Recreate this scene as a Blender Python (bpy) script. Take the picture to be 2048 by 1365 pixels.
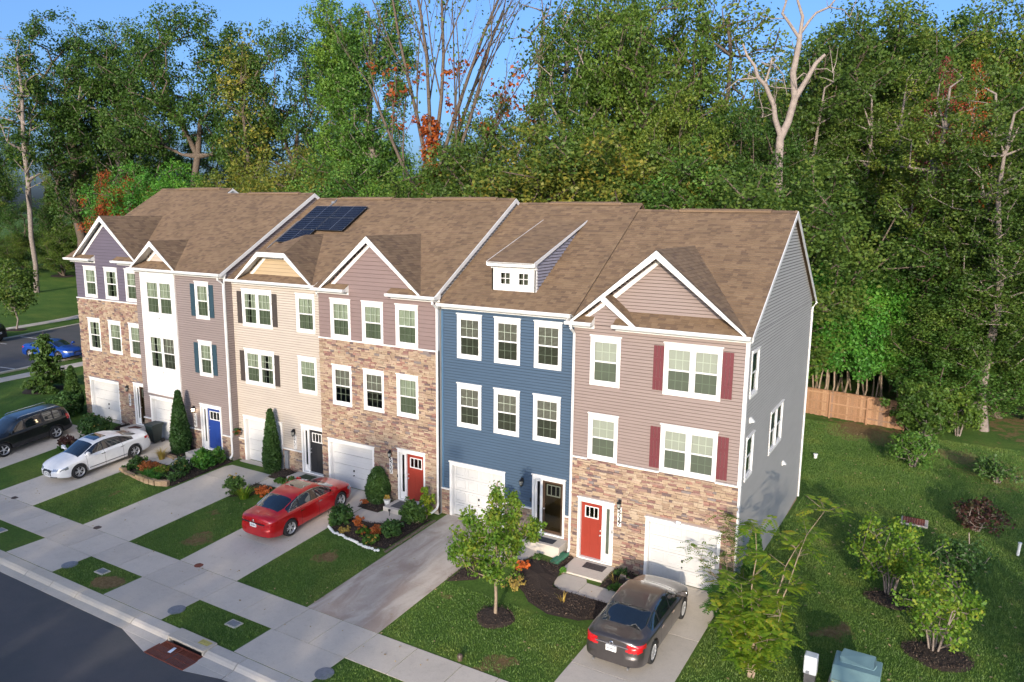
import bpy, math, random
import numpy as np
from mathutils import Matrix, Vector
R = math.radians
rnd = random.Random(7)
for o in list(bpy.data.objects): bpy.data.objects.remove(o)
scene = bpy.context.scene
col = scene.collection

# ------------------------------------------------------------------ camera, sky, sun, exposure
cam = bpy.data.cameras.new('camera'); camo = bpy.data.objects.new('camera', cam); col.objects.link(camo)
cam.sensor_width = 36; cam.lens = 26.36; cam.clip_start = .1; cam.clip_end = 3000
def cam_matrix(loc, yaw, pitch, roll):
    y, p, r = R(yaw), R(pitch), R(roll)
    f = Vector((-math.sin(y)*math.cos(p), math.cos(y)*math.cos(p), math.sin(p)))
    rt = Vector((math.cos(y), math.sin(y), 0)); up = rt.cross(f)
    r2 = rt*math.cos(r)+up*math.sin(r); u2 = -rt*math.sin(r)+up*math.cos(r)
    m = Matrix((r2, u2, -f)).transposed().to_4x4(); m.translation = Vector(loc); return m
camo.matrix_world = cam_matrix((11.283, -23.937, 12.766), 30.044, -9.819, .597)
scene.camera = camo
SUN_AZ, SUN_EL = 161.0, 14.5          # compass: 0 = +Y, clockwise to +X
world = bpy.data.worlds.new('World'); scene.world = world; world.use_nodes = True
wn = world.node_tree; bg = wn.nodes['Background']
sky = wn.nodes.new('ShaderNodeTexSky'); sky.sky_type = 'NISHITA'; sky.sun_disc = False
sky.sun_elevation = R(SUN_EL); sky.sun_rotation = R(SUN_AZ); sky.air_density = .7; sky.dust_density = 4; sky.ozone_density = 6; sky.altitude = 0
bg.inputs[1].default_value = .15
tn = wn.nodes.new('ShaderNodeMix'); tn.data_type = 'RGBA'; tn.blend_type = 'MULTIPLY'; tn.inputs[0].default_value = 1; tn.inputs[7].default_value = (1.09, .97, .87, 1)
wn.links.new(sky.outputs[0], tn.inputs[6]); wn.links.new(tn.outputs[2], bg.inputs[0])
sl = bpy.data.lights.new('sun', 'SUN'); so = bpy.data.objects.new('sun', sl); col.objects.link(so)
sl.energy = 2.05; sl.angle = R(.6); sl.color = (1, .86, .68)
sd = Vector((math.sin(R(SUN_AZ))*math.cos(R(SUN_EL)), math.cos(R(SUN_AZ))*math.cos(R(SUN_EL)), math.sin(R(SUN_EL))))
so.rotation_euler = sd.to_track_quat('Z', 'Y').to_euler()
scene.view_settings.view_transform = 'Standard'; scene.view_settings.look = 'None'
scene.view_settings.exposure = 1.25; scene.view_settings.gamma = 1

# ------------------------------------------------------------------ materials
MATS = {}
def newmat(name):
    m = bpy.data.materials.new(name); m.use_nodes = True
    return m, m.node_tree, m.node_tree.nodes['Principled BSDF']
def node(nt, t, **k):
    n = nt.nodes.new(t)
    for a, b in k.items():
        if isinstance(a, str) and a.startswith('i'):
            n.inputs[int(a[1:])].default_value = b
        else: setattr(n, a, b)
    return n
def ramp(nt, fac, stops, interp='LINEAR'):
    r = nt.nodes.new('ShaderNodeValToRGB'); r.color_ramp.interpolation = interp
    e = r.color_ramp.elements
    while len(e) < len(stops): e.new(.5)
    for k, (p, c) in enumerate(stops):
        e[k].position = p; e[k].color = (*c, 1)
    nt.links.new(fac, r.inputs[0]); return r.outputs[0]
def noise(nt, scale, detail=4, rough=.6, vec=None, dist=0):
    n = nt.nodes.new('ShaderNodeTexNoise'); n.inputs['Scale'].default_value = scale; n.inputs['Detail'].default_value = detail
    n.inputs['Roughness'].default_value = rough; n.inputs['Distortion'].default_value = dist
    nt.links.new(vec if vec is not None else pos(nt), n.inputs['Vector']); return n.outputs[0]
def pos(nt, scl=None):
    g = nt.nodes.new('ShaderNodeNewGeometry').outputs['Position']
    if scl:
        m = nt.nodes.new('ShaderNodeVectorMath'); m.operation = 'MULTIPLY'; m.inputs[1].default_value = scl
        nt.links.new(g, m.inputs[0]); return m.outputs[0]
    return g
def mixc(nt, fac, a, b, mode='MIX'):
    m = nt.nodes.new('ShaderNodeMix'); m.data_type = 'RGBA'; m.blend_type = mode
    for s, v in ((m.inputs[0], fac), (m.inputs[6], a), (m.inputs[7], b)):
        if hasattr(v, 'links') or hasattr(v, 'is_linked'): nt.links.new(v, s)
        elif isinstance(v, (int, float)): s.default_value = v
        else: s.default_value = (*v, 1)
    return m.outputs[2]
def bump(nt, b, h, strength=.4, dist=.02):
    n = nt.nodes.new('ShaderNodeBump'); n.inputs['Strength'].default_value = strength; n.inputs['Distance'].default_value = dist
    nt.links.new(h, n.inputs['Height']); nt.links.new(n.outputs[0], b.inputs['Normal'])
def mul(c, f): return tuple(max(0, x*f) for x in c)
def mat(name, c, rough=.6, metal=0, var=.12, scale=3, coat=0, bmp=0, bscale=60, spec=.5, vec=None):
    if name in MATS: return MATS[name]
    m, nt, b = newmat(name)
    f = noise(nt, scale, 5, .65, pos(nt, vec) if vec else None)
    nt.links.new(ramp(nt, f, [(.3, mul(c, 1-var)), (.7, mul(c, 1+var))]), b.inputs['Base Color'])
    b.inputs['Roughness'].default_value = rough; b.inputs['Metallic'].default_value = metal
    b.inputs['Coat Weight'].default_value = coat; b.inputs['Coat Roughness'].default_value = .04
    b.inputs['Specular IOR Level'].default_value = spec
    if bmp: bump(nt, b, noise(nt, bscale, 3), bmp, .01)
    MATS[name] = m; return m
def random_of(nt, kind):
    if kind == 'island': return nt.nodes.new('ShaderNodeNewGeometry').outputs['Random Per Island']
    return nt.nodes.new('ShaderNodeObjectInfo').outputs['Random']
def palette_mat(name, stops, kind, rough=.8, grain=.25, gscale=25, bmp=.3):
    m, nt, b = newmat(name)
    c = ramp(nt, random_of(nt, kind), stops, 'CONSTANT')
    g = noise(nt, gscale, 4, .7)
    c = mixc(nt, 1, c, ramp(nt, g, [(.25, (1-grain,)*3), (.75, (1+grain,)*3)]), 'MULTIPLY')
    big = noise(nt, .8, 3)
    c = mixc(nt, 1, c, ramp(nt, big, [(.3, (.88,)*3), (.7, (1.1,)*3)]), 'MULTIPLY')
    nt.links.new(c, b.inputs['Base Color']); b.inputs['Roughness'].default_value = rough
    if bmp: bump(nt, b, g, bmp, .01)
    MATS[name] = m; return m
STONE = [(0, (.34, .25, .165)), (.18, (.275, .19, .13)), (.33, (.37, .285, .20)), (.48, (.30, .215, .145)), (.60, (.20, .105, .088)),
         (.68, (.35, .255, .18)), (.79, (.25, .16, .125)), (.86, (.125, .085, .08)), (.91, (.27, .145, .11)), (.96, (.18, .15, .14))]
palette_mat('stone_piece', STONE, 'object'); palette_mat('stone_mass', STONE, 'island')
palette_mat('shingle', [(0, (.178, .116, .066)), (.2, (.15, .097, .056)), (.4, (.195, .13, .075)), (.55, (.165, .107, .062)), (.7, (.183, .12, .07)), (.85, (.128, .082, .05))], 'island', .95, .2, 60, .5)
palette_mat('fence_wood', [(0, (.31, .17, .09)), (.25, (.26, .14, .07)), (.5, (.36, .21, .115)), (.75, (.29, .165, .09)), (.9, (.24, .15, .10))], 'object', .85, .3, 18, .3)
palette_mat('block_stone', [(0, (.40, .28, .16)), (.4, (.33, .22, .13)), (.7, (.45, .32, .19))], 'object', .9, .3, 18, .4)
WHITE = mat('white_trim', (.70, .69, .66), .5, var=.04, scale=2)
WHITEM = mat('white_metal', (.64, .64, .63), .4, var=.06, scale=2)
SOFFIT = mat('soffit', (.62, .61, .58), .6, var=.04)
ROOFDECK = mat('roof_deck', (.12, .088, .062), .95)
DARKIN = mat('interior_dark', (.03, .03, .028), .9)
CONC = None
def concrete(name, c, stain=0):
    m, nt, b = newmat(name)
    n1 = noise(nt, .9, 6, .65); n2 = noise(nt, 40, 4, .7); n3 = noise(nt, 6, 5, .7)
    cc = ramp(nt, n1, [(.3, mul(c, .9)), (.5, c), (.75, mul(c, 1.06))])
    cc = mixc(nt, 1, cc, ramp(nt, n2, [(.3, (.9,)*3), (.7, (1.06,)*3)]), 'MULTIPLY')
    cc = mixc(nt, 1, cc, ramp(nt, n3, [(.34, (.92, .91, .90)), (.46, (1, 1, 1))]), 'MULTIPLY')
    r = random_of(nt, 'object'); cc = mixc(nt, 1, cc, ramp(nt, r, [(0, (.93,)*3), (1, (1.06,)*3)]), 'MULTIPLY')
    if stain:
        s = noise(nt, 1.0, 5, .6, pos(nt, (1.3, .45, 1)), .8)
        cc = mixc(nt, 1, cc, ramp(nt, s, [(.40, (.68, .61, .59)), (.62, (1, 1, 1))]), 'MULTIPLY')
    nt.links.new(cc, b.inputs['Base Color']); b.inputs['Roughness'].default_value = .85
    bump(nt, b, n2, .25, .008); MATS[name] = m; return m
CONC = concrete('concrete', (.54, .48, .40)); CONCS = concrete('concrete_stained', (.50, .44, .37), 1)
CURB = concrete('curb_concrete', (.52, .46, .37))
CONC2 = concrete('concrete_light', (.52, .47, .40))
def leafmat(name, cols, trans=.35, nscale=.35):
    m, nt, b = newmat(name)
    r = random_of(nt, 'island'); n = noise(nt, nscale, 3, .6)
    a = nt.nodes.new('ShaderNodeMath'); a.operation = 'MULTIPLY_ADD'; nt.links.new(r, a.inputs[0]); a.inputs[1].default_value = .55
    s = nt.nodes.new('ShaderNodeMath'); s.operation = 'MULTIPLY_ADD'; nt.links.new(n, s.inputs[0]); s.inputs[1].default_value = 1.5; s.inputs[2].default_value = -.52
    nt.links.new(s.outputs[0], a.inputs[2])
    c = ramp(nt, a.outputs[0], [(k/(len(cols)-1), v) for k, v in enumerate(cols)])
    oi = nt.nodes.new('ShaderNodeObjectInfo').outputs['Random']
    c = mixc(nt, 1, c, ramp(nt, oi, [(0, (.62, .7, .62)), (.5, (1, 1, 1)), (1, (1.4, 1.2, .9))]), 'MULTIPLY')
    nt.links.new(c, b.inputs['Base Color']); b.inputs['Roughness'].default_value = .55; b.inputs['Specular IOR Level'].default_value = .3
    t = nt.nodes.new('ShaderNodeBsdfTranslucent'); 
    c2 = mixc(nt, 1, c, (1.25, 1.3, .7), 'MULTIPLY'); nt.links.new(c2, t.inputs[0])
    mx = nt.nodes.new('ShaderNodeMixShader'); mx.inputs[0].default_value = trans
    nt.links.new(b.outputs[0], mx.inputs[1]); nt.links.new(t.outputs[0], mx.inputs[2])
    nt.links.new(mx.outputs[0], nt.nodes['Material Output'].inputs[0]); MATS[name] = m; return m
LEAF_OAK = leafmat('oak_leaf', [(.030, .066, .013), (.052, .112, .018), (.085, .16, .027), (.14, .20, .036)])
LEAF_IVY = leafmat('ivy_leaf', [(0.027, 0.074, 0.016), (0.054, 0.135, 0.023), (0.095, 0.203, 0.032), (0.162, 0.257, 0.047)])
LEAF_YEL = leafmat('yellowing_leaf', [(0.068, 0.115, 0.020), (0.121, 0.162, 0.027), (0.216, 0.216, 0.034), (0.378, 0.270, 0.041)])
LEAF_OLIVE = leafmat('olive_leaf', [(.035, .075, .014), (.065, .12, .02), (.105, .165, .026), (.17, .205, .036)])
LEAF_RED = leafmat('red_leaf', [(.16, .035, .012), (.30, .06, .015), (.40, .10, .02), (.25, .10, .03)])
LEAF_MAG = leafmat('crimson_leaf', [(.17, .03, .035), (.28, .05, .05), (.30, .10, .05)])
LEAF_SAP = leafmat('sapling_leaf', [(0.034, 0.115, 0.017), (0.057, 0.196, 0.025), (0.092, 0.253, 0.034), (0.149, 0.276, 0.040)])
LEAF_LIME = leafmat('lime_leaf', [(0.069, 0.161, 0.018), (0.127, 0.253, 0.028), (0.230, 0.333, 0.040), (0.380, 0.356, 0.046)], .45, 1.2)
LEAF_CON = leafmat('conifer_leaf', [(.022, .056, .013), (.038, .088, .02), (.06, .12, .026)], .15, 2)
LEAF_PINE = leafmat('larch_leaf', [(0.054, 0.088, 0.022), (0.088, 0.121, 0.027), (0.135, 0.149, 0.034)], .2)
LEAF_HOLLY = leafmat('shrub_leaf', [(0.024, 0.061, 0.016), (0.047, 0.108, 0.024), (0.081, 0.162, 0.034)], .2, 2)
LEAF_ORG = leafmat('orange_flower', [(.35, .09, .03), (.50, .15, .04), (.30, .06, .02)], .2, 3)
LEAF_GOLD = leafmat('golden_grass', [(.30, .22, .06), (.42, .30, .08), (.22, .24, .05)], .3, 3)
LEAF_PURP = leafmat('purple_leaf', [(.05, .02, .02), (.08, .03, .025), (.05, .06, .02)], .2, 2)
BARK = mat('bark', (.10, .075, .055), .95, var=.35, scale=8, bmp=.5, bscale=14)
BARKG = mat('grey_bark', (.20, .165, .14), .95, var=.3, scale=6, bmp=.5, bscale=14)
BARKD = mat('dead_wood', (.25, .205, .175), .9, var=.25, scale=3, bmp=.4, bscale=14)
BARKY = mat('young_bark', (.25, .19, .13), .9, var=.2, scale=10)
MULCH = mat('mulch', (.028, .018, .013), 1, var=.6, scale=22, bmp=1, bscale=45)

# ------------------------------------------------------------------ mesh builder
WL = {}     # absolute location of each object we parent to
class MB:
    def __init__(s): s.v = []; s.f = []; s.m = []
    def face(s, pts, m=0):
        k = len(s.v); s.v += [tuple(p) for p in pts]; s.f.append(tuple(range(k, k+len(pts)))); s.m.append(m)
    def box(s, a, b, m=0):
        x0, y0, z0 = (min(p, q) for p, q in zip(a, b)); x1, y1, z1 = (max(p, q) for p, q in zip(a, b))
        k = len(s.v); s.v += [(x0,y0,z0),(x1,y0,z0),(x1,y1,z0),(x0,y1,z0),(x0,y0,z1),(x1,y0,z1),(x1,y1,z1),(x0,y1,z1)]
        for q in ((3,2,1,0),(4,5,6,7),(0,1,5,4),(1,2,6,5),(2,3,7,6),(3,0,4,7)): s.f.append(tuple(k+i for i in q)); s.m.append(m)
    def prism(s, pts, ext, m=0):
        n = len(pts); k = len(s.v); e = Vector(ext)
        s.v += [tuple(p) for p in pts] + [tuple(Vector(p)+e) for p in pts]
        s.f += [tuple(k+i for i in range(n)), tuple(k+n+i for i in reversed(range(n)))]; s.m += [m, m]
        for i in range(n): j = (i+1) % n; s.f.append((k+j, k+i, k+n+i, k+n+j)); s.m.append(m)
    def tube(s, pts, rs, n=8, m=0, cap=True):
        P = [Vector(p) for p in pts]; k0 = len(s.v)
        if not hasattr(rs, '__len__'): rs = [rs]*len(P)
        for i, p in enumerate(P):
            d = (P[min(i+1, len(P)-1)]-P[max(i-1, 0)]).normalized()
            a = d.cross(Vector((0, 0, 1)) if abs(d.z) < .9 else Vector((1, 0, 0))).normalized(); b = d.cross(a)
            for j in range(n):
                t = 2*math.pi*j/n; s.v.append(tuple(p+(a*math.cos(t)+b*math.sin(t))*rs[i]))
        for i in range(len(P)-1):
            for j in range(n):
                a0 = k0+i*n+j; a1 = k0+i*n+(j+1) % n; s.f.append((a0, a1, a1+n, a0+n)); s.m.append(m)
        if cap:
            s.f.append(tuple(k0+j for j in reversed(range(n)))); s.m.append(m)
            s.f.append(tuple(k0+(len(P)-1)*n+j for j in range(n))); s.m.append(m)
    def lathe(s, c, prof, n=20, m=0, axis='z'):
        k0 = len(s.v)
        for r, h in prof:
            for j in range(n):
                t = 2*math.pi*j/n; u, w = r*math.cos(t), r*math.sin(t)
                p = {'z': (u, w, h), 'y': (u, h, w), 'x': (h, u, w)}[axis]
                s.v.append((c[0]+p[0], c[1]+p[1], c[2]+p[2]))
        for i in range(len(prof)-1):
            for j in range(n):
                a0 = k0+i*n+j; a1 = k0+i*n+(j+1) % n; s.f.append((a0, a1, a1+n, a0+n)); s.m.append(m)
        s.f.append(tuple(k0+j for j in range(n))); s.m.append(m)
        s.f.append(tuple(k0+(len(prof)-1)*n+j for j in range(n))); s.m.append(m)
    def mesh(s, name, mats, off=(0, 0, 0), smooth=False):
        me = bpy.data.meshes.new(name)
        v = np.array(s.v, dtype=np.float64).reshape(-1, 3)-np.array(off)
        me.from_pydata(v.tolist(), [], s.f)
        for q in (mats if isinstance(mats, (list, tuple)) else [mats]): me.materials.append(q)
        me.polygons.foreach_set('material_index', s.m)
        if smooth: me.polygons.foreach_set('use_smooth', [True]*len(s.f))
        me.update(); return me
    def build(s, name, mats, parent=None, at=None, smooth=False, bevel=0, **tags):
        if at is None: at = WL[parent.name] if parent else (0, 0, 0)
        return place(name, s.mesh(name, mats, at, smooth), parent, at, bevel, **tags)
def place(name, me, parent=None, at=(0, 0, 0), bevel=0, **tags):
    o = bpy.data.objects.new(name, me); col.objects.link(o)
    WL[o.name] = tuple(at)
    if parent:
        o.parent = parent; p = WL[parent.name]; o.location = [at[i]-p[i] for i in range(3)]
    else: o.location = at
    if bevel:
        b = o.modifiers.new('b', 'BEVEL'); b.width = bevel; b.segments = 2; b.limit_method = 'ANGLE'
    tag(o, **tags); return o
def tag(o, label=None, cat=None, group=None, kind=None):
    for k, v in (('label', label), ('category', cat), ('group', group), ('kind', kind)):
        if v: o[k] = v
    return o
def empty(name, at, label=None, cat=None, group=None, rz=0):
    o = bpy.data.objects.new(name, None); col.objects.link(o); o.location = at; o.rotation_euler.z = rz; o.empty_display_size = .1
    WL[o.name] = tuple(at); return tag(o, label, cat, group)
def copy_tree(root, at, rz=0, scale=None, label=None):
    def rec(o, par):
        c = o.copy(); col.objects.link(c)
        if par: c.parent = par
        for ch in list(o.children): rec(ch, c)
        return c
    r = rec(root, None); r.location = at; r.rotation_euler.z = rz
    if scale: r.scale = scale if hasattr(scale, '__len__') else (scale,)*3
    if label: r['label'] = label
    return r
def np_mesh(name, V, F, mats, mi=None):
    me = bpy.data.meshes.new(name); n, k = F.shape
    me.vertices.add(len(V)); me.vertices.foreach_set('co', np.ascontiguousarray(V, dtype=np.float32).ravel())
    me.loops.add(n*k); me.loops.foreach_set('vertex_index', np.ascontiguousarray(F, dtype=np.int32).ravel())
    me.polygons.add(n); me.polygons.foreach_set('loop_start', np.arange(0, n*k, k, dtype=np.int32))
    for q in (mats if isinstance(mats, (list, tuple)) else [mats]): me.materials.append(q)
    if mi is not None: me.polygons.foreach_set('material_index', mi.astype(np.int32))
    me.update(calc_edges=True); return me

# ------------------------------------------------------------------ ground shape
BX = [(-200,.9),(-34,.9),(-31.2,.8),(-27.6,.8),(-25.1,.6),(-21.9,.6),(-18.3,.45),(-15,.45),(-12.4,.5),(-9.1,.5),(-5.9,.35),(-2.6,.35),(-.6,.12),(.5,0),(200,0)]
bxs = np.array([p[0] for p in BX]); bzs = np.array([p[1] for p in BX])
def gz(x, y):
    x = np.asarray(x, float); y = np.asarray(y, float)
    b = np.interp(x, bxs, bzs)
    front = np.where(y < -7.7, 0, b*(1+y/7.7))
    back = np.interp(x, [-60, -36, -31, 200], [.9, .8, -.63, -.63])
    f = b+(back-b)*np.clip((y-.9)/13, 0, 1)+.08*np.clip(-70-x, 0, 40)
    z = np.where(y < 0, front, f)
    z = np.where(y < -10.72, -.30, z)
    z = np.where((x > 6.4) & (y > -10.7), z - .06*np.clip((y+7)/7, 0, 1)*(y < 0) - .06*np.clip(1-y/14, 0, 1)*(y >= 0), z)
    return z
def g(x, y): return float(gz(x, y))
# ------------------------------------------------------------------ ground, road, pavements
def grid_axis(parts):
    a = []
    for lo, hi, st in parts: a += list(np.arange(lo, hi, st))
    return np.array(a+[parts[-1][1]])
def lawn_material():
    m, nt, b = newmat('lawn')
    n1 = noise(nt, .45, 5, .6); n2 = noise(nt, 9, 5, .75); n3 = noise(nt, 60, 3, .8, pos(nt, (1, 1, .3)))
    c = ramp(nt, n1, [(.3, (.058, .12, .02)), (.5, (.082, .155, .027)), (.72, (.135, .19, .036))])
    c = mixc(nt, 1, c, ramp(nt, n2, [(.3, (.68,)*3), (.7, (1.25,)*3)]), 'MULTIPLY')
    c = mixc(nt, 1, c, ramp(nt, n3, [(.3, (.6,)*3), (.7, (1.4,)*3)]), 'MULTIPLY')
    at = nt.nodes.new('ShaderNodeAttribute'); at.attribute_name = 'dirt'
    pn = noise(nt, 1.1, 6, .7)
    s = nt.nodes.new('ShaderNodeMath'); s.operation = 'ADD'; nt.links.new(pn, s.inputs[0]); nt.links.new(at.outputs['Fac'], s.inputs[1])
    straw = ramp(nt, n2, [(.3, (.12, .075, .03)), (.7, (.30, .21, .10))])
    c = mixc(nt, ramp(nt, s.outputs[0], [(.72, (0, 0, 0)), (.80, (1, 1, 1))]), c, straw)
    nt.links.new(c, b.inputs['Base Color']); b.inputs['Roughness'].default_value = .9; b.inputs['Specular IOR Level'].default_value = .15
    bump(nt, b, n3, .9, .05); MATS['lawn'] = m; return m
LAWN = lawn_material()
xs = grid_axis([(-900, -200, 100), (-200, -60, 10), (-60, -34, 1), (-34, 22, .5), (22, 60, 2), (60, 200, 20), (200, 900, 100)])
ys = grid_axis([(-300, -60, 40), (-60, -24, 4), (-24, -11, 1), (-11, -10.5, .1), (-10.5, 34, .5), (34, 100, 6), (100, 900, 100)])
X, Y = np.meshgrid(xs, ys, indexing='ij'); Z = gz(X, Y)
nx, ny = X.shape; V = np.stack([X, Y, Z], -1).reshape(-1, 3)
I, J = np.meshgrid(np.arange(nx-1), np.arange(ny-1), indexing='ij'); k = (I*ny+J).ravel()
F = np.stack([k, k+ny, k+ny+1, k+1], 1)
me = np_mesh('ground', V, F, LAWN); me.polygons.foreach_set('use_smooth', [True]*len(F))
def blob(cx, cy, r, a, st=1.0): return a*np.exp(-(((X-cx)*st)**2+(Y-cy)**2)/(r*r))
D = np.clip((Y-25)/7, 0, 1)*.17*(X > -2) + np.clip((X-12.5)/5, 0, 1)*np.clip((Y-8)/10, 0, 1)*.12
BARE = []
for q in [(7.5, 26.3, 2.5, .3), (10.5, 24.5, 1.6, .18), (-11.1, -9.95, .45, .55), (13, 24, 2, .22), (15, 21, 2.2, .2), (9.6, .2, .3, .4), (8.6, -.8, .35, .25), (-16, -5.2, .5, .2), (-14.3, -4.6, .35, .3), (-13.2, -5.8, .3, .32), (-12.7, -6.3, .25, .33),
          (-7.6, -4.8, .35, .3), (-6.6, -3.6, .5, .2), (-2.2, -5.1, .25, .28), (1.3, -7.0, .22, .4), (1.05, -7.6, .15, .3), (-28, -5, .3, .3), (-26.4, -4.4, .35, .33), (-19.8, -5.2, .25, .3), (-75, 30, 3, .3), (-85, 35, 3, .3), (-13.0, -10.1, .42, .5), (-12.5, -10.0, .35, .45), (-13.0, -6.6, .3, .3), (-7.3, -5.0, .3, .3), (9.2, -.4, .4, .3), (11, 8.5, .8, .15), (-20, -6, .3, .2)]: BARE.append(q); D = D+blob(q[0], q[1], max(q[2], .38), q[3]*1.5)
at_ = me.attributes.new('dirt', 'FLOAT', 'POINT'); at_.data.foreach_set('value', D.ravel().astype(np.float32))
place('lawn', me, kind='structure')

def sheet(name, pts, m, dz=.012, kind='structure', zfun=gz, n=1):
    b = MB(); b.face([(x, y, float(zfun(x, y))+dz) for x, y in pts]); return b.build(name, m, kind=kind)
def asphalt():
    m, nt, b = newmat('asphalt')
    n1 = noise(nt, .5, 7, .7); n2 = noise(nt, 90, 3, .8)
    c = ramp(nt, n1, [(.3, (.058, .062, .064)), (.7, (.088, .083, .084))])
    c = mixc(nt, 1, c, ramp(nt, n2, [(.3, (.7,)*3), (.75, (1.5,)*3)]), 'MULTIPLY')
    nt.links.new(c, b.inputs['Base Color']); b.inputs['Roughness'].default_value = .85; bump(nt, b, n2, .6, .01); return m
ASPH = asphalt(); PAINT = mat('road_paint', (.62, .62, .60), .7, var=.1, scale=6)
b = MB(); b.box((-47.5, -19.6, -.45), (60, -11.38, -.135)); b.build('road', ASPH, kind='structure')
sv = [(-19.6, -62.5, -47.9), (-9, -60.5, -47.9), (-4, -60.2, -47.9), (0, -60, -47.85), (3, -60.3, -46.7), (6, -60.9, -47.4), (9.9, -61.5, -48.3), (15, -63.2, -48.9), (20, -65.2, -49.5), (33, -70, -50.5), (60, -80, -52)]
b = MB()
for (y0, a0, c0), (y1, a1, c1) in zip(sv[:-1], sv[1:]):
    for k in range(4):
        t0, t1 = k/4, (k+1)/4; P = [(a0+(c0-a0)*t0, y0), (a0+(c0-a0)*t1, y0), (a1+(c1-a1)*t1, y1), (a1+(c1-a1)*t0, y1)]
        b.face([(x, y, (g(x, y) if y > -10 else -.13)+.02) for x, y in P])
b.build('side_street', ASPH, kind='structure')
GAP = mat('joint_dark', (.035, .03, .022), 1)
# kerb: rolled concrete pieces with joints, verge side at -10.65, gutter out to -11.42
def kerb_profile(x0, x1, drop=0.0, out=-11.42):
    return [(x0, -10.65, .012), (x0, -10.98, .010-drop*.2), (x0, -11.06, -.03-drop*.5), (x0, -11.14, -.105-drop), (x0, out, -.125-drop*.3), (x0, out, -.30), (x0, -10.65, -.30)]
kj = [-47, -43, -39, -35, -31, -28.8, -25.8, -22.8, -19.8, -17.8, -15.95, -14.4, -12.9, -9.85, -8.05, -6.4, -5.1, -3.3, .5, 3.6, 6.6, 9.6, 12.6, 15.6, 20, 25, 30, 40, 60]
kerb = empty('kerb', (0, -11, 0)); kerb['kind'] = 'structure'
for a, c in zip(kj[:-1], kj[1:]):
    b = MB(); inl = a in (-8.05,); 
    if inl: continue
    out = -11.42; 
    b.prism(kerb_profile(a+.012, c-.012, 0, out), (c-a-.024, 0, 0))
    if a in (-9.85, -6.4, -5.1):   # apron running out to the inlet
        w0, w1 = {-9.85: (-11.42, -11.86), -6.4: (-11.86, -11.55), -5.1: (-11.55, -11.42)}[a]
        b.prism([(a+.012, -11.42, -.129), (a+.012, w0-.004, -.131), (c-.012, w1-.004, -.131), (c-.012, -11.42, -.129)], (0, 0, -.1))
    b.build('kerb_stone', CONC2 if a in (-9.85, -6.4, -5.1) else CURB, kerb)
# storm drain: raised kerb lintel with throat, grate
sd_ = empty('storm_drain', (-7.2, -11.3, 0), 'rust red slotted iron grate set in the kerb beside the road', 'storm drain')
b = MB(); b.box((-8.04, -10.62, -.3), (-6.41, -10.98, .05)); b.box((-8.04, -10.98, -.03), (-6.41, -11.12, .05)); b.box((-8.04, -10.98, -.3), (-7.96, -11.12, -.03)); b.box((-6.49, -10.98, -.3), (-6.41, -11.12, -.03)); b.build('lintel', CURB, sd_, bevel=.015)
b = MB(); b.box((-7.95, -10.99, -.3), (-6.5, -11.0, -.031)); b.build('throat', DARKIN, sd_)
b = MB(); b.face([(-6.95, -10.70, .0545), (-6.50, -10.70, .0545), (-6.52, -10.90, .0545), (-6.92, -10.92, .0545)]); b.build('paint_mark', mat('yellow_paint', (.45, .38, .10), .8, var=.35, scale=12), sd_)
RUST = mat('rusty_iron', (.20, .055, .03), .8, .2, var=.3, scale=8)
b = MB(); b.box((-8.12, -11.13, -.30), (-6.36, -11.86, -.22)); b.build('pit', DARKIN, sd_)
b = MB()
for yy in (-11.13, -11.86): b.box((-8.12, yy-.0, -.2), (-6.36, yy-.04 if yy > -11.5 else yy+.04, -.118))
for xx in (-8.12, -7.26, -6.40): b.box((xx, -11.18, -.2), (xx+.04, -11.82, -.119))
for i in range(24):
    x = -8.08+.072*i
    if not abs(x+7.24) < .03: b.box((x, -11.17, -.16), (x+.028, -11.82, -.121))
for yy in (-11.36, -11.58): b.box((-8.08, yy, -.17), (-6.4, yy-.02, -.124))
b.build('grate', RUST, sd_)
b = MB(); b.prism([(-7.52, -11.28, -.1), (-7.40, -11.28, -.085), (-7.36, -11.52, -.10), (-7.47, -11.54, -.09)], (.01, .0, .006)); b.build('litter', mat('paper', (.7, .75, .8)), label='scrap of white paper lying on the rust red street grate', cat='litter')

# sidewalk, verge aprons and driveways: every slab its own piece
def slab(par, x0, y0, x1, y1, m, t=.1, lift=.014, gap=.010, mb=None):
    x0, x1 = x0+gap, x1-gap; y0, y1 = y0+gap, y1-gap
    b = MB(); P = [(x0, y0), (x1, y0), (x1, y1), (x0, y1)]
    k = len(b.v); b.v += [(x, y, g(x, max(y, -10.7))+lift-t) for x, y in P]+[(x, y, g(x, max(y, -10.7))+lift) for x, y in P]
    for q in ((3,2,1,0),(4,5,6,7),(0,1,5,4),(1,2,6,5),(2,3,7,6),(3,0,4,7)): b.f.append(q); b.m.append(0)
    return b.build('slab', m, par)
sw = empty('sidewalk', (0, -8.45, 0)); sw['kind'] = 'structure'
sx = [-47, -45, -43.4, -41.8, -40.2, -38.6, -37, -35.4, -33.8, -32.2, -30.9, -29.3, -27.7, -26.3, -24.9, -23.5, -22, -20.6, -19.1, -18.2, -16.7, -15.15, -13.6, -12.05, -10.55, -9.05, -7.3, -5.55, -4.15, -2.72, -1.2, .4, 1.6, 3, 4.4, 5.8, 7.4, 9, 10.6, 12.2, 13.8, 15.4, 17, 19, 21, 24, 28, 32]
for a, c in zip(sx[:-1], sx[1:]): slab(sw, a, -9.2, c, -7.72, CONC)
LOTS = [('A', -30.9, -27.7, .38), ('B', -25.0, -21.95, 0), ('C', -18.2, -15.15, .4), ('D', -12.1, -9.05, 0), ('E', -5.7, -2.72, .25), ('F', 2.98, 5.85, 0)]
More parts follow.
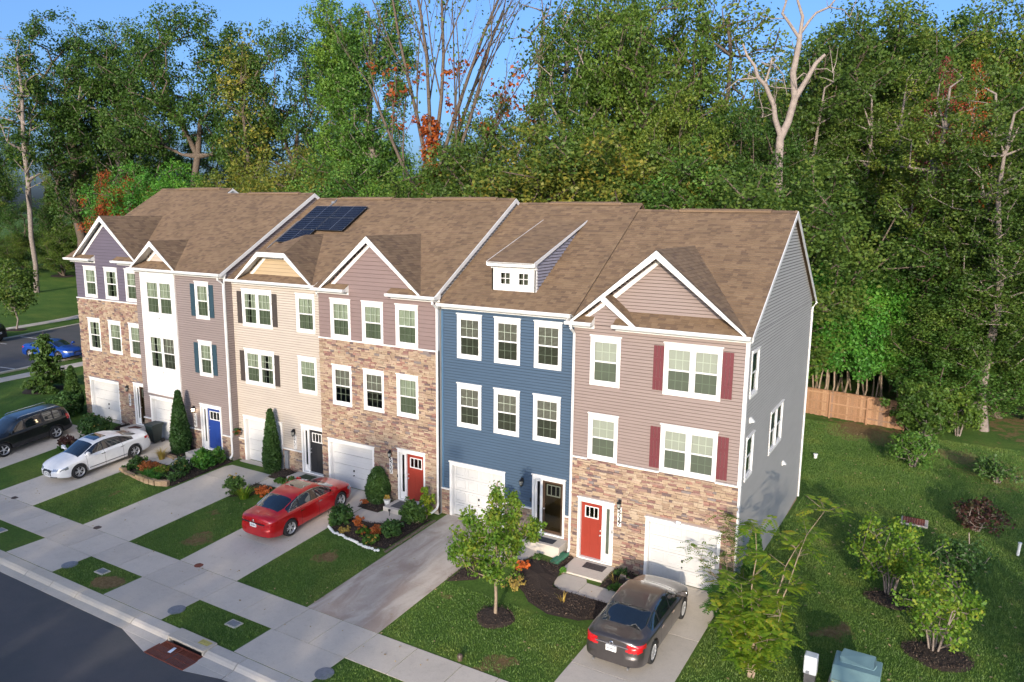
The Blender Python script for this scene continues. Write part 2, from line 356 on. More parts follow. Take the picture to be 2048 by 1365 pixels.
for nm, x0, x1, y0 in LOTS:
    d = empty('driveway', ((x0+x1)/2, -4, 0)); d['kind'] = 'structure'
    m = CONCS if nm == 'E' else CONC
    js = {'F': [-7.72, -6.0, -3.1, y0-.02], 'E': [-7.72, -4.85, -1.75, y0-.02], 'D': [-7.72, -5.4, -2.7, y0-.02]}.get(nm, [-7.72, -4.7, -1.9, y0-.02])
    for a, c in zip(js[:-1], js[1:]): slab(d, x0, a, x1, c, m)
    a = slab(d, x0, -10.63, x1, -9.2, CONC)
GREYIRON = mat('grey_iron', (.22, .235, .26), .6, .4, var=.2, scale=12); BROWNIRON = mat('brown_iron', (.09, .06, .045), .7, .3, var=.2)
for x, y, m, lb in [(-15.15, -10.0, GREYIRON, 'round grey meter cover at the verge, leftmost of three'), (-9.15, -10.0, GREYIRON, 'round grey meter cover nearest the rust red kerb grate'), (-2.68, -10.05, GREYIRON, 'round grey meter cover at the bottom edge below the stained driveway')]:
    t = empty('meter_cover', (x, y, 0), lb, 'meter cover', 'round meter covers by the kerb')
    b = MB(); b.lathe((x, y, 0), [(.27, -.02), (.27, .024), (.245, .028)], 28); b.build('ring', m, t)
    b = MB(); b.lathe((x, y, 0), [(.235, .0), (.235, .030), (.22, .034)], 28)
    b.box((x-.12, y-.015, .03), (x-.06, y+.015, .038)); b.build('lid', m, t)
for x, y, m, lb in [(-23.55, -7.6, BROWNIRON, 'small dark iron cover where the white car driveway meets the sidewalk'), (-17.4, -7.58, BROWNIRON, 'small dark iron cover at the foot of the empty driveway'), (-11.15, -7.62, RUST, 'small rusty red iron cover at the foot of the red car driveway')]:
    b = MB(); b.lathe((x, y, 0), [(.17, -.02), (.17, .022), (.15, .028), (.05, .028), (.04, .034)], 24); b.build('cleanout_cover', m, label=lb, cat='iron cover', group='small round covers along the sidewalk')
for x, y, lb in [(-20.4, -9.75, 'square concrete utility box lid at the left edge of the verge'), (-13.65, -9.7, 'square concrete utility box lid beside the large bare straw patch'), (-6.9, -9.62, 'square concrete utility box lid in the verge right of the street grate')]:
    t = empty('utility_box', (x, y, 0), lb, 'utility box', 'utility box lids in the verge')
    b = MB(); b.box((x-.24, y-.17, -.05), (x+.24, y+.17, .03)); b.build('rim', CONC2, t, bevel=.01)
    b = MB(); b.box((x-.19, y-.12, .02), (x+.19, y+.12, .035)); b.build('lid', GREYIRON, t)

# left side street: kerbs, path, parking marks
def strip(name, pl, w, m, h=.03, dz=.0, par=None, kind='structure', seg=True):
    root = empty(name, (pl[0][0], pl[0][1], 0)); root['kind'] = 'structure'
    for (x0, y0), (x1, y1) in zip(pl[:-1], pl[1:]):
        dx, dy = x1-x0, y1-y0; L = math.hypot(dx, dy); nx_, ny_ = -dy/L*w, dx/L*w
        n = max(1, int(round(L/1.8)))
        for i in range(n):
            a, c = (i+.01)/n, (i+.99)/n
            P = [(x0+dx*a, y0+dy*a), (x0+dx*c, y0+dy*c), (x0+dx*c+nx_, y0+dy*c+ny_), (x0+dx*a+nx_, y0+dy*a+ny_)]
            b = MB(); b.prism([(x, y, g(x, y)+h) for x, y in P], (0, 0, -.25)); b.build('slab' if w > .6 else 'kerb_stone', m, root)
    return root
strip('side_kerb', [(-47.9, -9), (-46.9, 0), (-46.6, 3.05), (-48.1, 9.9), (-49.4, 20)], .35, CURB, .10)
strip('side_path', [(-44.2, -7), (-43.8, 1.6), (-45.0, 9.4), (-46.2, 18)], 1.35, CONC, .02)
strip('far_kerb', [(-60.4, 0), (-61.5, 10.6), (-64.9, 19.5), (-70, 33)], .35, CURB, .10)
strip('far_path', [(-64.6, 2), (-66.6, 13.0), (-69.3, 22.0), (-76, 40)], 1.4, CONC2, .03)
for a, c in [((-49.2, 4.3), (-46.9, 4.62)), ((-49.3, 7.6), (-47.6, 7.9)), ((-62.0, 12.3), (-59.6, 12.5)), ((-61.2, 9.4), (-58.9, 9.6))]:
    d = Vector((c[0]-a[0], c[1]-a[1], 0)); n_ = Vector((-d.y, d.x, 0)).normalized()*.06
    b = MB(); zz = .926; b.face([(a[0]-n_.x, a[1]-n_.y, zz), (c[0]-n_.x, c[1]-n_.y, zz), (c[0]+n_.x, c[1]+n_.y, zz), (a[0]+n_.x, a[1]+n_.y, zz)]); b.build('parking_line', PAINT, kind='structure')

# ------------------------------------------------------------------ houses
class Frame:
    """wall coordinates (a along, n outward, z up); kind 'front' (faces -y), 'side' (faces +x)"""
    def __init__(s, kind, off): s.kind = kind; s.off = off
    def p(s, a, n, z): return (a, s.off-n, z) if s.kind == 'front' else (s.off+n, a, z)
def fbox(b, fr, a0, n0, z0, a1, n1, z1, m=0): b.box(fr.p(a0, n0, z0), fr.p(a1, n1, z1), m)
def spans(lo, hi, z0, z1, holes):
    """intervals of [lo,hi] not covered by holes that overlap z0..z1"""
    iv = [(lo, hi)]
    for h in holes:
        if h[3] <= z0+1e-4 or h[2] >= z1-1e-4: continue
        iv = [q for a, c in iv for q in ((a, min(c, h[0])), (max(a, h[1]), c)) if q[1]-q[0] > .02]
    return iv
def wall_core(par, fr, a0, a1, z0, z1, holes, m, name='wall', t=.12, n=0):
    """wall slab with real openings"""
    zs = sorted({z0, z1}|{min(max(h[k], z0), z1) for h in holes for k in (2, 3)})
    b = MB()
    for u, v in zip(zs[:-1], zs[1:]):
        if v-u < 1e-4: continue
        for p, q in spans(a0, a1, u, v, holes): fbox(b, fr, p, n-t, u, q, n, v)
    return b.build(name, m, par)
def lap_shade(m):  # darker siding tone for the strip at each lap, painting in its shadow line
    k = m.name+'_lap_shade'
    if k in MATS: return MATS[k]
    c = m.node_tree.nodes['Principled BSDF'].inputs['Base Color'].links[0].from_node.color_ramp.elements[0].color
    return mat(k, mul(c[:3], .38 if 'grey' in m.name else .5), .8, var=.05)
def siding(par, fr, a0, a1, z0, z1, holes, m, pitch=.115, poly=None, name='siding', shake=False, n=0.0):
    b = MB(); z = z0; k = 0
    while z < z1-.02:
        t = min(z+pitch, z1)
        if poly:
            iv = poly((z+t)/2)
            iv = [iv] if iv else []
        else: iv = spans(a0, a1, z, t, holes)
        for p, q in iv:
            cuts = [p, q]
            if shake:
                cuts = [p]; x = p+rnd.uniform(.1, .4)
                while x < q-.12: cuts.append(x); x += rnd.uniform(.28, .5)
                cuts.append(q)
            for c0, c1 in zip(cuts[:-1], cuts[1:]):
                dn = rnd.uniform(0, .004) if shake else 0; gp = .004 if shake else 0
                c1 -= gp
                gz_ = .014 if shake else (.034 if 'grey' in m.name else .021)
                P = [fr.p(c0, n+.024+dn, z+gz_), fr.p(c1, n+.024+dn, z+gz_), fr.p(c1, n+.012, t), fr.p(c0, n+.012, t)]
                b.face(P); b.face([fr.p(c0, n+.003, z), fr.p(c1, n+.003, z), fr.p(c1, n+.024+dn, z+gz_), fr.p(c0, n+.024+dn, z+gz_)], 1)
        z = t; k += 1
    return b.build(name, [m, lap_shade(m)], par, kind='stuff')
STONE_ME = []
for i in range(8):
    b = MB(); q = random.Random(i); b.box((0, 0, 0), (1, 1, 1)); 
    b.v = [(x+q.uniform(-.02, .02), y+q.uniform(-.2, .2)*(y > .5), z+q.uniform(-.05, .05)) for x, y, z in b.v]
    STONE_ME.append(b.mesh('stone', [MATS['stone_piece']]))
def stonework(par, fr, a0, a1, z0, z1, holes, seed=1, npart=0, n=.0, hh=(.062, .105), ww=(.12, .36)):
    q = random.Random(seed); L = []
    z = z0
    while z < z1-.02:
        h = min(q.uniform(*hh), z1-z)
        if z1-z-h < .04: h = z1-z
        for p, r in spans(a0, a1, z, z+h, holes):
            x = p
            while x < r-.01:
                w = min(q.uniform(*ww), r-x)
                if r-x-w < .08: w = r-x
                if q.random() < .18 and h > .085: L += [(x, z, w, h*.5, q.uniform(.035, .07)), (x, z+h*.5, w, h*.5, q.uniform(.035, .07))]
                else: L.append((x, z, w, h, q.uniform(.035, .075)))
                x += w
        z += h
    order = sorted(L, key=lambda s: -s[2]*s[3]); g_ = .004
    for x, z, w, h, d in order[:npart]:
        p = fr.p(x+g_, n, z+g_); o = bpy.data.objects.new('stone', q.choice(STONE_ME)); col.objects.link(o)
        if fr.kind == 'front': o.scale = (w-2*g_, -d, h-2*g_)
        else: o.scale = (d, w-2*g_, h-2*g_)
        pw = WL[par.name]; o.parent = par; o.location = [p[i]-pw[i] for i in range(3)]
    b = MB()
    for x, z, w, h, d in order[npart:]: fbox(b, fr, x+g_, n, z+g_, x+w-g_, n+d, z+h-g_)
    if b.f: b.build('stonework', MATS['stone_mass'], par, kind='stuff')
# window glass and what stands behind it
def glass(name, tint, refl):
    m, nt, b = newmat(name)
    tr = nt.nodes.new('ShaderNodeBsdfTransparent'); tr.inputs[0].default_value = (*tint, 1)
    gl = nt.nodes.new('ShaderNodeBsdfGlossy'); gl.inputs['Roughness'].default_value = .02; gl.inputs[0].default_value = (.9, .95, 1, 1)
    lw = nt.nodes.new('ShaderNodeFresnel'); lw.inputs[0].default_value = refl
    mx = nt.nodes.new('ShaderNodeMixShader'); nt.links.new(lw.outputs[0], mx.inputs[0]); nt.links.new(tr.outputs[0], mx.inputs[1]); nt.links.new(gl.outputs[0], mx.inputs[2])
    nt.links.new(mx.outputs[0], nt.nodes['Material Output'].inputs[0]); MATS[name] = m; return m
GLASS = glass('glass', (.74, .76, .73), 1.5); GLASSD = glass('glass_screened', (.42, .45, .41), 1.45)
SHADE = mat('roller_shade', (.46, .48, .44), .8, var=.03); CURT = mat('curtain', (.36, .41, .33), .85, var=.12, scale=3)
BLIND = mat('blind_slat', (.34, .34, .30), .6, var=.08)
def window(par, fr, a0, a1, z0, z1, cover, seed=0, muntin=True, head=.20, twin=False, frame_w=.11, nbase=.0, shutters=None, casing=True, thick=.045):
    """double-hung window; twin = two sashes side by side"""
    q = random.Random(seed*7+3)
    w = empty('window', fr.p((a0+a1)/2, nbase, z0)); p = WL[par.name]
    w.parent = par; w.location = [WL[w.name][i]-p[i] for i in range(3)]
    n1 = nbase+thick
    b = MB()
    if casing:
        fbox(b, fr, a0, nbase, z1-head, a1, n1, z1); fbox(b, fr, a0-.03, nbase, z1-.035, a1+.03, n1+.025, z1+.012)
        fbox(b, fr, a0, nbase, z0+.11, a0+frame_w, n1-.002, z1-head); fbox(b, fr, a1-frame_w, nbase, z0+.11, a1, n1-.002, z1-head)
        fbox(b, fr, a0, nbase, z0, a1, n1, z0+.11); fbox(b, fr, a0+frame_w-.03, nbase, z0+.11, a1-frame_w+.03, n1+.02, z0+.135)
        if twin: mid = (a0+a1)/2; fbox(b, fr, mid-.055, nbase, z0+.11, mid+.055, n1-.002, z1-head)
    b.build('casing', WHITE, w, bevel=.004)
    A0, A1, Z0, Z1 = a0+frame_w, a1-frame_w, z0+.135, z1-head
    bays = [(A0, A1)] if not twin else [(A0, (a0+a1)/2-.055), ((a0+a1)/2+.055, A1)]
    for bi, (u0, u1) in enumerate(bays):
        zm = (Z0+Z1)/2; sf = .045
        for si, (y0, y1, nn) in enumerate([(Z0, zm+.015, nbase-.005), (zm-.015, Z1, nbase+.012)]):
            b = MB()
            fbox(b, fr, u0, nn-.03, y0, u0+sf, nn, y1); fbox(b, fr, u1-sf, nn-.03, y0, u1, nn, y1)
            fbox(b, fr, u0+sf, nn-.03, y0, u1-sf, nn, y0+sf); fbox(b, fr, u0+sf, nn-.03, y1-sf, u1-sf, nn, y1)
            b.build('sash', WHITEM, w)
            b = MB(); P = [fr.p(u0+sf, nn-.014, y0+sf), fr.p(u1-sf, nn-.014, y0+sf), fr.p(u1-sf, nn-.014, y1-sf), fr.p(u0+sf, nn-.014, y1-sf)]
            b.face(P); b.build('pane', GLASSD if si == 0 else GLASS, w)
            if muntin:
                b = MB(); nw = u1-u0-2*sf; hm = (y0+y1)/2
                for k in (1, 2): x = u0+sf+nw*k/3; fbox(b, fr, x-.011, nn-.028, y0+sf, x+.011, nn-.018, y1-sf)
                fbox(b, fr, u0+sf, nn-.0285, hm-.011, u1-sf, nn-.0175, hm+.011)
                b.build('muntin', mat('muntin_white', (.62, .66, .6), .5, var=.02), w)
        cv = cover[bi] if isinstance(cover, (list, tuple)) else cover
        b = MB(); nd = nbase-.07
        if cv == 'shade':
            b.face([fr.p(u0, nd, Z0), fr.p(u1, nd, Z0), fr.p(u1, nd, Z1), fr.p(u0, nd, Z1)]); b.build('shade', SHADE, w)
        elif cv == 'slats' or cv == 'slats_up':
            z = Z1-.04; zb = Z0 if cv == 'slats' else Z0+(Z1-Z0)*.4
            while z > zb:
                b.face([fr.p(u0, nd+.018, z-.012), fr.p(u1, nd+.018, z-.012), fr.p(u1, nd-.018, z+.012), fr.p(u0, nd-.018, z+.012)]); z -= .048
            b.build('blind', BLIND, w)
        else:
            n_ = 26; lo = Z0; gap = {'curtain': 0, 'open': .35, 'half': .2}.get(cv, 0)
            for k in range(n_):
                t0, t1 = k/n_, (k+1)/n_
                if gap and abs((t0+t1)/2-.35) < gap/2: continue
                w0, w1 = .022*math.sin(t0*34+q.random()), .022*math.sin(t1*34)
                b.face([fr.p(u0+(u1-u0)*t0, nd+w0, lo), fr.p(u0+(u1-u0)*t1, nd+w1, lo), fr.p(u0+(u1-u0)*t1, nd+w1, Z1), fr.p(u0+(u1-u0)*t0, nd+w0, Z1)])
            b.build('curtain', CURT, w)
    return (A0-.02, A1+.02, Z0-.02, Z1+.02)
def shutter(par, fr, a0, a1, z0, z1, m):
    b = MB(); k = 3; w = (a1-a0)/k
    for i in range(k): fbox(b, fr, a0+i*w+.006, .022, z0, a0+(i+1)*w-.006, .045, z1)
    for z in (z0+.22*(z1-z0), z0+.66*(z1-z0)): fbox(b, fr, a0+.01, .045, z, a1-.01, .062, z+.10)
    b.build('shutter', m, par)
GD = mat('garage_door', (.50, .50, .49), .45, var=.04, scale=2)
def garage(par, fr, a0, a1, b0, top, raised=True):
    """trim outer a0..a1, floor b0, trim top"""
    b = MB(); fbox(b, fr, a0, 0, top-.16, a1, .05, top); fbox(b, fr, a0-.03, 0, top-.035, a1+.03, .075, top+.012)
    fbox(b, fr, a0, 0, b0, a0+.11, .048, top-.16); fbox(b, fr, a1-.11, 0, b0, a1, .048, top-.16); b.build('garage_trim', WHITE, par, bevel=.004)
    b = MB(); fbox(b, fr, a0+.11, -.22, b0, a0+.12, 0.0, top-.16); fbox(b, fr, a1-.12, -.22, b0, a1-.11, 0.0, top-.16); fbox(b, fr, a0+.12, -.22, top-.17, a1-.12, 0, top-.16); b.build('garage_jamb', WHITE, par)
    d = empty('garage_door', fr.p((a0+a1)/2, -.15, b0)); p = WL[par.name]; d.parent = par; d.location = [WL[d.name][i]-p[i] for i in range(3)]
    z0, z1 = b0+.012, top-.17; h = (z1-z0)/4; u0, u1 = a0+.12, a1-.12
    for i in range(4):
        b = MB(); y0, y1 = z0+i*h+.006, z0+(i+1)*h-.006
        fbox(b, fr, u0, -.20, y0, u1, -.155, y1)
        if raised:
            cw = (u1-u0)/4
            for k in range(4):
                s0, s1 = u0+k*cw+.07, u0+(k+1)*cw-.07
                [fbox(b, fr, *q_) for q_ in ((s0, -.155, y0+.09, s1, -.138, y0+.115), (s0, -.155, y1-.115, s1, -.138, y1-.09), (s0, -.155, y0+.115, s0+.025, -.138, y1-.115), (s1-.025, -.155, y0+.115, s1, -.138, y1-.115))]
        else: fbox(b, fr, u0+.02, -.155, (y0+y1)/2-.012, u1-.02, -.150, (y0+y1)/2+.012)
        b.build('panel', GD, d)
    b = MB(); m_ = (u0+u1)/2; fbox(b, fr, m_-.03, -.155, z0+1.5*h, m_+.03, -.12, z0+1.5*h+.09); fbox(b, fr, m_-.02, -.155, z0+h*1.02+.05, m_+.02, -.10, z0+h*1.02+.09); b.build('handle', BLACK, d)
    return (a0+.11, a1-.11, b0, top-.16)
BLACK = mat('black_metal', (.012, .012, .012), .4); STEEL = mat('steel', (.5, .5, .5), .3, .9)
def door(par, fr, a0, a1, b0, top, m, side='r', storm=False):
    """side = where the sidelight is"""
    b = MB(); fbox(b, fr, a0, 0, top-.17, a1, .05, top); fbox(b, fr, a0-.03, 0, top-.035, a1+.03, .075, top+.012)
    fbox(b, fr, a0, 0, b0, a0+.09, .048, top-.17); fbox(b, fr, a1-.09, 0, b0, a1, .048, top-.17); fbox(b, fr, a0+.09, -.10, b0, a1-.09, .06, b0+.06)
    fbox(b, fr, a0+.09, -.12, b0+.06, a0+.095, 0, top-.17); fbox(b, fr, a1-.095, -.12, b0+.06, a1-.09, 0, top-.17)
    b.build('door_trim', WHITE, par, bevel=.004)
    z0, z1 = b0+.06, top-.17; A0, A1 = a0+.095, a1-.095; mull = A1-.36 if side == 'r' else A0+.30
    if side == 'r': d0, d1, s0, s1 = A0, mull-.03, mull+.03, A1
    else: s0, s1, d0, d1 = A0, mull-.03, mull+.03, A1
    sl_ = empty('sidelight', fr.p((s0+s1)/2, -.1, z0)); p = WL[par.name]; sl_.parent = par; sl_.location = [WL[sl_.name][i]-p[i] for i in range(3)]
    b = MB(); sw_ = max(.06, (s1-s0-.13)/2); fbox(b, fr, s0, -.10, z0, s0+sw_, -.05, z1); fbox(b, fr, s1-sw_, -.10, z0, s1, -.05, z1); fbox(b, fr, s0+sw_, -.10, z0, s1-sw_, -.05, z0+.3); fbox(b, fr, s0+sw_, -.10, z1-.12, s1-sw_, -.05, z1)
    fbox(b, fr, min(mull-.03, mull+.03), -.11, z0, max(mull-.03, mull+.03), -.03, z1)
    b.build('frame', WHITE, sl_)
    b = MB(); b.face([fr.p(s0+sw_, -.085, z0+.3), fr.p(s1-sw_, -.085, z0+.3), fr.p(s1-sw_, -.085, z1-.12), fr.p(s0+sw_, -.085, z1-.12)]); b.build('pane', GLASSD, sl_)
    if side == 'r':
        b = MB(); b.face([fr.p(s0+.02, -.13, z0+.1), fr.p(s1-.02, -.13, z0+.1), fr.p(s1-.02, -.13, z1), fr.p(s0+.02, -.13, z1)]); b.build('blind', SHADE, sl_)
    D_ = empty('front_door', fr.p((d0+d1)/2, -.1, z0)); D_.parent = par; D_.location = [WL[D_.name][i]-p[i] for i in range(3)]
    w0, w1 = d0+.15, d1-.15; y0, y1 = z1-.62, z1-.17
    b = MB(); fbox(b, fr, d0+.01, -.12, z0+.01, d1-.01, -.08, y0); fbox(b, fr, d0+.01, -.12, y1, d1-.01, -.08, z1-.01); fbox(b, fr, d0+.01, -.12, y0, w0, -.08, y1); fbox(b, fr, w1, -.12, y0, d1-.01, -.08, y1)
    if not storm:
        c = (d0+d1)/2
        for u, v in ((d0+.14, c-.04), (c+.04, d1-.14)): fbox(b, fr, u, -.08, z0+.18, v, -.0745, y0-.15)
    b.build('leaf', m, D_)
    b = MB(); fbox(b, fr, w0, -.10, y0, w0+.035, -.065, y1); fbox(b, fr, w1-.035, -.10, y0, w1, -.065, y1); fbox(b, fr, w0+.035, -.10, y0, w1-.035, -.065, y0+.035); fbox(b, fr, w0+.035, -.10, y1-.035, w1-.035, -.065, y1)
    for k in (1, 2): x = w0+(w1-w0)*k/3; fbox(b, fr, x-.01, -.10, y0+.035, x+.01, -.067, y1-.035)
    b.build('light_frame', WHITE, D_)
    b = MB(); b.face([fr.p(w0+.03, -.105, y0+.03), fr.p(w1-.03, -.105, y0+.03), fr.p(w1-.03, -.105, y1-.03), fr.p(w0+.03, -.105, y1-.03)]); b.build('pane', GLASSD, D_)
    hx = d1-.07 if side == 'r' else d0+.07
    b = MB(); b.lathe(fr.p(hx, -.08, z0+.95), [(.028, 0), (.028, -.02), (.012, -.03), (.03, -.045), (.03, -.065), (.015, -.075)], 12, axis='y'); b.lathe(fr.p(hx, -.08, z0+1.12), [(.03, 0), (.03, -.022), (.01, -.03)], 12, axis='y'); b.build('handle', STEEL, D_)
    if storm:
        b = MB(); b.face([fr.p(d0+.1, -.03, z0+.12), fr.p(d1-.1, -.03, z0+.12), fr.p(d1-.1, -.03, z1-.1), fr.p(d0+.1, -.03, z1-.1)]); b.build('storm_pane', GLASSD, D_)
        b = MB()
        for q in ((d0, z0, d0+.1, z1), (d1-.1, z0, d1, z1), (d0+.1, z0, d1-.1, z0+.12), (d0+.1, z1-.1, d1-.1, z1)): fbox(b, fr, q[0], -.045, q[1], q[2], -.02, q[3])
        b.build('storm_frame', mat('storm_brown', (.06, .035, .02), .4), D_)
    return (a0+.09, a1-.09, b0, top-.17)
def lantern(par, fr, a, z, lit=False):
    L = empty('porch_light', fr.p(a, .0, z)); p = WL[par.name]; L.parent = par; L.location = [WL[L.name][i]-p[i] for i in range(3)]
    b = MB(); fbox(b, fr, a-.05, .05, z+.02, a+.05, .085, z+.24); c = fr.p(a, .15, z)
    b.tube([fr.p(a, .07, z+.22), fr.p(a, .13, z+.27), fr.p(a, .155, z+.22)], .012, 6)
    b.lathe(c, [(.02, .22), (.09, .15), (.095, .13)], 6); b.lathe(c, [(.06, -.04), (.065, -.02), (.03, -.09), (.01, -.1)], 6)
    for k in range(4):
        t = k*math.pi/2+.78; b.tube([(c[0]+.08*math.cos(t), c[1]+.08*math.sin(t), c[2]+.13), (c[0]+.058*math.cos(t), c[1]+.058*math.sin(t), c[2]-.03)], .006, 4)
    b.build('bracket', BLACK, L)
    b = MB(); b.lathe(c, [(.05, -.02), (.075, .13)], 8)
    if lit:
        m, nt, bs = newmat('lit_lamp'); bs.inputs['Emission Color'].default_value = (1, .75, .45, 1); bs.inputs['Emission Strength'].default_value = 9; b.build('globe', m, L)
    else: b.build('globe', mat('lamp_glass', (.32, .32, .28), .2), L)
def text_mesh(s, size, m, name='number', font_bold=True):
    cu = bpy.data.curves.new(name, 'FONT'); cu.body = s; cu.size = size; cu.extrude = .003; cu.align_x = 'CENTER'; cu.align_y = 'CENTER'; cu.offset = size*.02
    o = bpy.data.objects.new(name, cu); col.objects.link(o); bpy.context.view_layer.update()
    me = bpy.data.meshes.new_from_object(o.evaluated_get(bpy.context.evaluated_depsgraph_get())); bpy.data.objects.remove(o); bpy.data.curves.remove(cu)
    me.materials.clear(); me.materials.append(m); return me
def plaque(par, fr, a, z0, z1, digits, n=.06):
    P = empty('house_number', fr.p(a, n, z0)); p = WL[par.name]; P.parent = par; P.location = [WL[P.name][i]-p[i] for i in range(3)]
    b = MB(); fbox(b, fr, a-.075, 0, z0, a+.075, n+.02, z1); b.build('plate', WHITE, P, bevel=.006)
    h = (z1-z0-.06)/4
    for k, ch in enumerate(digits):
        me = text_mesh(ch, .225, BLACK); o = place('digit', me, P, fr.p(a, n+.024, z1-.03-h*(k+.5))); o.rotation_euler.x = R(90)
SH_ME = None
def shingles(par, org, ud, vd, poly, seed=0, expo=.143, tab=.26, name='shingles'):
    """poly: (u,v) convex polygon on the slope; vd points up-slope"""
    org, ud, vd = Vector(org), Vector(ud).normalized(), Vector(vd).normalized(); nn = ud.cross(vd).normalized()
    if nn.z < 0: nn = -nn
    q = random.Random(seed); b = MB(); vs = [p[1] for p in poly]; v = min(vs); k = 0
    P = lambda u, v, n: org+ud*u+vd*v+nn*n
    def iv(v):
        xs_ = []
        for (u0, v0), (u1, v1) in zip(poly, poly[1:]+poly[:1]):
            if abs(v1-v0) < 1e-9: continue
            t = (v-v0)/(v1-v0)
            if -1e-6 <= t <= 1+1e-6: xs_.append(u0+t*(u1-u0))
        return (min(xs_), max(xs_)) if len(xs_) > 1 else None
    b.face([P(u, v_, 0) for u, v_ in poly], 1)
    while v < max(vs)-.01:
        t = min(v+expo, max(vs)); lo, hi = iv(v+1e-4), iv(t-1e-4)
        if lo and hi:
            off = q.uniform(0, tab); u = min(lo[0], hi[0])-off; end = max(lo[1], hi[1])
            while u < end:
                w = tab*q.uniform(.55, 1.25); a, c = u, u+w-.004; u += w
                a0, c0 = max(a, lo[0]), min(c, lo[1]); a1, c1 = max(a, hi[0]), min(c, hi[1])
                if c0-a0 < .01 and c1-a1 < .01: continue
                if c0 < a0: a0 = c0 = (a0+c0)/2 if lo[0] < a0 < lo[1] else (lo[0] if c < lo[0] else lo[1])
                if c1 < a1: a1 = c1 = (hi[0] if c < hi[0] else hi[1])
                h = .014+q.choice((0, 0, .005))
                k0 = len(b.v); b.v += [tuple(p) for p in (P(a0, v, h), P(c0, v, h), P(c1, t, .004), P(a1, t, .004), P(a0, v, 0), P(c0, v, 0))]
                b.f += [(k0, k0+1, k0+2, k0+3), (k0+4, k0+5, k0+1, k0)]; b.m += [0, 0]
        v = t; k += 1
    return b.build(name, [MATS['shingle'], ROOFDECK], par, kind='stuff')
def gutter(par, x0, x1, y, z, name='gutter', ends=True):
    b = MB(); pr = [(0, 0), (0, -.115), (-.09, -.115), (-.115, -.06), (-.13, -.055), (-.13, 0), (-.118, 0), (-.115, -.05), (-.085, -.10), (-.012, -.10), (-.012, 0)]
    b.prism([(x0, y+a, z+c) for a, c in pr], (x1-x0, 0, 0))
    if ends:
        for x in (x0, x1-.01): b.prism([(x, y, z), (x, y, z-.115), (x, y-.09, z-.115), (x, y-.13, z-.055), (x, y-.13, z)], (.01, 0, 0))
    b.build(name, WHITEM, par)
def downspout(par, x, y, z1, z0, dx=0, out=.5, ytop=None):
    """box spout against the wall with elbows"""
    b = MB(); w = .04; yt = ytop if ytop is not None else y-.3
    b.tube([(x, yt, z1), (x, yt, z1-.12), (x, y-.06, z1-.35), (x, y-.06, z0+.25), (x+dx*.3, y-.14, z0+.12), (x+dx, y-out, z0+.06)], .05, 8)
    b.build('downspout', WHITEM, par)
def rake_side(par, x, y0, z0, y1, z1, w=.22, t=.035, m=None):
    b = MB(); b.prism([(x, y0, z0), (x, y1, z1), (x, y1, z1-w), (x, y0, z0-w)], (t, 0, 0)); b.build('rake_board', m or WHITEM, par)
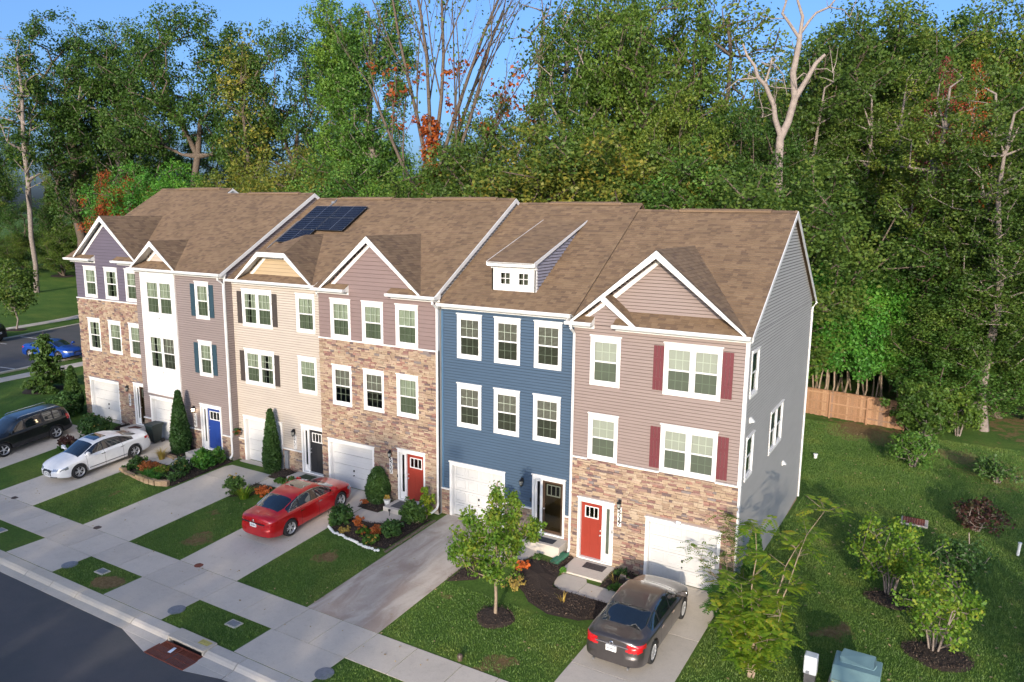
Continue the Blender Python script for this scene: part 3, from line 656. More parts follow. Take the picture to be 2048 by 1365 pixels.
def front_gable(par, xc, half, yf, zb, sl_, zplane, sm, ywall, wallpoly=None, sid=True, pitch=.115, shake=False, seed=0, frieze=True, clip=None, flank=None, zfr=None):
    """gable roof facing the street; zb = top-of-roof height at its two feet; zplane(y) main roof height"""
    za = zb+half*sl_; S = .615; z0p = zplane(0); yb = (za-z0p)/S; yfoot = (zb-z0p)/S
    for s in (-1, 1):
        # slope from the ridge down to the foot, clipped by the main roof along the valley
        org = (xc+s*half, yf, zb+.02); vd = Vector((-s*half, 0, half*sl_)); L = vd.length
        if clip is None: poly = [(0, 0), (0, L), (yb-yf+.25, L), (max(yfoot-yf, .05), 0)]
        else:
            ch, yhip = clip; Lc = L*(half-ch)/half; poly = [(0, 0), (0, Lc), (yhip-yf, L), (yb-yf+.25, L), (max(yfoot-yf, .05), 0)]
        shingles(par, org, (0, 1, 0), vd, poly, seed+s)
    if clip:
        ch, yhip = clip; zc = zb+(half-ch)*sl_
        shingles(par, (xc-ch, yf, zc+.02), (1, 0, 0), (0, yhip-yf, za-zc), [(0, 0), (2*ch, 0), (ch, math.hypot(yhip-yf, za-zc))], seed+5)
    # rake boards
    b = MB(); w = .26
    cut = 0 if not clip else clip[0]
    for s in (-1, 1):
        x0, x1 = xc+s*half, xc+s*cut; zt = zb+(half-cut)*sl_
        b.prism([(x0, yf-.03, zb), (x1, yf-.03, zt), (x1, yf-.03, zt-w), (x0-s*.0, yf-.03, zb-w*.35)] if s < 0 else [(x1, yf-.03, zt), (x0, yf-.03, zb), (x0, yf-.03, zb-w*.35), (x1, yf-.03, zt-w)], (0, .035, 0))
    if clip: zt = zb+(half-cut)*sl_; b.prism([(xc-cut, yf-.031, zt+.01), (xc+cut, yf-.031, zt+.01), (xc+cut, yf-.031, zt-.2), (xc-cut, yf-.031, zt-.2)], (0, .037, 0))
    b.build('rake_board', WHITE, par)
    # soffit under the overhang
    b = MB()
    for s in (-1, 1):
        x0, x1 = xc+s*half, xc+s*cut; zt = zb+(half-cut)*sl_
        b.face([(x0, yf, zb-.04), (x1, yf, zt-.04), (x1, ywall, zt-.04), (x0, ywall, zb-.04)])
    if clip: b.face([(xc-cut, yf, zt-.04), (xc+cut, yf, zt-.04), (xc+cut, ywall, zt-.04), (xc-cut, ywall, zt-.04)])
    b.build('soffit', SOFFIT, par)
    # wall of the gable with its own frieze
    zs = zfr if zfr is not None else zb-.1; fr = Frame('front', ywall)
    b = MB()
    wx = half-max(.03, (zs-zb+.12)/sl_)
    if clip: b.prism([(xc-wx, ywall, zs), (xc+wx, ywall, zs), (xc+cut, ywall, zt-.06), (xc-cut, ywall, zt-.06)], (0, .1, 0))
    else: b.prism([(xc-wx, ywall, zs), (xc+wx, ywall, zs), (xc, ywall, za-.12)], (0, .1, 0))
    b.build('gable_wall', sm, par)
    def poly(z):
        h = half-.03-(z-zb+.06)/sl_
        if clip: return None if z > zt-.1 or h < .05 else (xc-h, xc+h)
        return (xc-h, xc+h) if h > .04 else None
    siding(par, fr, 0, 0, zs+.0, (zt if clip else za)-.1, [], sm, pitch, poly, 'siding', shake)
    if frieze:
        b = MB(); off = .14/math.cos(math.atan(sl_)) if 0 else .20; fw = .14
        for s in (-1, 1):
            f = .08
            zbb = max(zs, zb-.1); x0 = xc+s*(half-(zbb+off-zb)/sl_) if zbb+off > zb else xc+s*half
            x1 = xc+s*cut
            if clip: x1 = xc+s*max(cut-.1, 0)
            zt1 = (zb+(half-abs(x1-xc))*sl_)-off
            P = [(x0, ywall-.035, zbb), (x1, ywall-.035, zt1), (x1, ywall-.035, zt1-fw*1.35), (x0-s*(fw*1.35/sl_), ywall-.035, zbb)]
            b.prism(P if s < 0 else P[::-1], (0, .04, 0))
        if clip: b.box((xc-cut+.1, ywall-.036, zt1-.19), (xc+cut-.1, ywall, zt1-.0))
        b.build('frieze', WHITE, par)
    return za, yb
def ridge_caps(par, x0, x1, y, z):
    b = MB(); x = x0; q = random.Random(int(x0*10))
    while x < x1:
        w = min(.3, x1-x); h = .02+q.choice((0, .006))
        for s in (-1, 1): b.face([(x, y, z+.02+h), (x+w, y, z+.02+h-.008), (x+w, y+s*.16, z-.075+h-.008), (x, y+s*.16, z-.075+h)])
        x += .28
    b.build('ridge_cap', MATS['shingle'], par, kind='stuff')
    b = MB(); a, c = x0+(x1-x0)*.28, x0+(x1-x0)*.85
    b.prism([(a, y-.17, z-.05), (a, y-.15, z+.02), (a, y, z+.085), (a, y+.15, z+.02), (a, y+.17, z-.05)], (c-a, 0, 0)); b.build('ridge_vent', MATS['shingle'], par)
def main_roof(par, x0, x1, z0, yr, ye, seed, back=True):
    """front slope: z = z0 + .615*y from y=ye to the ridge at yr"""
    S = .615; L = (yr-ye)*math.hypot(1, S)
    rf = empty('roof', ((x0+x1)/2, yr, z0+S*yr)); p = WL[par.name]; rf.parent = par; rf.location = [WL[rf.name][i]-p[i] for i in range(3)]
    shingles(rf, (x0, ye, z0+S*ye), (1, 0, 0), (0, 1, S), [(0, 0), (x1-x0, 0), (x1-x0, L), (0, L)], seed)
    zr = z0+S*yr; yb = 12.42; b = MB()
    b.prism([(x0, yr, zr), (x0, yb, zr-S*(yb-yr)), (x0, yb, zr-S*(yb-yr)-.05), (x0, yr, zr-.05)], (x1-x0, 0, 0)); 
    b.build('rear_slope', MATS['shingle'], rf)
    b = MB(); b.prism([(x0+.02, ye+.02, z0+S*ye-.012), (x0+.02, yr, zr-.012), (x0+.02, yr, zr-.06), (x0+.02, ye+.02, z0+S*ye-.06)], (x1-x0-.04, 0, 0)); b.build('sheathing', ROOFDECK, rf)
    ridge_caps(rf, x0, x1, yr, zr)
    return rf
def roof_of(h, x0, x1, z0, yr, segs, seed, xr=None):
    """segs: (xa, xb, ye) pieces of the front slope with their own eave line"""
    S = .615; rf = empty('roof', ((x0+x1)/2, yr, z0+S*yr)); p = WL[h.name]; rf.parent = h; rf.location = [WL[rf.name][i]-p[i] for i in range(3)]
    for i, (xa, xb, ye) in enumerate(segs):
        L = (yr-ye)*math.hypot(1, S)
        shingles(rf, (xa, ye, z0+S*ye), (1, 0, 0), (0, 1, S), [(0, 0), (xb-xa, 0), (xb-xa, L), (0, L)], seed+i)
    zr = z0+S*yr; yb = 12.42; b = MB()
    b.prism([(x0, yr, zr), (x0, yb, zr-S*(yb-yr)), (x0, yb, zr-S*(yb-yr)-.05), (x0, yr, zr-.05)], (x1-x0, 0, 0)); b.build('rear_slope', MATS['shingle'], rf)
    b = MB(); y0 = max(s[2] for s in segs)+.03
    b.prism([(x0+.02, y0, z0+S*y0-.012), (x0+.02, yr, zr-.012), (x0+.02, yr, zr-.06), (x0+.02, y0, z0+S*y0-.06)], (x1-x0-.04, 0, 0)); b.build('sheathing', ROOFDECK, rf)
    ridge_caps(rf, x0, x1, yr, zr)
    return rf
def eaves(h, z0, yf, segs, wallm, frieze=True, drop=.115):
    """soffit, gutter and frieze under each eave piece (xa, xb, fascia ends)"""
    for xa, xb in segs:
        ye = yf-.3; zt = z0+.615*ye
        b = MB(); b.box((xa+.01, ye+.012, zt-.13), (xb-.01, yf, zt-.115)); b.box((xa, ye-.004, zt-.13), (xb, ye+.012, zt-.01))
        for x in (xa, xb-.02): b.prism([(x, ye+.012, zt-.01), (x, yf+.05, zt+.21-.01), (x, yf+.05, zt-.115), (x, ye+.012, zt-.115)], (.02, 0, 0))
        b.build('soffit', WHITE, h)
        gutter(h, xa-.02, xb+.02, ye-.006, zt-.012)
        if frieze: b = MB(); b.box((xa+.0, yf-.045, zt-.25), (xb, yf, zt-.13)); b.build('frieze', WHITE, h)
def ledge(h, fr, a0, a1, z, holes=(), d=.085):
    b = MB()
    for p, q in spans(a0, a1, z-.02, z+.04, holes): fbox(b, fr, p, 0, z-.01, q, d, z+.045)
    b.build('ledge', WHITE, h)
def side_wall(h, x, y0, y1, zb, z0, yr, m, holes=(), sid_from=None, left=False):
    S = .615; zr = z0+S*yr-.13; b = MB(); t = .12
    f = Frame('side', x)
    ze0, ze1 = z0+S*y0-.13, zr-S*(y1-yr)
    if holes: wall_core(h, f, y0, y1, zb, min(ze0, ze1), holes, m, 'side_wall')
    else: b.box((x-(t if not left else 0), y0, zb), (x+(0 if not left else t), y1, min(ze0, ze1)))
    zz = min(ze0, ze1)
    b.prism([(x-(t if not left else 0), y0, zz), (x-(t if not left else 0), y1, zz), (x-(t if not left else 0), y1, ze1), (x-(t if not left else 0), yr, zr), (x-(t if not left else 0), y0, ze0)], (t, 0, 0))
    b.build('gable_wall', m, h)
    if sid_from is not None:
        def poly(z):
            a = y0 if z < ze0 else (z-z0+.13)/S; c = y1 if z < ze1 else yr+(zr-z)/S
            return (max(a, y0), min(c, y1)) if c-a > .05 else None
        if not holes: siding(h, f, 0, 0, sid_from, zr-.03, [], m, .115, poly)
        else:
            siding(h, f, y0, y1, sid_from, min(ze0, ze1), holes, m)
            siding(h, f, 0, 0, min(ze0, ze1), zr-.03, [], m, .115, poly)
def rakes(h, x, z0, yr, w=.2):
    S = .615; zr = z0+S*yr+.01; b = MB()
    b.prism([(x, -.32, z0+S*-.32+.01), (x, yr, zr), (x, yr, zr-w), (x, -.32, z0+S*-.32-w+.04)], (.03, 0, 0))
    b.prism([(x, yr, zr), (x, 12.42, zr-S*(12.42-yr)), (x, 12.42, zr-S*(12.42-yr)-w), (x, yr, zr-w)], (.03, 0, 0)); b.build('rake_board', WHITEM, h)
def sidecol(name, c, var=.05): return mat(name, c, .55, var=var, scale=.7, vec=(1, 1, 4))
S_F = sidecol('mauve_siding', (.235, .18, .158)); S_FS = sidecol('grey_siding', (.35, .345, .33)); S_E = sidecol('blue_siding', (.046, .082, .130))
S_D = sidecol('mauve_shake', (.20, .142, .13)); S_C = sidecol('cream_siding', (.43, .375, .315)); S_CT = sidecol('tan_siding', (.40, .30, .18)); S_B = sidecol('taupe_siding', (.22, .178, .165))
S_BT = sidecol('pale_siding', (.46, .37, .31)); S_A = sidecol('charcoal_shake', (.105, .088, .115)); BRICK = mat('side_mauve', (.29, .20, .19), .7)
RED_D = mat('red_door', (.26, .032, .018), .45, var=.06); BLUE_D = mat('blue_door', (.012, .04, .20), .45, var=.06); BLACK_D = mat('black_door', (.02, .02, .022), .4, var=.06); BROWN_D = mat('brown_door', (.075, .045, .018), .4, var=.2)
SH_RED = mat('burgundy_shutter', (.125, .024, .03), .6, var=.08); SH_BLUE = mat('teal_shutter', (.022, .052, .072), .6, var=.1); SH_BR = mat('dark_brown_shutter', (.05, .04, .035), .6, var=.1)
def corner(h, x, yf, z0, z1, w=.09, right=True):
    b = MB(); b.box((x-(w if right else 0), yf-.03, z0), (x+(.03 if right else w), yf+(.09 if right else 0), z1)); b.build('corner_board', WHITEM, h)
def rest(h, x0, x1, yf, base, z0, yr, m, zlow=-.8):
    b = MB(); b.box((x0, 12.0, zlow), (x1, 12.1, z0+.615*yr-.615*(12.1-yr)-.15)); b.box((x0, yf+.13, base-.25), (x1, 11.9, base-.2)); b.build('rear_wall', m, h)
    b = MB(); b.box((x0+.02, yf-.012, base-.6), (x1-.02, yf+.1, base+.02)); b.build('foundation', CONC, h)
    b = MB(); b.box((x0+.2, yf+3.2, base), (x1-.2, yf+3.25, z0-.5)); b.build('inner_wall', mat('inner_wall', (.12, .115, .10), .9), h)
def front(h, x0, x1, yf, base, ztop, wins, garage_, door_, m, holes_extra=()):
    fr = Frame('front', yf); core, outer = [], []
    for w in wins:
        kw = dict(w[5]) if len(w) > 5 else {}; sh = kw.pop('sh', None)
        core.append(window(h, fr, *w[:4], w[4], seed=int(abs(w[0]*10)+w[2]*7), **kw)); outer.append(w[:4])
        if sh:
            ww, sm = sh; z0s, z1s = w[2]+.12, w[3]-.14
            shutter(h, fr, w[0]-ww-.01, w[0]-.01, z0s, z1s, sm); shutter(h, fr, w[1]+.01, w[1]+ww+.01, z0s, z1s, sm)
    ga = garage(h, fr, *garage_[:4], **(garage_[4] if len(garage_) > 4 else {})); core.append(ga); outer.append((garage_[0], garage_[1], garage_[2]-1, garage_[3]))
    da = door(h, fr, *door_[:4], *door_[4:]); core.append(da); outer.append((door_[0], door_[1], door_[2]-.02, door_[3]))
    wall_core(h, fr, x0, x1, base-.1, ztop, core, m); return fr, outer

# ---- F: mauve end house
h = empty('town_house', (3.05, 0, 0), 'end town house in mauve siding over tan stone with burgundy shutters and grey side wall', 'house', 'row of town houses')
W = [(.66, 1.79, 6.73, 8.52, 'shade'), (3.35, 5.29, 6.73, 8.52, ['shade', 'shade'], dict(twin=True, sh=(.36, SH_RED))), (.66, 1.79, 3.99, 5.71, 'shade'), (3.35, 5.29, 3.99, 5.71, ['shade', 'shade'], dict(twin=True, sh=(.36, SH_RED)))]
fr, ho = front(h, 0, 6.1, 0, 0, 8.87, W, (2.95, 5.59, 0, 2.29), (.335, 1.76, .10, 2.49, RED_D, 'r'), S_F)
siding(h, fr, .02, 6.08, 4.02, 8.87, ho, S_F); ledge(h, fr, 0, 6.12, 3.965, ho); stonework(h, fr, 0, 6.1, .02, 3.955, ho, 3, 300)
eaves(h, 9.17, 0, [(-.2, .78), (1.58, 6.2)], S_F)
roof_of(h, 0, 6.25, 9.17, 6.0, [(0, .78, -.3), (.78, 1.58, .15), (1.58, 6.25, -.3)], 11); rakes(h, 6.25, 9.17, 6.0)
fs = Frame('side', 6.1); SW = []
for w in [(.4, 1.46, 6.83, 8.42), (.4, 1.46, 4.0, 5.53)]: SW.append((w, window(h, fs, *w, 'shade', head=.1, frame_w=.06, seed=4, muntin=False)))
w = (4.25, 6.6, 3.82, 5.5); SW.append((w, window(h, fs, *w, ['shade', 'shade'], head=.1, frame_w=.06, twin=True, seed=5, muntin=False)))
side_wall(h, 6.1, 0, 12.1, -.8, 9.17, 6.0, S_FS, holes=[s[1] for s in SW], sid_from=None)
siding(h, fs, 0, 12.1, -.42, 8.95, [s[0] for s in SW], S_FS)
siding(h, fs, 0, 0, 8.95, 12.7, [], S_FS, .115, lambda z: (max((z-9.04)/.615, 0), min(6+(12.73-z)/.615, 12.1)) if z < 12.65 else None)
b = MB(); b.box((6.1, .02, -.8), (6.118, 12.08, -.42)); b.build('foundation', mat('foundation', (.33, .22, .14), .9, var=.2), h)
for y, z in ((.7, 6.0), (7.45, 2.55)): b = MB(); b.prism([(6.12, y-.09, z-.02), (6.12, y+.09, z-.02), (6.12, y+.09, z+.16), (6.12, y-.09, z+.16)], (.05, 0, 0)); b.prism([(6.16, y-.08, z+.15), (6.28, y-.08, z+.02), (6.16, y-.08, z+.02)], (0, .16, 0)); b.build('dryer_vent', WHITE, h)
corner(h, 6.1, 0, 3.98, 8.85); b = MB(); b.box((6.06, -.075, .0), (6.135, .06, 3.95)); b.build('corner_trim', WHITEM, h)
front_gable(h, 3.02, 3.03, -.3, 9.02, .835, lambda y: 9.17+.615*y, S_F, .35, zfr=9.37, seed=21)
front_gable_small = True
za = 9.97; xc = 1.17; half = 1.15
b = MB(); b.prism([(.1, 0, 8.86), (2.2, 0, 8.86), (xc, 0, za-.12)], (0, .1, 0)); b.build('gable_wall', S_F, h)
siding(h, fr, 0, 0, 8.87, za-.16, [], S_F, .115, lambda z: (xc-(za-.16-z)/.835, xc+(za-.16-z)/.835))
shingles(h, (xc+half+.08, -.3, 8.98), (0, 1, 0), (-half, 0, .96), [(0, 0), (0, 1.5), (.65, 1.5), (.65, 0)], 5)
b = MB(); b.prism([(xc, -.345, za+.02), (xc+half+.1, -.345, 8.97), (xc+half-.04, -.345, 8.93), (xc-.05, -.345, za-.19)], (0, .04, 0)); b.build('rake_board', WHITE, h)
b = MB(); b.prism([(xc-.95, -.035, 9.0), (xc-.02, -.035, za-.22), (xc-.02, -.035, za-.40), (xc-.80, -.035, 9.0)], (0, .04, 0)); b.build('frieze', WHITE, h)
b = MB(); b.face([(xc, -.3, za-.05), (xc+half, -.3, 9.0), (xc+half, .0, 9.0), (xc, .0, za-.05)]); b.build('soffit', SOFFIT, h)
downspout(h, .03, 0, 8.86, .15, .0, .12, ytop=-.36); b = MB(); b.tube([(6.3, 12.3, 8.85), (6.15, 12.15, 8.6), (6.16, 12.15, -.4)], .045, 8); b.build('downspout', WHITEM, h)
lantern(h, fr, 1.98, 2.45); plaque(h, fr, 1.985, 1.68, 2.42, '5737')
b = MB(); fbox(b, fr, 4.06, .05, 2.27, 4.22, .09, 2.37); c = fr.p(4.14, .1, 2.3)
for dx in (-.09, .09): b.lathe((c[0]+dx, c[1]-.10, c[2]-.02), [(.03, .08), (.055, .02), (.06, -.04)], 10, axis='y'); b.tube([c, (c[0]+dx, c[1]-.06, c[2])], .012, 6)
b.build('flood_light', WHITEM, h)
b = MB(); fbox(b, fr, 1.70, .05, 1.35, 1.735, .07, 1.48); b.build('door_bell', BLACK, h)
rest(h, 0, 6.1, 0, 0, 9.17, 6, S_FS)

# ---- E: blue house with the dormer
h = empty('town_house', (-3, .25, .35), 'blue sided town house with a small two window roof dormer', 'house', 'row of town houses')
W = [(a, a+1.13, z, z+t, 'slats') for a in (-5.19, -3.47, -1.73) for z, t in ((7.02, 1.79), (4.22, 1.81))]
fr, ho = front(h, -5.97, 0, .25, .35, 9.0, W, (-5.57, -2.95, .35, 2.7), (-1.72, -.32, .55, 2.88, BROWN_D, 'l', True), S_E)
siding(h, fr, -5.9, 0, 1.5, 9.0, ho, S_E); ledge(h, fr, -5.97, 0, 1.46, ho); stonework(h, fr, -5.95, 0, .37, 1.45, ho, 5)
eaves(h, 9.22, .25, [(-5.93, -.12)], S_E)
roof_of(h, -5.97, 0, 9.22, 6.35, [(-5.97, 0, -.05)], 31)
b = MB(); b.box((-5.94, .20, 1.5), (-5.86, .255, 8.85)); b.build('corner_board', sidecol('blue_trim', (.06, .13, .22)), h)
dx0, dx1, dy = -3.98, -2.03, .85; fd = Frame('front', dy)
DW = [(-3.62, -3.16, 9.98, 10.46), (-2.82, -2.36, 9.98, 10.46)]; D = empty('dormer', (-3, dy, 10)); D.parent = h; D.location = [WL[D.name][i]-WL[h.name][i] for i in range(3)]
wall_core(D, fd, dx0, dx1, 9.65, 10.78, DW, WHITE, 'face')
for a0, a1, z0, z1 in DW:
    b = MB()
    for q in ((a0, z0, a0+.03, z1), (a1-.03, z0, a1, z1), (a0+.03, z0, a1-.03, z0+.03), (a0+.03, z1-.03, a1-.03, z1)): fbox(b, fd, q[0], -.06, q[1], q[2], -.015, q[3])
    fbox(b, fd, (a0+a1)/2-.012, -.045, z0+.03, (a0+a1)/2+.012, -.02, z1-.03); fbox(b, fd, a0+.03, -.0455, (z0+z1)/2-.012, a1-.03, -.0195, (z0+z1)/2+.012); fbox(b, fd, a0-.02, 0, z0-.03, a1+.02, .03, z0); b.build('sash', WHITE, D)
    b = MB(); b.face([fd.p(a0, -.05, z0), fd.p(a1, -.05, z0), fd.p(a1, -.05, z1), fd.p(a0, -.05, z1)]); b.build('pane', GLASSD, D)
    b = MB(); fbox(b, fd, a0-.03, -.3, z0-.05, a1+.03, -.28, z1+.05); b.build('blind', BLIND, D)
b = MB(); fbox(b, fd, dx0-.05, .05, 10.70, dx1+.05, .30, 10.84); fbox(b, fd, dx0-.02, 0, 10.6, dx1+.02, .05, 10.7); b.build('fascia', WHITE, D)
ds = .334
b = MB(); yq = (10.80-9.22+.25-ds*.85)/(.615-ds)
b.prism([(dx1-.08, dy, 9.7), (dx1-.08, dy, 10.74), (dx1-.08, 5.2, 10.74+ds*(5.2-dy)), (dx1-.08, 5.2, 12.3)], (.06, 0, 0)); b.prism([(dx0, dy, 9.7), (dx0, dy, 10.74), (dx0, 5.2, 10.74+ds*(5.2-dy)), (dx0, 5.2, 12.3)], (.06, 0, 0)); b.build('cheek', S_FS, D)
siding(D, Frame('side', dx1-.02), 0, 0, 9.72, 12.2, [], mat('dormer_grey', (.25, .25, .31), .55), .115, lambda z: (max(dy+.02, (z-10.74)/ds+dy), (z-9.22)/.615) if (z-9.22)/.615 > max(dy+.02, (z-10.74)/ds+dy) else None)
L = 4.75*math.hypot(1, ds); shingles(D, (dx0-.05, .55, 10.86), (1, 0, 0), (0, 1, ds), [(0, 0), (dx1-dx0+.1, 0), (dx1-dx0+.1, L), (0, L)], 77)
b = MB(); b.prism([(dx1+.05, .55, 10.87), (dx1+.05, 5.35, 10.87+4.8*ds), (dx1+.05, 5.35, 10.80+4.8*ds), (dx1+.05, .55, 10.72)], (.03, 0, 0)); b.prism([(dx0-.08, .55, 10.87), (dx0-.08, 5.35, 10.87+4.8*ds), (dx0-.08, 5.35, 10.80+4.8*ds), (dx0-.08, .55, 10.72)], (.03, 0, 0)); b.build('rake_board', WHITEM, D)
b = MB(); b.prism([(dx0, .55, 10.85), (dx0, 5.2, 10.85+4.65*ds), (dx0, 5.2, 10.80+4.65*ds), (dx0, .55, 10.80)], (dx1-dx0, 0, 0)); b.build('roof_board', WHITE, D)
lantern(h, fr, -2.15, 2.4); rest(h, -5.97, 0, .25, .35, 9.22, 6.35, S_FS)
b = MB(); fbox(b, fr, -1.80, .05, 1.75, -1.75, .075, 1.9); b.build('door_bell', BLACK, h)

# ---- D: tall stone house
h = empty('town_house', (-9.15, 0, .5), 'town house with tall tan stone front and mauve shake gable beside the blue house', 'house', 'row of town houses')
W = [(a, a+1.13, z, z+t, c) for a, cs in ((-11.64, ('curtain', 'slats_up')), (-9.86, ('curtain', 'slats_up')), (-8.06, ('curtain', 'curtain'))) for (z, t), c in zip(((7.26, 1.75), (4.29, 1.82)), cs)]
fr, ho = front(h, -12.35, -5.97, 0, .5, 9.33, W, (-12.02, -9.34, .5, 2.7, dict(raised=False)), (-8.07, -6.62, .6, 2.89, RED_D, 'l'), S_D)
siding(h, fr, -12.33, -6.0, 7.27, 9.33, ho, S_D, .17, shake=True); ledge(h, fr, -12.35, -5.95, 7.215, ho); stonework(h, fr, -12.35, -5.97, .52, 7.205, ho, 7, 300)
eaves(h, 9.63, 0, [(-12.4, -10.57), (-8.29, -5.85)], S_D)
roof_of(h, -12.35, -5.9, 9.63, 6.0, [(-12.35, -10.57, -.3), (-10.57, -8.29, .15), (-8.29, -5.9, -.3)], 41); rakes(h, -5.9, 9.63, 6.0)
front_gable(h, -9.3, 2.68, -.3, 9.47, .832, lambda y: 9.63+.615*y, S_D, 0, zfr=9.3, pitch=.17, shake=True, seed=51)
side_wall(h, -5.97, 0, 12.1, .2, 9.63, 6.0, S_FS, sid_from=8.9, )
downspout(h, -5.97, 0, 9.30, .55, .0, .55, ytop=-.36); corner(h, -5.99, 0, 7.25, 9.2, .05)
lantern(h, fr, -8.42, 2.5); plaque(h, fr, -8.40, 1.70, 2.42, '5733')
b = MB(); fbox(b, fr, -8.09, .05, 1.6, -8.05, .075, 1.72); b.build('door_bell', BLACK, h)
rest(h, -12.35, -5.97, 0, .5, 9.63, 6, S_FS)
# ---- C: cream house
h = empty('town_house', (-15.35, .4, .45), 'cream sided town house with dark brown shutters and a clipped tan gable', 'house', 'row of town houses')
W = [(-17.68, -15.67, 7.22, 9.03, ['half', 'curtain'], dict(twin=True, sh=(.33, SH_BR))), (-14.11, -12.97, 7.24, 9.03, 'curtain'), (-17.68, -15.67, 4.39, 6.15, ['curtain', 'open'], dict(twin=True, sh=(.33, SH_BR))), (-14.11, -12.97, 4.41, 6.15, 'curtain')]
fr, ho = front(h, -18.4, -12.35, .4, .45, 9.4, W, (-17.99, -15.33, .45, 2.77, dict(raised=False)), (-14.08, -12.66, .58, 2.9, BLACK_D, 'l'), S_C)
siding(h, fr, -18.38, -12.35, 1.58, 9.4, ho, S_C); ledge(h, fr, -18.4, -12.35, 1.53, ho); stonework(h, fr, -18.4, -12.35, .47, 1.52, ho, 9)
eaves(h, 9.41, .4, [(-18.35, -12.45)], S_C)
roof_of(h, -18.4, -12.35, 9.41, 6.37, [(-18.4, -12.35, .1)], 61)
front_gable(h, -15.30, 2.43, .08, 9.50, .84, lambda y: 9.41+.615*y, S_CT, .55, zfr=9.72, pitch=.17, shake=True, clip=(.885, 2.3), seed=71)
downspout(h, -12.48, .3, 9.25, .6, 0, .12, ytop=.04)
lantern(h, fr, -14.52, 2.35); plaque(h, fr, -14.48, 1.62, 2.28, '5731')
b = MB(); fbox(b, fr, -15.12, .02, .6, -14.90, .16, 1.45); fbox(b, fr, -15.14, .02, 1.43, -14.88, .18, 1.47); b.build('meter_box', GREYIRON, h)
b = MB()
for k in range(4): x = -15.28-.05*k; b.tube([fr.p(x+.15, .09, 1.3-.1*k), fr.p(x, .1, 1.15-.07*k), fr.p(x+.02, .09, .5)], .018, 6)
b.build('conduit', GREYIRON, h)
rest(h, -18.4, -12.35, .4, .45, 9.41, 6.4, S_FS)
# solar array
sol = MB(); 
SOLM, nt, bb = newmat('solar_cell'); bb.inputs['Base Color'].default_value = (.006, .008, .016, 1); bb.inputs['Roughness'].default_value = .15; bb.inputs['Specular IOR Level'].default_value = .25
RAIL = mat('rail', (.6, .62, .66), .35, .6)
roof_par = h
def solar(xa, s0):
    """panel with lower left corner at x = xa, s0 metres up the slope line"""
    S = .615; c_ = 1/math.hypot(1, S); P = lambda u, s, n: (xa+u, s0*c_+s*c_-n*S*c_, 9.47+(s0*c_+s*c_)*S+n*c_)
    p = empty('solar_panel', P(.87, .56, .1)); p.parent = roof_par; p.location = [WL[p.name][i]-WL[roof_par.name][i] for i in range(3)]
    b = MB(); b.prism([P(.01, .01, .12), P(1.73, .01, .12), P(1.73, 1.1, .12), P(.01, 1.1, .12)], tuple(Vector(P(0, 0, .05))-Vector(P(0, 0, .09)))); b.build('frame', BLACK, p)
    b = MB()
    for i in range(2):
        for k in range(6):
            u, s = .03+i*.85, .025+k*.177; b.face([P(u, s, .124), P(u+.835, s, .124), P(u+.835, s+.17, .124), P(u, s+.17, .124)])
    b.build('cells', SOLM, p)
    b = MB(); b.face([P(.02, .02, .1215), P(1.72, .02, .1215), P(1.72, 1.09, .1215), P(.02, 1.09, .1215)]); b.build('back_sheet', RAIL, p)
for xa, s in ((-17.6, 3.05), (-17.6, 4.18), (-17.6, 5.31), (-15.84, 4.18), (-15.84, 5.31)): solar(xa, s)
b = MB(); b.tube([(-16.9, 6.2, 13.27), (-16.85, 5.6, 12.92)], .03, 6); b.box((-17.0, 5.9, 13.08), (-16.8, 6.05, 13.18)); b.tube([(-17.9, 4.4, 12.17), (-17.9, .9, 10.02)], .02, 6); b.build('conduit', GREYIRON, h)
# ---- B: taupe house with the white bay
h = empty('town_house', (-21.85, 0, .6), 'taupe town house with a white panelled bay, teal shutters and blue front door', 'house', 'row of town houses')
W = [(-20.55, -19.55, 7.39, 9.25, 'curtain', dict(sh=(.34, SH_BLUE), frame_w=.10)), (-20.53, -19.54, 4.52, 6.32, 'curtain', dict(sh=(.34, SH_BLUE), frame_w=.10))]
BW = [(-24.42, -22.25, 7.27, 9.22), (-24.42, -22.25, 4.42, 6.38)]
fr = Frame('front', 0); core, ho = [], []
for w, cv in zip(BW, (['curtain', 'curtain'], ['half', 'slats'])): core.append(window(h, fr, *w, cv, twin=True, nbase=.06, seed=9, thick=.03))
for w in W:
    kw = dict(w[5]); sh = kw.pop('sh'); core.append(window(h, fr, *w[:4], w[4], seed=2, **kw)); ho.append(w[:4])
    for a in (w[0]-.35, w[1]+.01): shutter(h, fr, a, a+.34, w[2]+.12, w[3]-.14, SH_BLUE)
core.append(garage(h, fr, -24.72, -22.08, .6, 2.95, False)); ho.append((-24.72, -22.08, -1, 2.95))
core.append(door(h, fr, -20.69, -19.12, .72, 3.08, BLUE_D, 'l')); ho.append((-20.69, -19.12, .7, 3.08))
wall_core(h, fr, -25.3, -18.4, .4, 9.6, core, S_B); ho.append((-24.78, -22.05, 3.22, 9.7))
siding(h, fr, -25.28, -18.4, 1.7, 9.6, ho, S_B); ledge(h, fr, -25.32, -18.38, 1.65, ho); stonework(h, fr, -25.3, -18.4, .62, 1.64, ho, 13)
b = MB()
for z, t, hs in ((3.22, 9.58, BW),):
    zs = sorted([z, t]+[w[k] for w in hs for k in (2, 3)])
    for u, v in zip(zs[:-1], zs[1:]):
        for p, q in spans(-24.78, -22.05, u, v, hs): fbox(b, fr, p, 0, u, q, .06, v)
for x in (-24.78, -22.17): fbox(b, fr, x, .06, 3.22, x+.12, .085, 9.58)
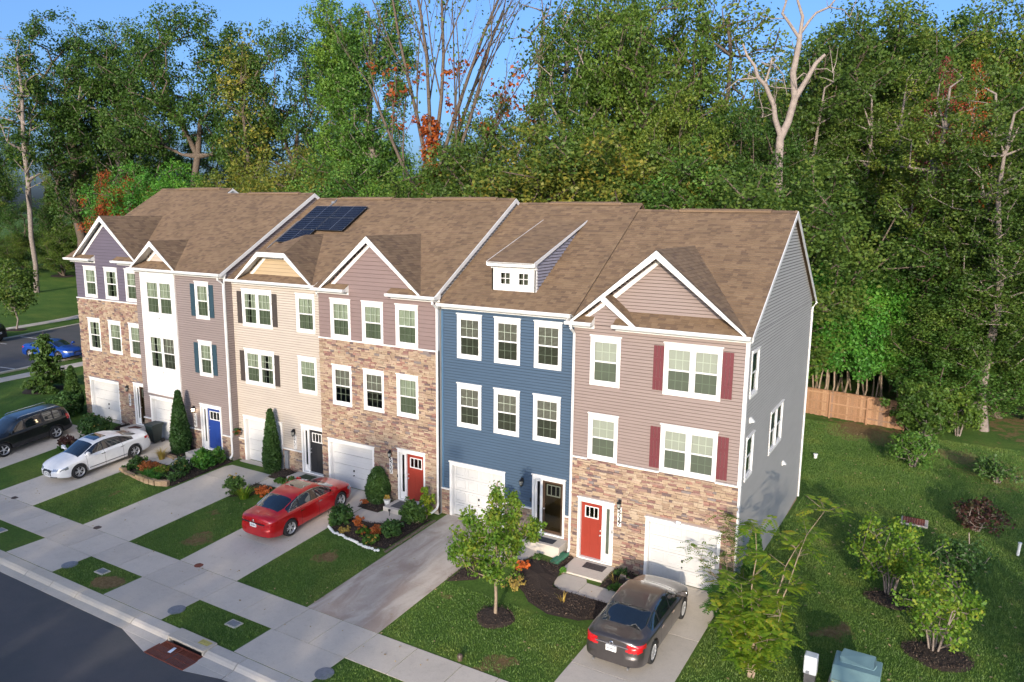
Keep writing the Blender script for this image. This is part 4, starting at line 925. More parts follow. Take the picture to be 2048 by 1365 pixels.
fbox(b, fr, -24.66, .06, 3.22, -22.17, .083, 3.36); fbox(b, fr, -23.46, .06, 6.5, -23.34, .083, 7.2); fbox(b, fr, -23.46, .06, 3.36, -23.34, .083, 4.35)
for z in (6.42, 7.14, 4.30): fbox(b, fr, -24.66, .06, z, -22.17, .083, z+.1)
b.build('bay_panel', WHITE, h)
b = MB(); b.box((-24.8, -.09, 3.10), (-22.03, 0, 3.22)); b.build('bay_skirt', WHITE, h)
eaves(h, 9.9, 0, [(-25.35, -18.3)], S_B)
roof_of(h, -25.3, -18.3, 9.9, 6.0, [(-25.3, -18.3, -.3)], 81); rakes(h, -18.3, 9.9, 6.0)
front_gable(h, -23.45, 1.75, -.3, 9.74, .78, lambda y: 9.9+.615*y, S_BT, .25, zfr=10.05, pitch=.17, shake=True, seed=91)
side_wall(h, -18.37, 0, 12.1, .3, 9.9, 6.0, S_B, sid_from=.9)
downspout(h, -18.42, 0, 9.55, .55, .0, .22, ytop=-.36); corner(h, -18.4, 0, 1.7, 9.5, .05)
lantern(h, fr, -21.12, 2.62, True); plaque(h, fr, -21.08, 1.78, 2.48, '5729')
rest(h, -25.3, -18.4, 0, .6, 9.9, 6, S_FS)
# ---- A: far end house
h = empty('town_house', (-28.3, .4, .8), 'leftmost town house with charcoal shake gable over a brown stone front', 'house', 'row of town houses')
W = [(a, a+1.15, z, z+t, c) for a, cs in ((-30.52, ('curtain', 'half')), (-28.6, ('open', 'curtain')), (-26.76, ('curtain', 'curtain'))) for (z, t), c in zip(((7.78, 1.76), (4.75, 1.87)), cs)]
fr, ho = front(h, -31.35, -25.3, .4, .8, 9.83, W, (-30.83, -28.05, .8, 3.15, dict(raised=False)), (-26.74, -25.35, .95, 3.32, BROWN_D, 'l', True), S_A)
siding(h, fr, -31.33, -25.3, 7.74, 9.83, ho, S_A, .17, shake=True); ledge(h, fr, -31.37, -25.3, 7.685, ho); stonework(h, fr, -31.35, -25.3, .82, 7.675, ho, 17)
eaves(h, 9.9, .4, [(-31.75, -29.38), (-27.36, -25.35)], S_A)
roof_of(h, -31.75, -25.3, 9.9, 6.5, [(-31.75, -29.38, .1), (-29.38, -27.36, .55), (-27.36, -25.3, .1)], 101)
front_gable(h, -28.17, 2.74, .1, 10.06, .81, lambda y: 9.9+.615*y, S_A, .4, zfr=9.8, pitch=.17, shake=True, seed=111)
side_wall(h, -31.35, .4, 12.1, .5, 9.9, 6.5, S_A, left=True); side_wall(h, -25.27, .4, 12.1, 9, 9.9, 6.5, S_FS)
b = MB(); b.prism([(-25.3, .1, 9.93), (-25.3, 6.5, 13.87), (-25.3, 6.5, 13.70), (-25.3, .1, 9.8)], (.03, 0, 0)); b.prism([(-25.3, 6.5, 13.91), (-25.3, 12.42, 10.27), (-25.3, 12.42, 10.08), (-25.3, 6.5, 13.72)], (.03, 0, 0)); b.build('rake_board', WHITEM, h)
lantern(h, fr, -27.2, 2.85); plaque(h, fr, -27.1, 1.95, 2.62, '5727')
rest(h, -31.35, -25.3, .4, .8, 9.9, 6.5, S_A)
# ------------------------------------------------------------------ vehicles
def paint(name, c, metal=.35, rough=.32, flake=True):
    m, nt, b = newmat(name); b.inputs['Base Color'].default_value = (*c, 1); b.inputs['Metallic'].default_value = metal
    b.inputs['Roughness'].default_value = rough; b.inputs['Coat Weight'].default_value = .9; b.inputs['Coat Roughness'].default_value = .03
    n1 = noise(nt, 5, 4); nt.links.new(ramp(nt, n1, [(.3, mul(c, .93)), (.7, mul(c, 1.05))]), b.inputs['Base Color'])
    nt.links.new(ramp(nt, noise(nt, 8, 5), [(.3, (.03,)*3), (.8, (.12,)*3)]), b.inputs['Coat Roughness'])
    return m
CGLASS, _nt, _b = newmat('car_glass'); _b.inputs['Base Color'].default_value = (.008, .012, .016, 1); _b.inputs['Roughness'].default_value = .04; _b.inputs['Specular IOR Level'].default_value = .9; _b.inputs['Coat Weight'].default_value = 1; _b.inputs['Coat Roughness'].default_value = .02
TYRE = mat('tyre', (.018, .018, .018), .85, var=.2, scale=20); RIM = mat('alloy_rim', (.62, .63, .64), .3, .6); RIMD = mat('rim_dark', (.02, .02, .022), .6)
CPLASTIC = mat('black_plastic', (.02, .02, .022), .6); CHROME = mat('chrome', (.7, .7, .72), .12, 1); SEAM = mat('panel_gap', (.008, .008, .008), .9)
TAIL, _nt, _b = newmat('tail_lens'); _b.inputs['Base Color'].default_value = (.42, .008, .012, 1); _b.inputs['Roughness'].default_value = .15; _b.inputs['Coat Weight'].default_value = 1
HEADL, _nt, _b = newmat('head_lens'); _b.inputs['Base Color'].default_value = (.42, .44, .46, 1); _b.inputs['Roughness'].default_value = .1; _b.inputs['Metallic'].default_value = .6; _b.inputs['Coat Weight'].default_value = 1
PLATE = mat('licence_plate', (.7, .7, .68), .5)
def smooth_interp(xs_, ys_, q):
    """monotone-ish cubic through the control points"""
    xs_, ys_, q = np.array(xs_, float), np.array(ys_, float), np.array(q, float)
    h = np.diff(xs_); d = np.diff(ys_)/h; m = np.zeros(len(xs_)); m[1:-1] = np.where(d[:-1]*d[1:] > 0, 2*d[:-1]*d[1:]/(d[:-1]+d[1:]+1e-12), 0); m[0], m[-1] = d[0], d[-1]
    i = np.clip(np.searchsorted(xs_, q)-1, 0, len(xs_)-2); t = (q-xs_[i])/h[i]
    return ((1+2*t)*(1-t)**2*ys_[i]+t*(1-t)**2*h[i]*m[i]+t*t*(3-2*t)*ys_[i+1]+t*t*(t-1)*h[i]*m[i+1])
SEDAN = dict(L=4.87, W=.915, xr=-1.38, xf=1.42, rw=.345, zb=.20,
    top=[(-2.435, .93), (-2.40, 1.02), (-2.25, 1.075), (-1.85, 1.11), (-1.60, 1.17), (-1.0, 1.37), (-.55, 1.455), (-.1, 1.475), (.35, 1.44), (.62, 1.36), (1.25, 1.06), (1.40, 1.02), (1.9, .93), (2.2, .82), (2.36, .70), (2.435, .58)],
    sh=[(-2.435, .80), (-2.3, .90), (-2.0, .96), (-1.0, .95), (0, .92), (1.0, .90), (1.5, .86), (2.0, .78), (2.25, .70), (2.435, .50)],
    wid=[(-2.435, .42), (-2.42, .55), (-2.38, .68), (-2.30, .79), (-2.1, .875), (-1.6, .91), (-.5, .92), (.6, .92), (1.5, .905), (1.9, .87), (2.15, .78), (2.30, .66), (2.38, .52), (2.42, .38), (2.435, .25)],
    ws=(.52, 1.30), rs=(-1.72, -.98), win=(-1.42, .98), pil=[(.12, .17), (-.82, -.76)], seams=(1.02, .145, -.79), hs=.62, base=1.04)
SUV = dict(L=4.62, W=.90, xr=-1.30, xf=1.33, rw=.36, zb=.26,
    top=[(-2.31, .95), (-2.27, 1.15), (-2.18, 1.35), (-2.02, 1.56), (-1.8, 1.64), (-1.2, 1.68), (-.4, 1.69), (.2, 1.67), (.55, 1.58), (1.12, 1.20), (1.25, 1.15), (1.8, 1.08), (2.1, .98), (2.25, .84), (2.31, .65)],
    sh=[(-2.31, .95), (-2.1, 1.06), (-1, 1.06), (0, 1.03), (1.0, 1.01), (1.6, .97), (2.0, .88), (2.2, .78), (2.31, .60)],
    wid=[(-2.31, .50), (-2.29, .64), (-2.24, .76), (-2.1, .86), (-1.6, .90), (0, .905), (1.4, .90), (1.85, .85), (2.1, .74), (2.22, .60), (2.28, .44), (2.31, .28)],
    ws=(.42, 1.16), rs=(-2.24, -1.98), win=(-1.95, .86), pil=[(.08, .14), (-.82, -.75), (-1.36, -1.28)], seams=(.98, .11, -.785), hs=.66, base=1.18)
def car_meshes(S, col_, tag_, sunroof=False, suv=False):
    L, Wd, zb, rw = S['L'], S['W'], S['zb'], S['rw']; h2 = L/2
    xs_ = set(np.round(np.linspace(-h2, h2, 72), 4)) | set(np.round(np.linspace(h2-.62, h2-.16, 22), 4)) | set(np.round(np.linspace(-h2+.16, -h2+.48, 16), 4)) | {round(s*(h2-e), 4) for s in (-1, 1) for e in (.03, .055, .085, .135)} | {round(s*(h2-e), 4) for s in (-1, 1) for e in (.0, .008, .02, .04, .07, .11, .16)}
    for c in (S['xr'], S['xf']): xs_ |= {round(c+(rw+.055)*math.sin(t), 4) for t in np.linspace(-1.57, 1.57, 15)}
    for s in S['seams']: xs_ |= {s-.006, s+.006}
    for a, c in S['pil']: xs_ |= {a, c}
    xs_ |= {S['ws'][0], S['ws'][1], S['rs'][0], S['rs'][1], S['win'][0], S['win'][1]}
    xs_ = np.array(sorted(xs_)); keep = [0]
    for i in range(1, len(xs_)):
        if xs_[i]-xs_[keep[-1]] > .0035: keep.append(i)
    xs_ = xs_[keep]
    f = lambda k: smooth_interp([p[0] for p in S[k]], [p[1] for p in S[k]], xs_)
    top, sh, wid = f('top'), f('sh'), f('wid'); H = top.max(); top = np.maximum(top, sh+.02)
    rings = []; T = np.linspace(0, 9, 82)
    for i, x in enumerate(xs_):
        w, zt, zs = wid[i], top[i], sh[i]; g_ = np.clip((zt-zs-.14)/(H-zs-.14), 0, 1); g_ = g_**.8
        zlow = zb+.10*max(0, (abs(x)-h2+.5)/.5)
        lerp = lambda a, b: a+(b-a)*g_
        wt = S['hs']*min(1, w/.85)
        ctl = [(0, zlow), (.80*w, zlow), (.95*w, zlow+.03), (1.0*w, zlow+.40*(zs-zlow)), (.985*w, zs-.06), (lerp(.93, .915)*w, lerp(zs+.005, zs+.03)),
               (lerp(.80*w, wt+.05), lerp(zs+.45*(zt-zs), zt-.115)), (lerp(.64*w, wt-.05), lerp(zs+.72*(zt-zs), zt-.035)), (lerp(.36*w, wt*.55), lerp(zs+.93*(zt-zs), zt-.008)), (0, zt)]
        yy = smooth_interp(range(10), [c[0] for c in ctl], T); zz = smooth_interp(range(10), [c[1] for c in ctl], T)
        # keep the cross section from bulging where the controls turn
        for xc in (S['xr'], S['xf']):
            r = rw+.05; d = abs(x-xc)
            if d < r: za = rw+.01+math.sqrt(r*r-d*d); lo = T <= 4.2; zz = np.where(lo, np.maximum(zz, np.minimum(za, zs-.09)), zz)
        rings.append((yy, zz))
    Y_ = np.array([r[0] for r in rings]); Z_ = np.array([r[1] for r in rings]); X_ = np.repeat(xs_[:, None], len(T), 1)
    # front and rear ends lean: bumper out, upper part in
    for s in (-1, 1):
        wgt = np.clip(1-(h2-s*X_)/.45, 0, 1)**1.2
        lean = np.interp(Z_, [.2, .35, .55, .62, .85, 1.05, 1.3], [-.07, 0, .0, -.035, -.07, -.03 if s < 0 else -.14, -.05])
        X_ = X_+s*wgt*lean
    n, k = X_.shape
    full = lambda A, sg: np.concatenate([A, sg*A[:, ::-1][:, 1:]], 1)
    XX, ZZ, YY = full(X_, 1), full(Z_, 1), full(Y_, -1)
    kk = XX.shape[1]; V = np.stack([XX, YY, ZZ], -1).reshape(-1, 3)
    tt = np.concatenate([T, T[::-1][1:]])
    groups = {q: [] for q in ('body', 'seam', 'trim', 'side_window', 'windshield', 'rear_window', 'headlight', 'taillight', 'grille', 'sunroof', 'bumper_trim')}
    for i in range(n-1):
        xa, xb = xs_[i], xs_[i+1]; xm = (xa+xb)/2
        for j in range(kk-1):
            t = (tt[j]+tt[j+1])/2; a = i*kk+j; face = (a, a+kk, a+kk+1, a+1)
            c = V[list(face)].mean(0); y, z = abs(c[1]), c[2]; w = wid[i]; gh = top[i]-sh[i]
            q = 'body'
            if 5.12 < t < 6.25 and S['win'][0] < xm < S['win'][1] and gh > .17:
                q = 'trim' if any(p0 <= xm <= p1 for p0, p1 in S['pil']) else 'side_window'
            elif t > 6.45 and S['ws'][0] < xm < S['ws'][1]: q = 'windshield'
            elif t > 6.45+.5*max(0, (S['rs'][0]+.25-xm)/.25) and S['rs'][0] < xm < S['rs'][1]: q = 'rear_window'
            elif sunroof and t > 7.5 and -.30 < xm < .28: q = 'sunroof'
            elif any(abs(xm-s) < .007 for s in S['seams']) and 2 < t < 5.2: q = 'seam'
            elif suv:
                if xm > 1.9 and .66 < z < .84 and y > .42: q = 'headlight'
                elif xm > 2.1 and .50 < z < .84 and y < .42 and t < 8: q = 'grille'
                elif xm < -1.98 and .88 < z < 1.16 and y > .66: q = 'taillight'
                elif t < 2.9: q = 'trim'
            else:
                if 1.88 < xm < 2.42 and .60+.10*(2.3-xm) < z < .70+.16*(2.3-xm) and y > .36: q = 'headlight'
                elif xm > 2.15 and .40 < z < .64 and y < .33: q = 'grille'
                elif xm > 2.15 and .28 < z < .36 and y < .6: q = 'grille'
                elif -2.44 < xm < -1.98 and .72+(.10 if xm > -2.2 else 0)+.0*y < z < .93 and y > .44: q = 'taillight'
                elif xm < -2.2 and .26 < z < .33 and y < .62: q = 'bumper_trim'
            groups[q].append(face)
    caps = [(tuple(range(kk)), 'body'), (tuple((n-1)*kk+j for j in reversed(range(kk))), 'body')]
    N = np.zeros_like(V); 
    g3 = V.reshape(n, kk, 3); du = np.gradient(g3, axis=0); dv = np.gradient(g3, axis=1); nn = np.cross(du, dv); nn /= (np.linalg.norm(nn, axis=2, keepdims=True)+1e-9)
    if (nn[n//2, kk//4, 1]*g3[n//2, kk//4, 1]) < 0: nn = -nn
    N = nn.reshape(-1, 3); out = {}
    def sub(faces, off, mats, mi=None):
        ids = sorted({v for f_ in faces for v in f_}); mp = {v: i for i, v in enumerate(ids)}
        me = bpy.data.meshes.new('car_part'); me.from_pydata((V[ids]+N[ids]*off).tolist(), [], [tuple(mp[v] for v in f_) for f_ in faces])
        for q in mats: me.materials.append(q)
        if mi: me.polygons.foreach_set('material_index', mi)
        me.polygons.foreach_set('use_smooth', [True]*len(faces)); me.update(); return me
    bf = groups['body']+groups['seam']+groups['trim']+[c[0] for c in caps]; mi = [0]*len(groups['body'])+[1]*len(groups['seam'])+[2]*len(groups['trim'])+[0, 0]
    out['body'] = sub(bf, 0, [col_, SEAM, CPLASTIC], mi)
    for q, m in (('windshield', CGLASS), ('rear_window', CGLASS), ('sunroof', CGLASS), ('grille', CPLASTIC), ('bumper_trim', CPLASTIC)):
        if groups[q]: out[q] = sub(groups[q], 0, [m])
    for q, m, o in (('headlight', HEADL, .004), ('taillight', TAIL, .006)):
        for s in (-1, 1):
            fs_ = [f_ for f_ in groups[q] if s*V[f_[0]][1] > 0]
            if fs_: out[(q, s)] = sub(fs_, 0, [m])
    cuts = sorted([S['win'][0]-1]+[(a+c)/2 for a, c in S['pil']]+[S['win'][1]+1])
    for s in (-1, 1):
        for a, c in zip(cuts[:-1], cuts[1:]):
            fs_ = [f_ for f_ in groups['side_window'] if s*V[f_[0]][1] > 0 and a < V[f_[0]][0] < c]
            if fs_: out[('side_window', s, a)] = sub(fs_, 0, [CGLASS])
    return out, S
WHEEL_ME = {}
def wheel_mesh(r, spokes=5, double=True):
    key = (r, spokes)
    if key in WHEEL_ME: return WHEEL_ME[key]
    ty = MB(); ty.lathe((0, 0, 0), [(r*.66, -.10), (r*.80, -.112), (r*.95, -.10), (r, -.07), (r, .07), (r*.95, .10), (r*.80, .112), (r*.66, .10)], 36, axis='y'); ty.f = ty.f[:-2]; ty.m = ty.m[:-2]
    rm = MB(); rm.lathe((0, 0, 0), [(r*.67, -.10), (r*.69, .085), (r*.66, .092), (r*.62, .075), (r*.60, -.09)], 36, axis='y'); rm.f = rm.f[:-2]; rm.m = rm.m[:-2]
    rm.lathe((0, 0, 0), [(r*.20, .0), (r*.18, .075), (r*.12, .082)], 16, axis='y')
    for i in range(spokes):
        for dt in ((-.16, .16) if double else (0,)):
            t = 2*math.pi*i/spokes; t2 = t+dt*1.3; w = .030 if double else .05
            a = Vector((math.cos(t+dt*.5)*r*.15, .055, math.sin(t+dt*.5)*r*.15)); c = Vector((math.cos(t2)*r*.63, .075, math.sin(t2)*r*.63)); p = Vector((-math.sin(t2), 0, math.cos(t2)))*w*.5
            rm.prism([a-p*.8, c-p, c+p, a+p*.8], (0, .018, 0))
    dk = MB(); dk.lathe((0, 0, 0), [(r*.64, -.02), (r*.64, .01), (0.02, .012)], 24, axis='y')
    res = (ty.mesh('tyre', TYRE, smooth=True), rm.mesh('rim', RIM), dk.mesh('brake_disc', RIMD)); WHEEL_ME[key] = res; return res
def vehicle(name, at, rz, S, color, label, cat, sunroof=False, suv=False, pitch=0, spokes=5, plate=True, double=True):
    root = empty(name, at, label, cat, 'parked cars'); root.rotation_euler = (0, pitch, rz)
    WL[root.name] = (0, 0, 0)
    ms, _ = car_meshes(S, color, name, sunroof, suv)
    body = None
    for k, me in ms.items():
        nm = k if isinstance(k, str) else k[0]; o = place(nm, me, root)
        if nm == 'body': body = o
    L, h2 = S['L'], S['L']/2
    for x in (S['xr'], S['xf']):
        for s in (-1, 1):
            ty, rm, dk = wheel_mesh(S['rw'], spokes, double); w = place('wheel', ty, root); w.location = (x, s*(S['W']-.115), S['rw']); w.rotation_euler.z = 0 if s > 0 else math.pi
            for me in (rm, dk): o = place(me.name.split('.')[0], me, w)
    for s in (-1, 1):   # mirrors and handles
        b = MB(); mx = S['ws'][1]-.33; z = S['sh'][4][1]+.10
        b.prism([(mx-.05, s*.92, z), (mx+.09, s*.93, z), (mx+.06, s*.93, z+.15), (mx-.05, s*.92, z+.15)], (0, s*.19, 0)); b.prism([(mx-.02, s*.78, z-.02), (mx+.08, s*.78, z-.02), (mx+.08, s*.78, z+.06), (mx-.02, s*.78, z+.06)], (0, s*.16, 0))
        b.build('mirror', color, root, bevel=.02)
        for hx in ((S['pil'][0][0]+.02, S['pil'][1][0]+.0) if 1 else ()):
            b = MB(); zz = S['sh'][3][1]-.13; b.box((hx-.02, s*(S['W']-.005), zz), (hx+.17, s*(S['W']+.03), zz+.028)); b.build('door_handle', CHROME, root)
    if plate:
        b = MB(); pz = .74 if not suv else .82; b.box((-h2-.0, -.155, pz-.08), (-h2+.09, .155, pz+.08)); p = b.build('licence_plate', PLATE, root)
        b = MB()
        for k in range(6): b.box((-h2-.004, -.115+.04*k, pz-.03), (-h2, -.092+.04*k, pz+.03))
        b.build('plate_print', mat('plate_print', (.08, .08, .12), .6), p)
    return root
def extra(root, name, b, m, **k): return place(name, b.mesh(name, m, (0, 0, 0)), root, **k)
def badge(root, x, z, r=.05, m=None):
    b = MB(); 
    pts = [(x, r*1.15*math.cos(t), z+r*math.sin(t)) for t in np.linspace(0, 2*math.pi, 17)]; b.tube(pts, .009, 5); b.tube([(x, -r*1.25, z), (x, r*1.25, z)], .010, 5); extra(root, 'badge', b, CHROME)
def slope_at(x): b_ = float(np.interp(x, bxs, bzs)); return math.atan(b_/7.7)
# grey saloon on the end drive (nose to the garage)
RED = paint('red_paint', (.46, .006, .010), .25); WHT = paint('white_paint', (.72, .72, .71), .0, .35); GRY = paint('graphite_paint', (.072, .064, .062), .55, .35); BLKP = paint('black_paint', (.008, .010, .010), .1, .3); BLU = paint('blue_paint', (.012, .075, .40), .4, .3)
CARD = empty
r = vehicle('parked_car', (4.14, -3.46, g(4.14, -3.5)+.014), R(90), SEDAN, GRY, 'dark grey saloon seen from behind, nose against the white garage of the end house', 'car', spokes=10, double=False)
badge(r, -2.41, .90, .045)
b = MB(); b.box((-2.40, -.5, .835), (-2.375, .5, .86)); extra(r, 'chrome_strip', b, CHROME)
b = MB()
for s in (-1, 1): b.tube([(-2.45, s*.52, .27), (-2.25, s*.52, .27)], .035, 10)
extra(r, 'exhaust', b, STEEL)
r = vehicle('parked_car', (-10.70, -3.05, g(-10.7, -3.05)+.014), R(90), SEDAN, RED, 'bright red saloon on the drive in front of the tall stone house', 'car', sunroof=True, pitch=-slope_at(-10.7))
badge(r, -2.40, .90, .04)
b = MB(); b.box((-2.43, -.60, .80), (-2.375, .60, .825)); extra(r, 'light_bar', b, CPLASTIC)
for s in (-1, 1):
    b = MB(); b.tube([(-1.40, s*.865, .985), (-.6, s*.855, .975), (.3, s*.85, .96), (1.0, s*.865, .945)], .009, 5); b.tube([(-1.42, s*.862, .99), (-1.05, s*.72, 1.22), (-.5, s*.675, 1.352), (0, s*.665, 1.368), (.45, s*.69, 1.31), (.95, s*.82, 1.02)], .009, 5); extra(r, 'window_trim', b, CHROME)
r = vehicle('parked_car', (-23.80, -3.60, g(-23.8, -3.6)+.014), R(-90), SEDAN, WHT, 'white saloon with dark sunroof on the drive beside the block edged flower bed', 'car', sunroof=True, pitch=slope_at(-23.8))
badge(r, 2.40, .56, .05)
b = MB(); b.box((2.40, -.17, .40), (2.43, .17, .50)); extra(r, 'licence_plate', b, [CPLASTIC]); b = MB(); b.box((2.428, -.12, .415), (2.435, .12, .485)); extra(r, 'plate_print', b, [PLATE])
for s in (-1, 1): b = MB(); b.box((-.95, s*.915, .36), (.95, s*.930, .385)); extra(r, 'side_moulding', b, CPLASTIC)
r = vehicle('parked_car', (-29.9, -3.95, g(-29.9, -3.95)+.014), R(-90), SUV, BLKP, 'black crossover with roof rails on the leftmost drive', 'car', suv=True, pitch=slope_at(-29.9), double=False)
for s in (-1, 1): b = MB(); b.tube([(-1.75, s*.60, 1.66), (-1.65, s*.60, 1.70), (.2, s*.61, 1.71), (.3, s*.61, 1.66)], .018, 6); extra(r, 'roof_rail', b, CHROME)
r = vehicle('parked_car', (-49.7, 8.55, .93), R(14), SEDAN, BLU, 'bright blue saloon parked in the side street behind the spruce', 'car')
r = vehicle('parked_car', (-62.3, 9.05, .93), R(198), SUV, BLKP, 'black car cut off by the left edge of the picture across the side street', 'car', suv=True)
# ------------------------------------------------------------------ vegetation
def tubes_np(segs, n=6):
    """segs: (p0, r0, p1, r1); tapered tubes as one quad mesh"""
    P0 = np.array([s[0] for s in segs]); P1 = np.array([s[2] for s in segs]); r0 = np.array([s[1] for s in segs]); r1 = np.array([s[3] for s in segs])
    d = P1-P0; L = np.linalg.norm(d, axis=1, keepdims=True)+1e-9; d = d/L
    ref = np.where(np.abs(d[:, 2:3]) < .9, np.array([[0, 0, 1.]]), np.array([[1., 0, 0]]))
    a = np.cross(d, ref); a /= np.linalg.norm(a, axis=1, keepdims=True); b = np.cross(d, a)
    t = np.linspace(0, 2*np.pi, n, endpoint=False); c, s = np.cos(t), np.sin(t)
    ring = lambda P, r: P[:, None]+(a[:, None]*c[None, :, None]+b[:, None]*s[None, :, None])*r[:, None, None]
    V = np.concatenate([ring(P0-d*.3*r0[:, None], r0), ring(P1, r1)], 1).reshape(-1, 3)
    base = np.arange(len(segs))[:, None]*2*n; j = np.arange(n)[None]; k = (j+1) % n
    F = np.stack([base+j, base+k, base+n+k, base+n+j], -1).reshape(-1, 4); return V, F
def leaves_np(C, rad, m, size, q, up=.35, flat=.8, shape=1.5, out=None):
    """m leaf quads scattered round every centre C"""
    n = len(C)*m; P = np.repeat(C, m, 0); r = np.repeat(np.broadcast_to(rad, (len(C),)), m)
    g_ = q.normal(size=(n, 3)); g_ /= np.linalg.norm(g_, axis=1, keepdims=True); g_ *= (q.random((n, 1))**.45)
    g_[:, 2] *= flat; P = P+g_*r[:, None]
    nrm = q.normal(size=(n, 3)); nrm /= np.linalg.norm(nrm, axis=1, keepdims=True); nrm = nrm*.8+g_*.9; nrm[:, 2] += up
    nrm /= np.linalg.norm(nrm, axis=1, keepdims=True)
    ref = q.normal(size=(n, 3)); u = np.cross(nrm, ref); u /= np.linalg.norm(u, axis=1, keepdims=True)+1e-9; v = np.cross(nrm, u)
    s = size*(.6+.8*q.random((n, 1))); L = s*shape*.5; w = s*.5
    V = np.stack([P-u*L, P+v*w-u*L*.1, P+u*L, P-v*w-u*L*.1], 1).reshape(-1, 3)
    return V, np.arange(n*4).reshape(-1, 4)
def skeleton(pts, trunk, q, rt, wander=.25, minr=.02):
    """joins crown points to a trunk polyline, nearest first; radii by a pipe rule"""
    nodes = [np.array(p, float) for p in trunk]; par = [-1]+list(range(len(trunk)-1)); T0 = np.array(trunk)
    dd = np.min(np.linalg.norm(pts[:, None]-T0[None], axis=2), axis=1)
    for i in np.argsort(dd):
        p = pts[i]; A = np.array(nodes); dv = p-A; dist = np.linalg.norm(dv, axis=1)
        cost = dist+np.maximum(0, A[:, 2]-p[2]+.25*dist)*1.6
        j = int(np.argmin(cost)); dj = dist[j]; k = max(1, int(dj/1.3))
        last = j
        for s in range(1, k+1):
            t = s/k; x = A[j]+(p-A[j])*t; 
            if s < k: x = x+q.normal(size=3)*wander*dj*.12+np.array([0, 0, -.10*dj*math.sin(math.pi*t)])
            nodes.append(x); par.append(last); last = len(nodes)-1
    N = np.array(nodes); w = np.zeros(len(N)); kids = [[] for _ in N]
    for i, p in enumerate(par):
        if p >= 0: kids[p].append(i)
    for i in range(len(N)-1, -1, -1): w[i] += 1; 
    w = np.ones(len(N))
    for i in range(len(N)-1, 0, -1): w[par[i]] += w[i]
    # trunk nodes come first so reverse order is safe except within the trunk itself
    R_ = np.maximum(minr, rt*(w/w[0])**.5)
    tz = np.array([t[2] for t in trunk]); 
    for i in range(len(trunk)): R_[i] = max(R_[i], rt*(1-.75*i/max(1, len(trunk)-1))) if i else rt*1.25
    return [(N[par[i]], R_[par[i]] if par[i] < len(trunk) or kids[par[i]] else R_[i], N[i], R_[i]) for i in range(1, len(N))]
def ell_points(q, n, c, r, shell=.55, bias=0):
    g_ = q.normal(size=(n*3, 3)); g_ /= np.linalg.norm(g_, axis=1, keepdims=True); g_ *= (shell+(1-shell)*q.random((n*3, 1))**.8)
    lump = 1+.22*np.sin(g_[:, :1]*5+c[0])*np.cos(g_[:, 1:2]*6+c[1]+g_[:, 2:]*4)
    P = np.array(c)+g_*lump*np.array(r); return P[:n]
def tree_meshes(name, seed, lobes, trunk, rt, leafm, barkm, nper=34, crad=.95, size=.22, wander=.3, ivy=None, shell=.5, leaf_frac=1, nodes_scale=1, minr=.02, extra_leaf=None):
    """lobes: (centre, radii, clump count). returns (trunk mesh, crown mesh)"""
    q = np.random.default_rng(seed)
    P = np.concatenate([ell_points(q, int(n*nodes_scale), c, r, shell) for c, r, n in lobes])
    P = P[P[:, 2] > lobes[0][0][2]*.12]
    segs = skeleton(P, trunk, q, rt, wander, minr)
    V, F = tubes_np(segs); tm = np_mesh(name+'_trunk', V, F, barkm); tm.polygons.foreach_set('use_smooth', [True]*len(F))
    sel = P[q.random(len(P)) < leaf_frac]
    LV, LF = leaves_np(sel, crad*(.7+.6*q.random(len(sel))), nper, size, q)
    mats = [leafm]; mi = np.zeros(len(LF), int)
    if ivy is not None:
        z0, z1, rr, n, m2 = ivy; T = np.array(trunk); z = q.uniform(z0, z1, n)
        cx = np.interp(z, T[:, 2], T[:, 0]); cy = np.interp(z, T[:, 2], T[:, 1]); a = q.uniform(0, 6.28, n); C = np.stack([cx+np.cos(a)*rr*.5, cy+np.sin(a)*rr*.5, z], 1)
        V2, F2 = leaves_np(C, rr, 26, size, q); LF = np.concatenate([LF, F2+len(LV)]); LV = np.concatenate([LV, V2]); mats.append(m2); mi = np.concatenate([mi, np.ones(len(F2), int)])
    if extra_leaf is not None:
        c, r, n, m2 = extra_leaf; C = ell_points(q, n, c, r, .3); V2, F2 = leaves_np(C, .6, 24, size, q); mats.append(m2); mi = np.concatenate([mi, np.full(len(F2), len(mats)-1)]); LF = np.concatenate([LF, F2+len(LV)]); LV = np.concatenate([LV, V2])
    return tm, np_mesh(name+'_crown', LV, LF, mats, mi)
PROTO = {}
def proto(key, *a, **k): PROTO[key] = tree_meshes(key, *a, **k)
def tree(key, x, y, sc=1, rz=0, name='tree', label='', cat='tree', group='trees in the wood behind the houses', scz=None, z=None, mats=None):
    zz = g(x, y) if z is None else z
    t = empty(name, (x, y, zz), label, cat, group); t.rotation_euler.z = rz; t.scale = (sc, sc, scz or sc); WL[t.name] = (0, 0, 0)
    tm, cm = PROTO[key]; place('trunk', tm, t); c = place('crown', cm, t)
    if mats:
        for i, m in enumerate(mats): c.material_slots[i].link = 'OBJECT'; c.material_slots[i].material = m
    return t
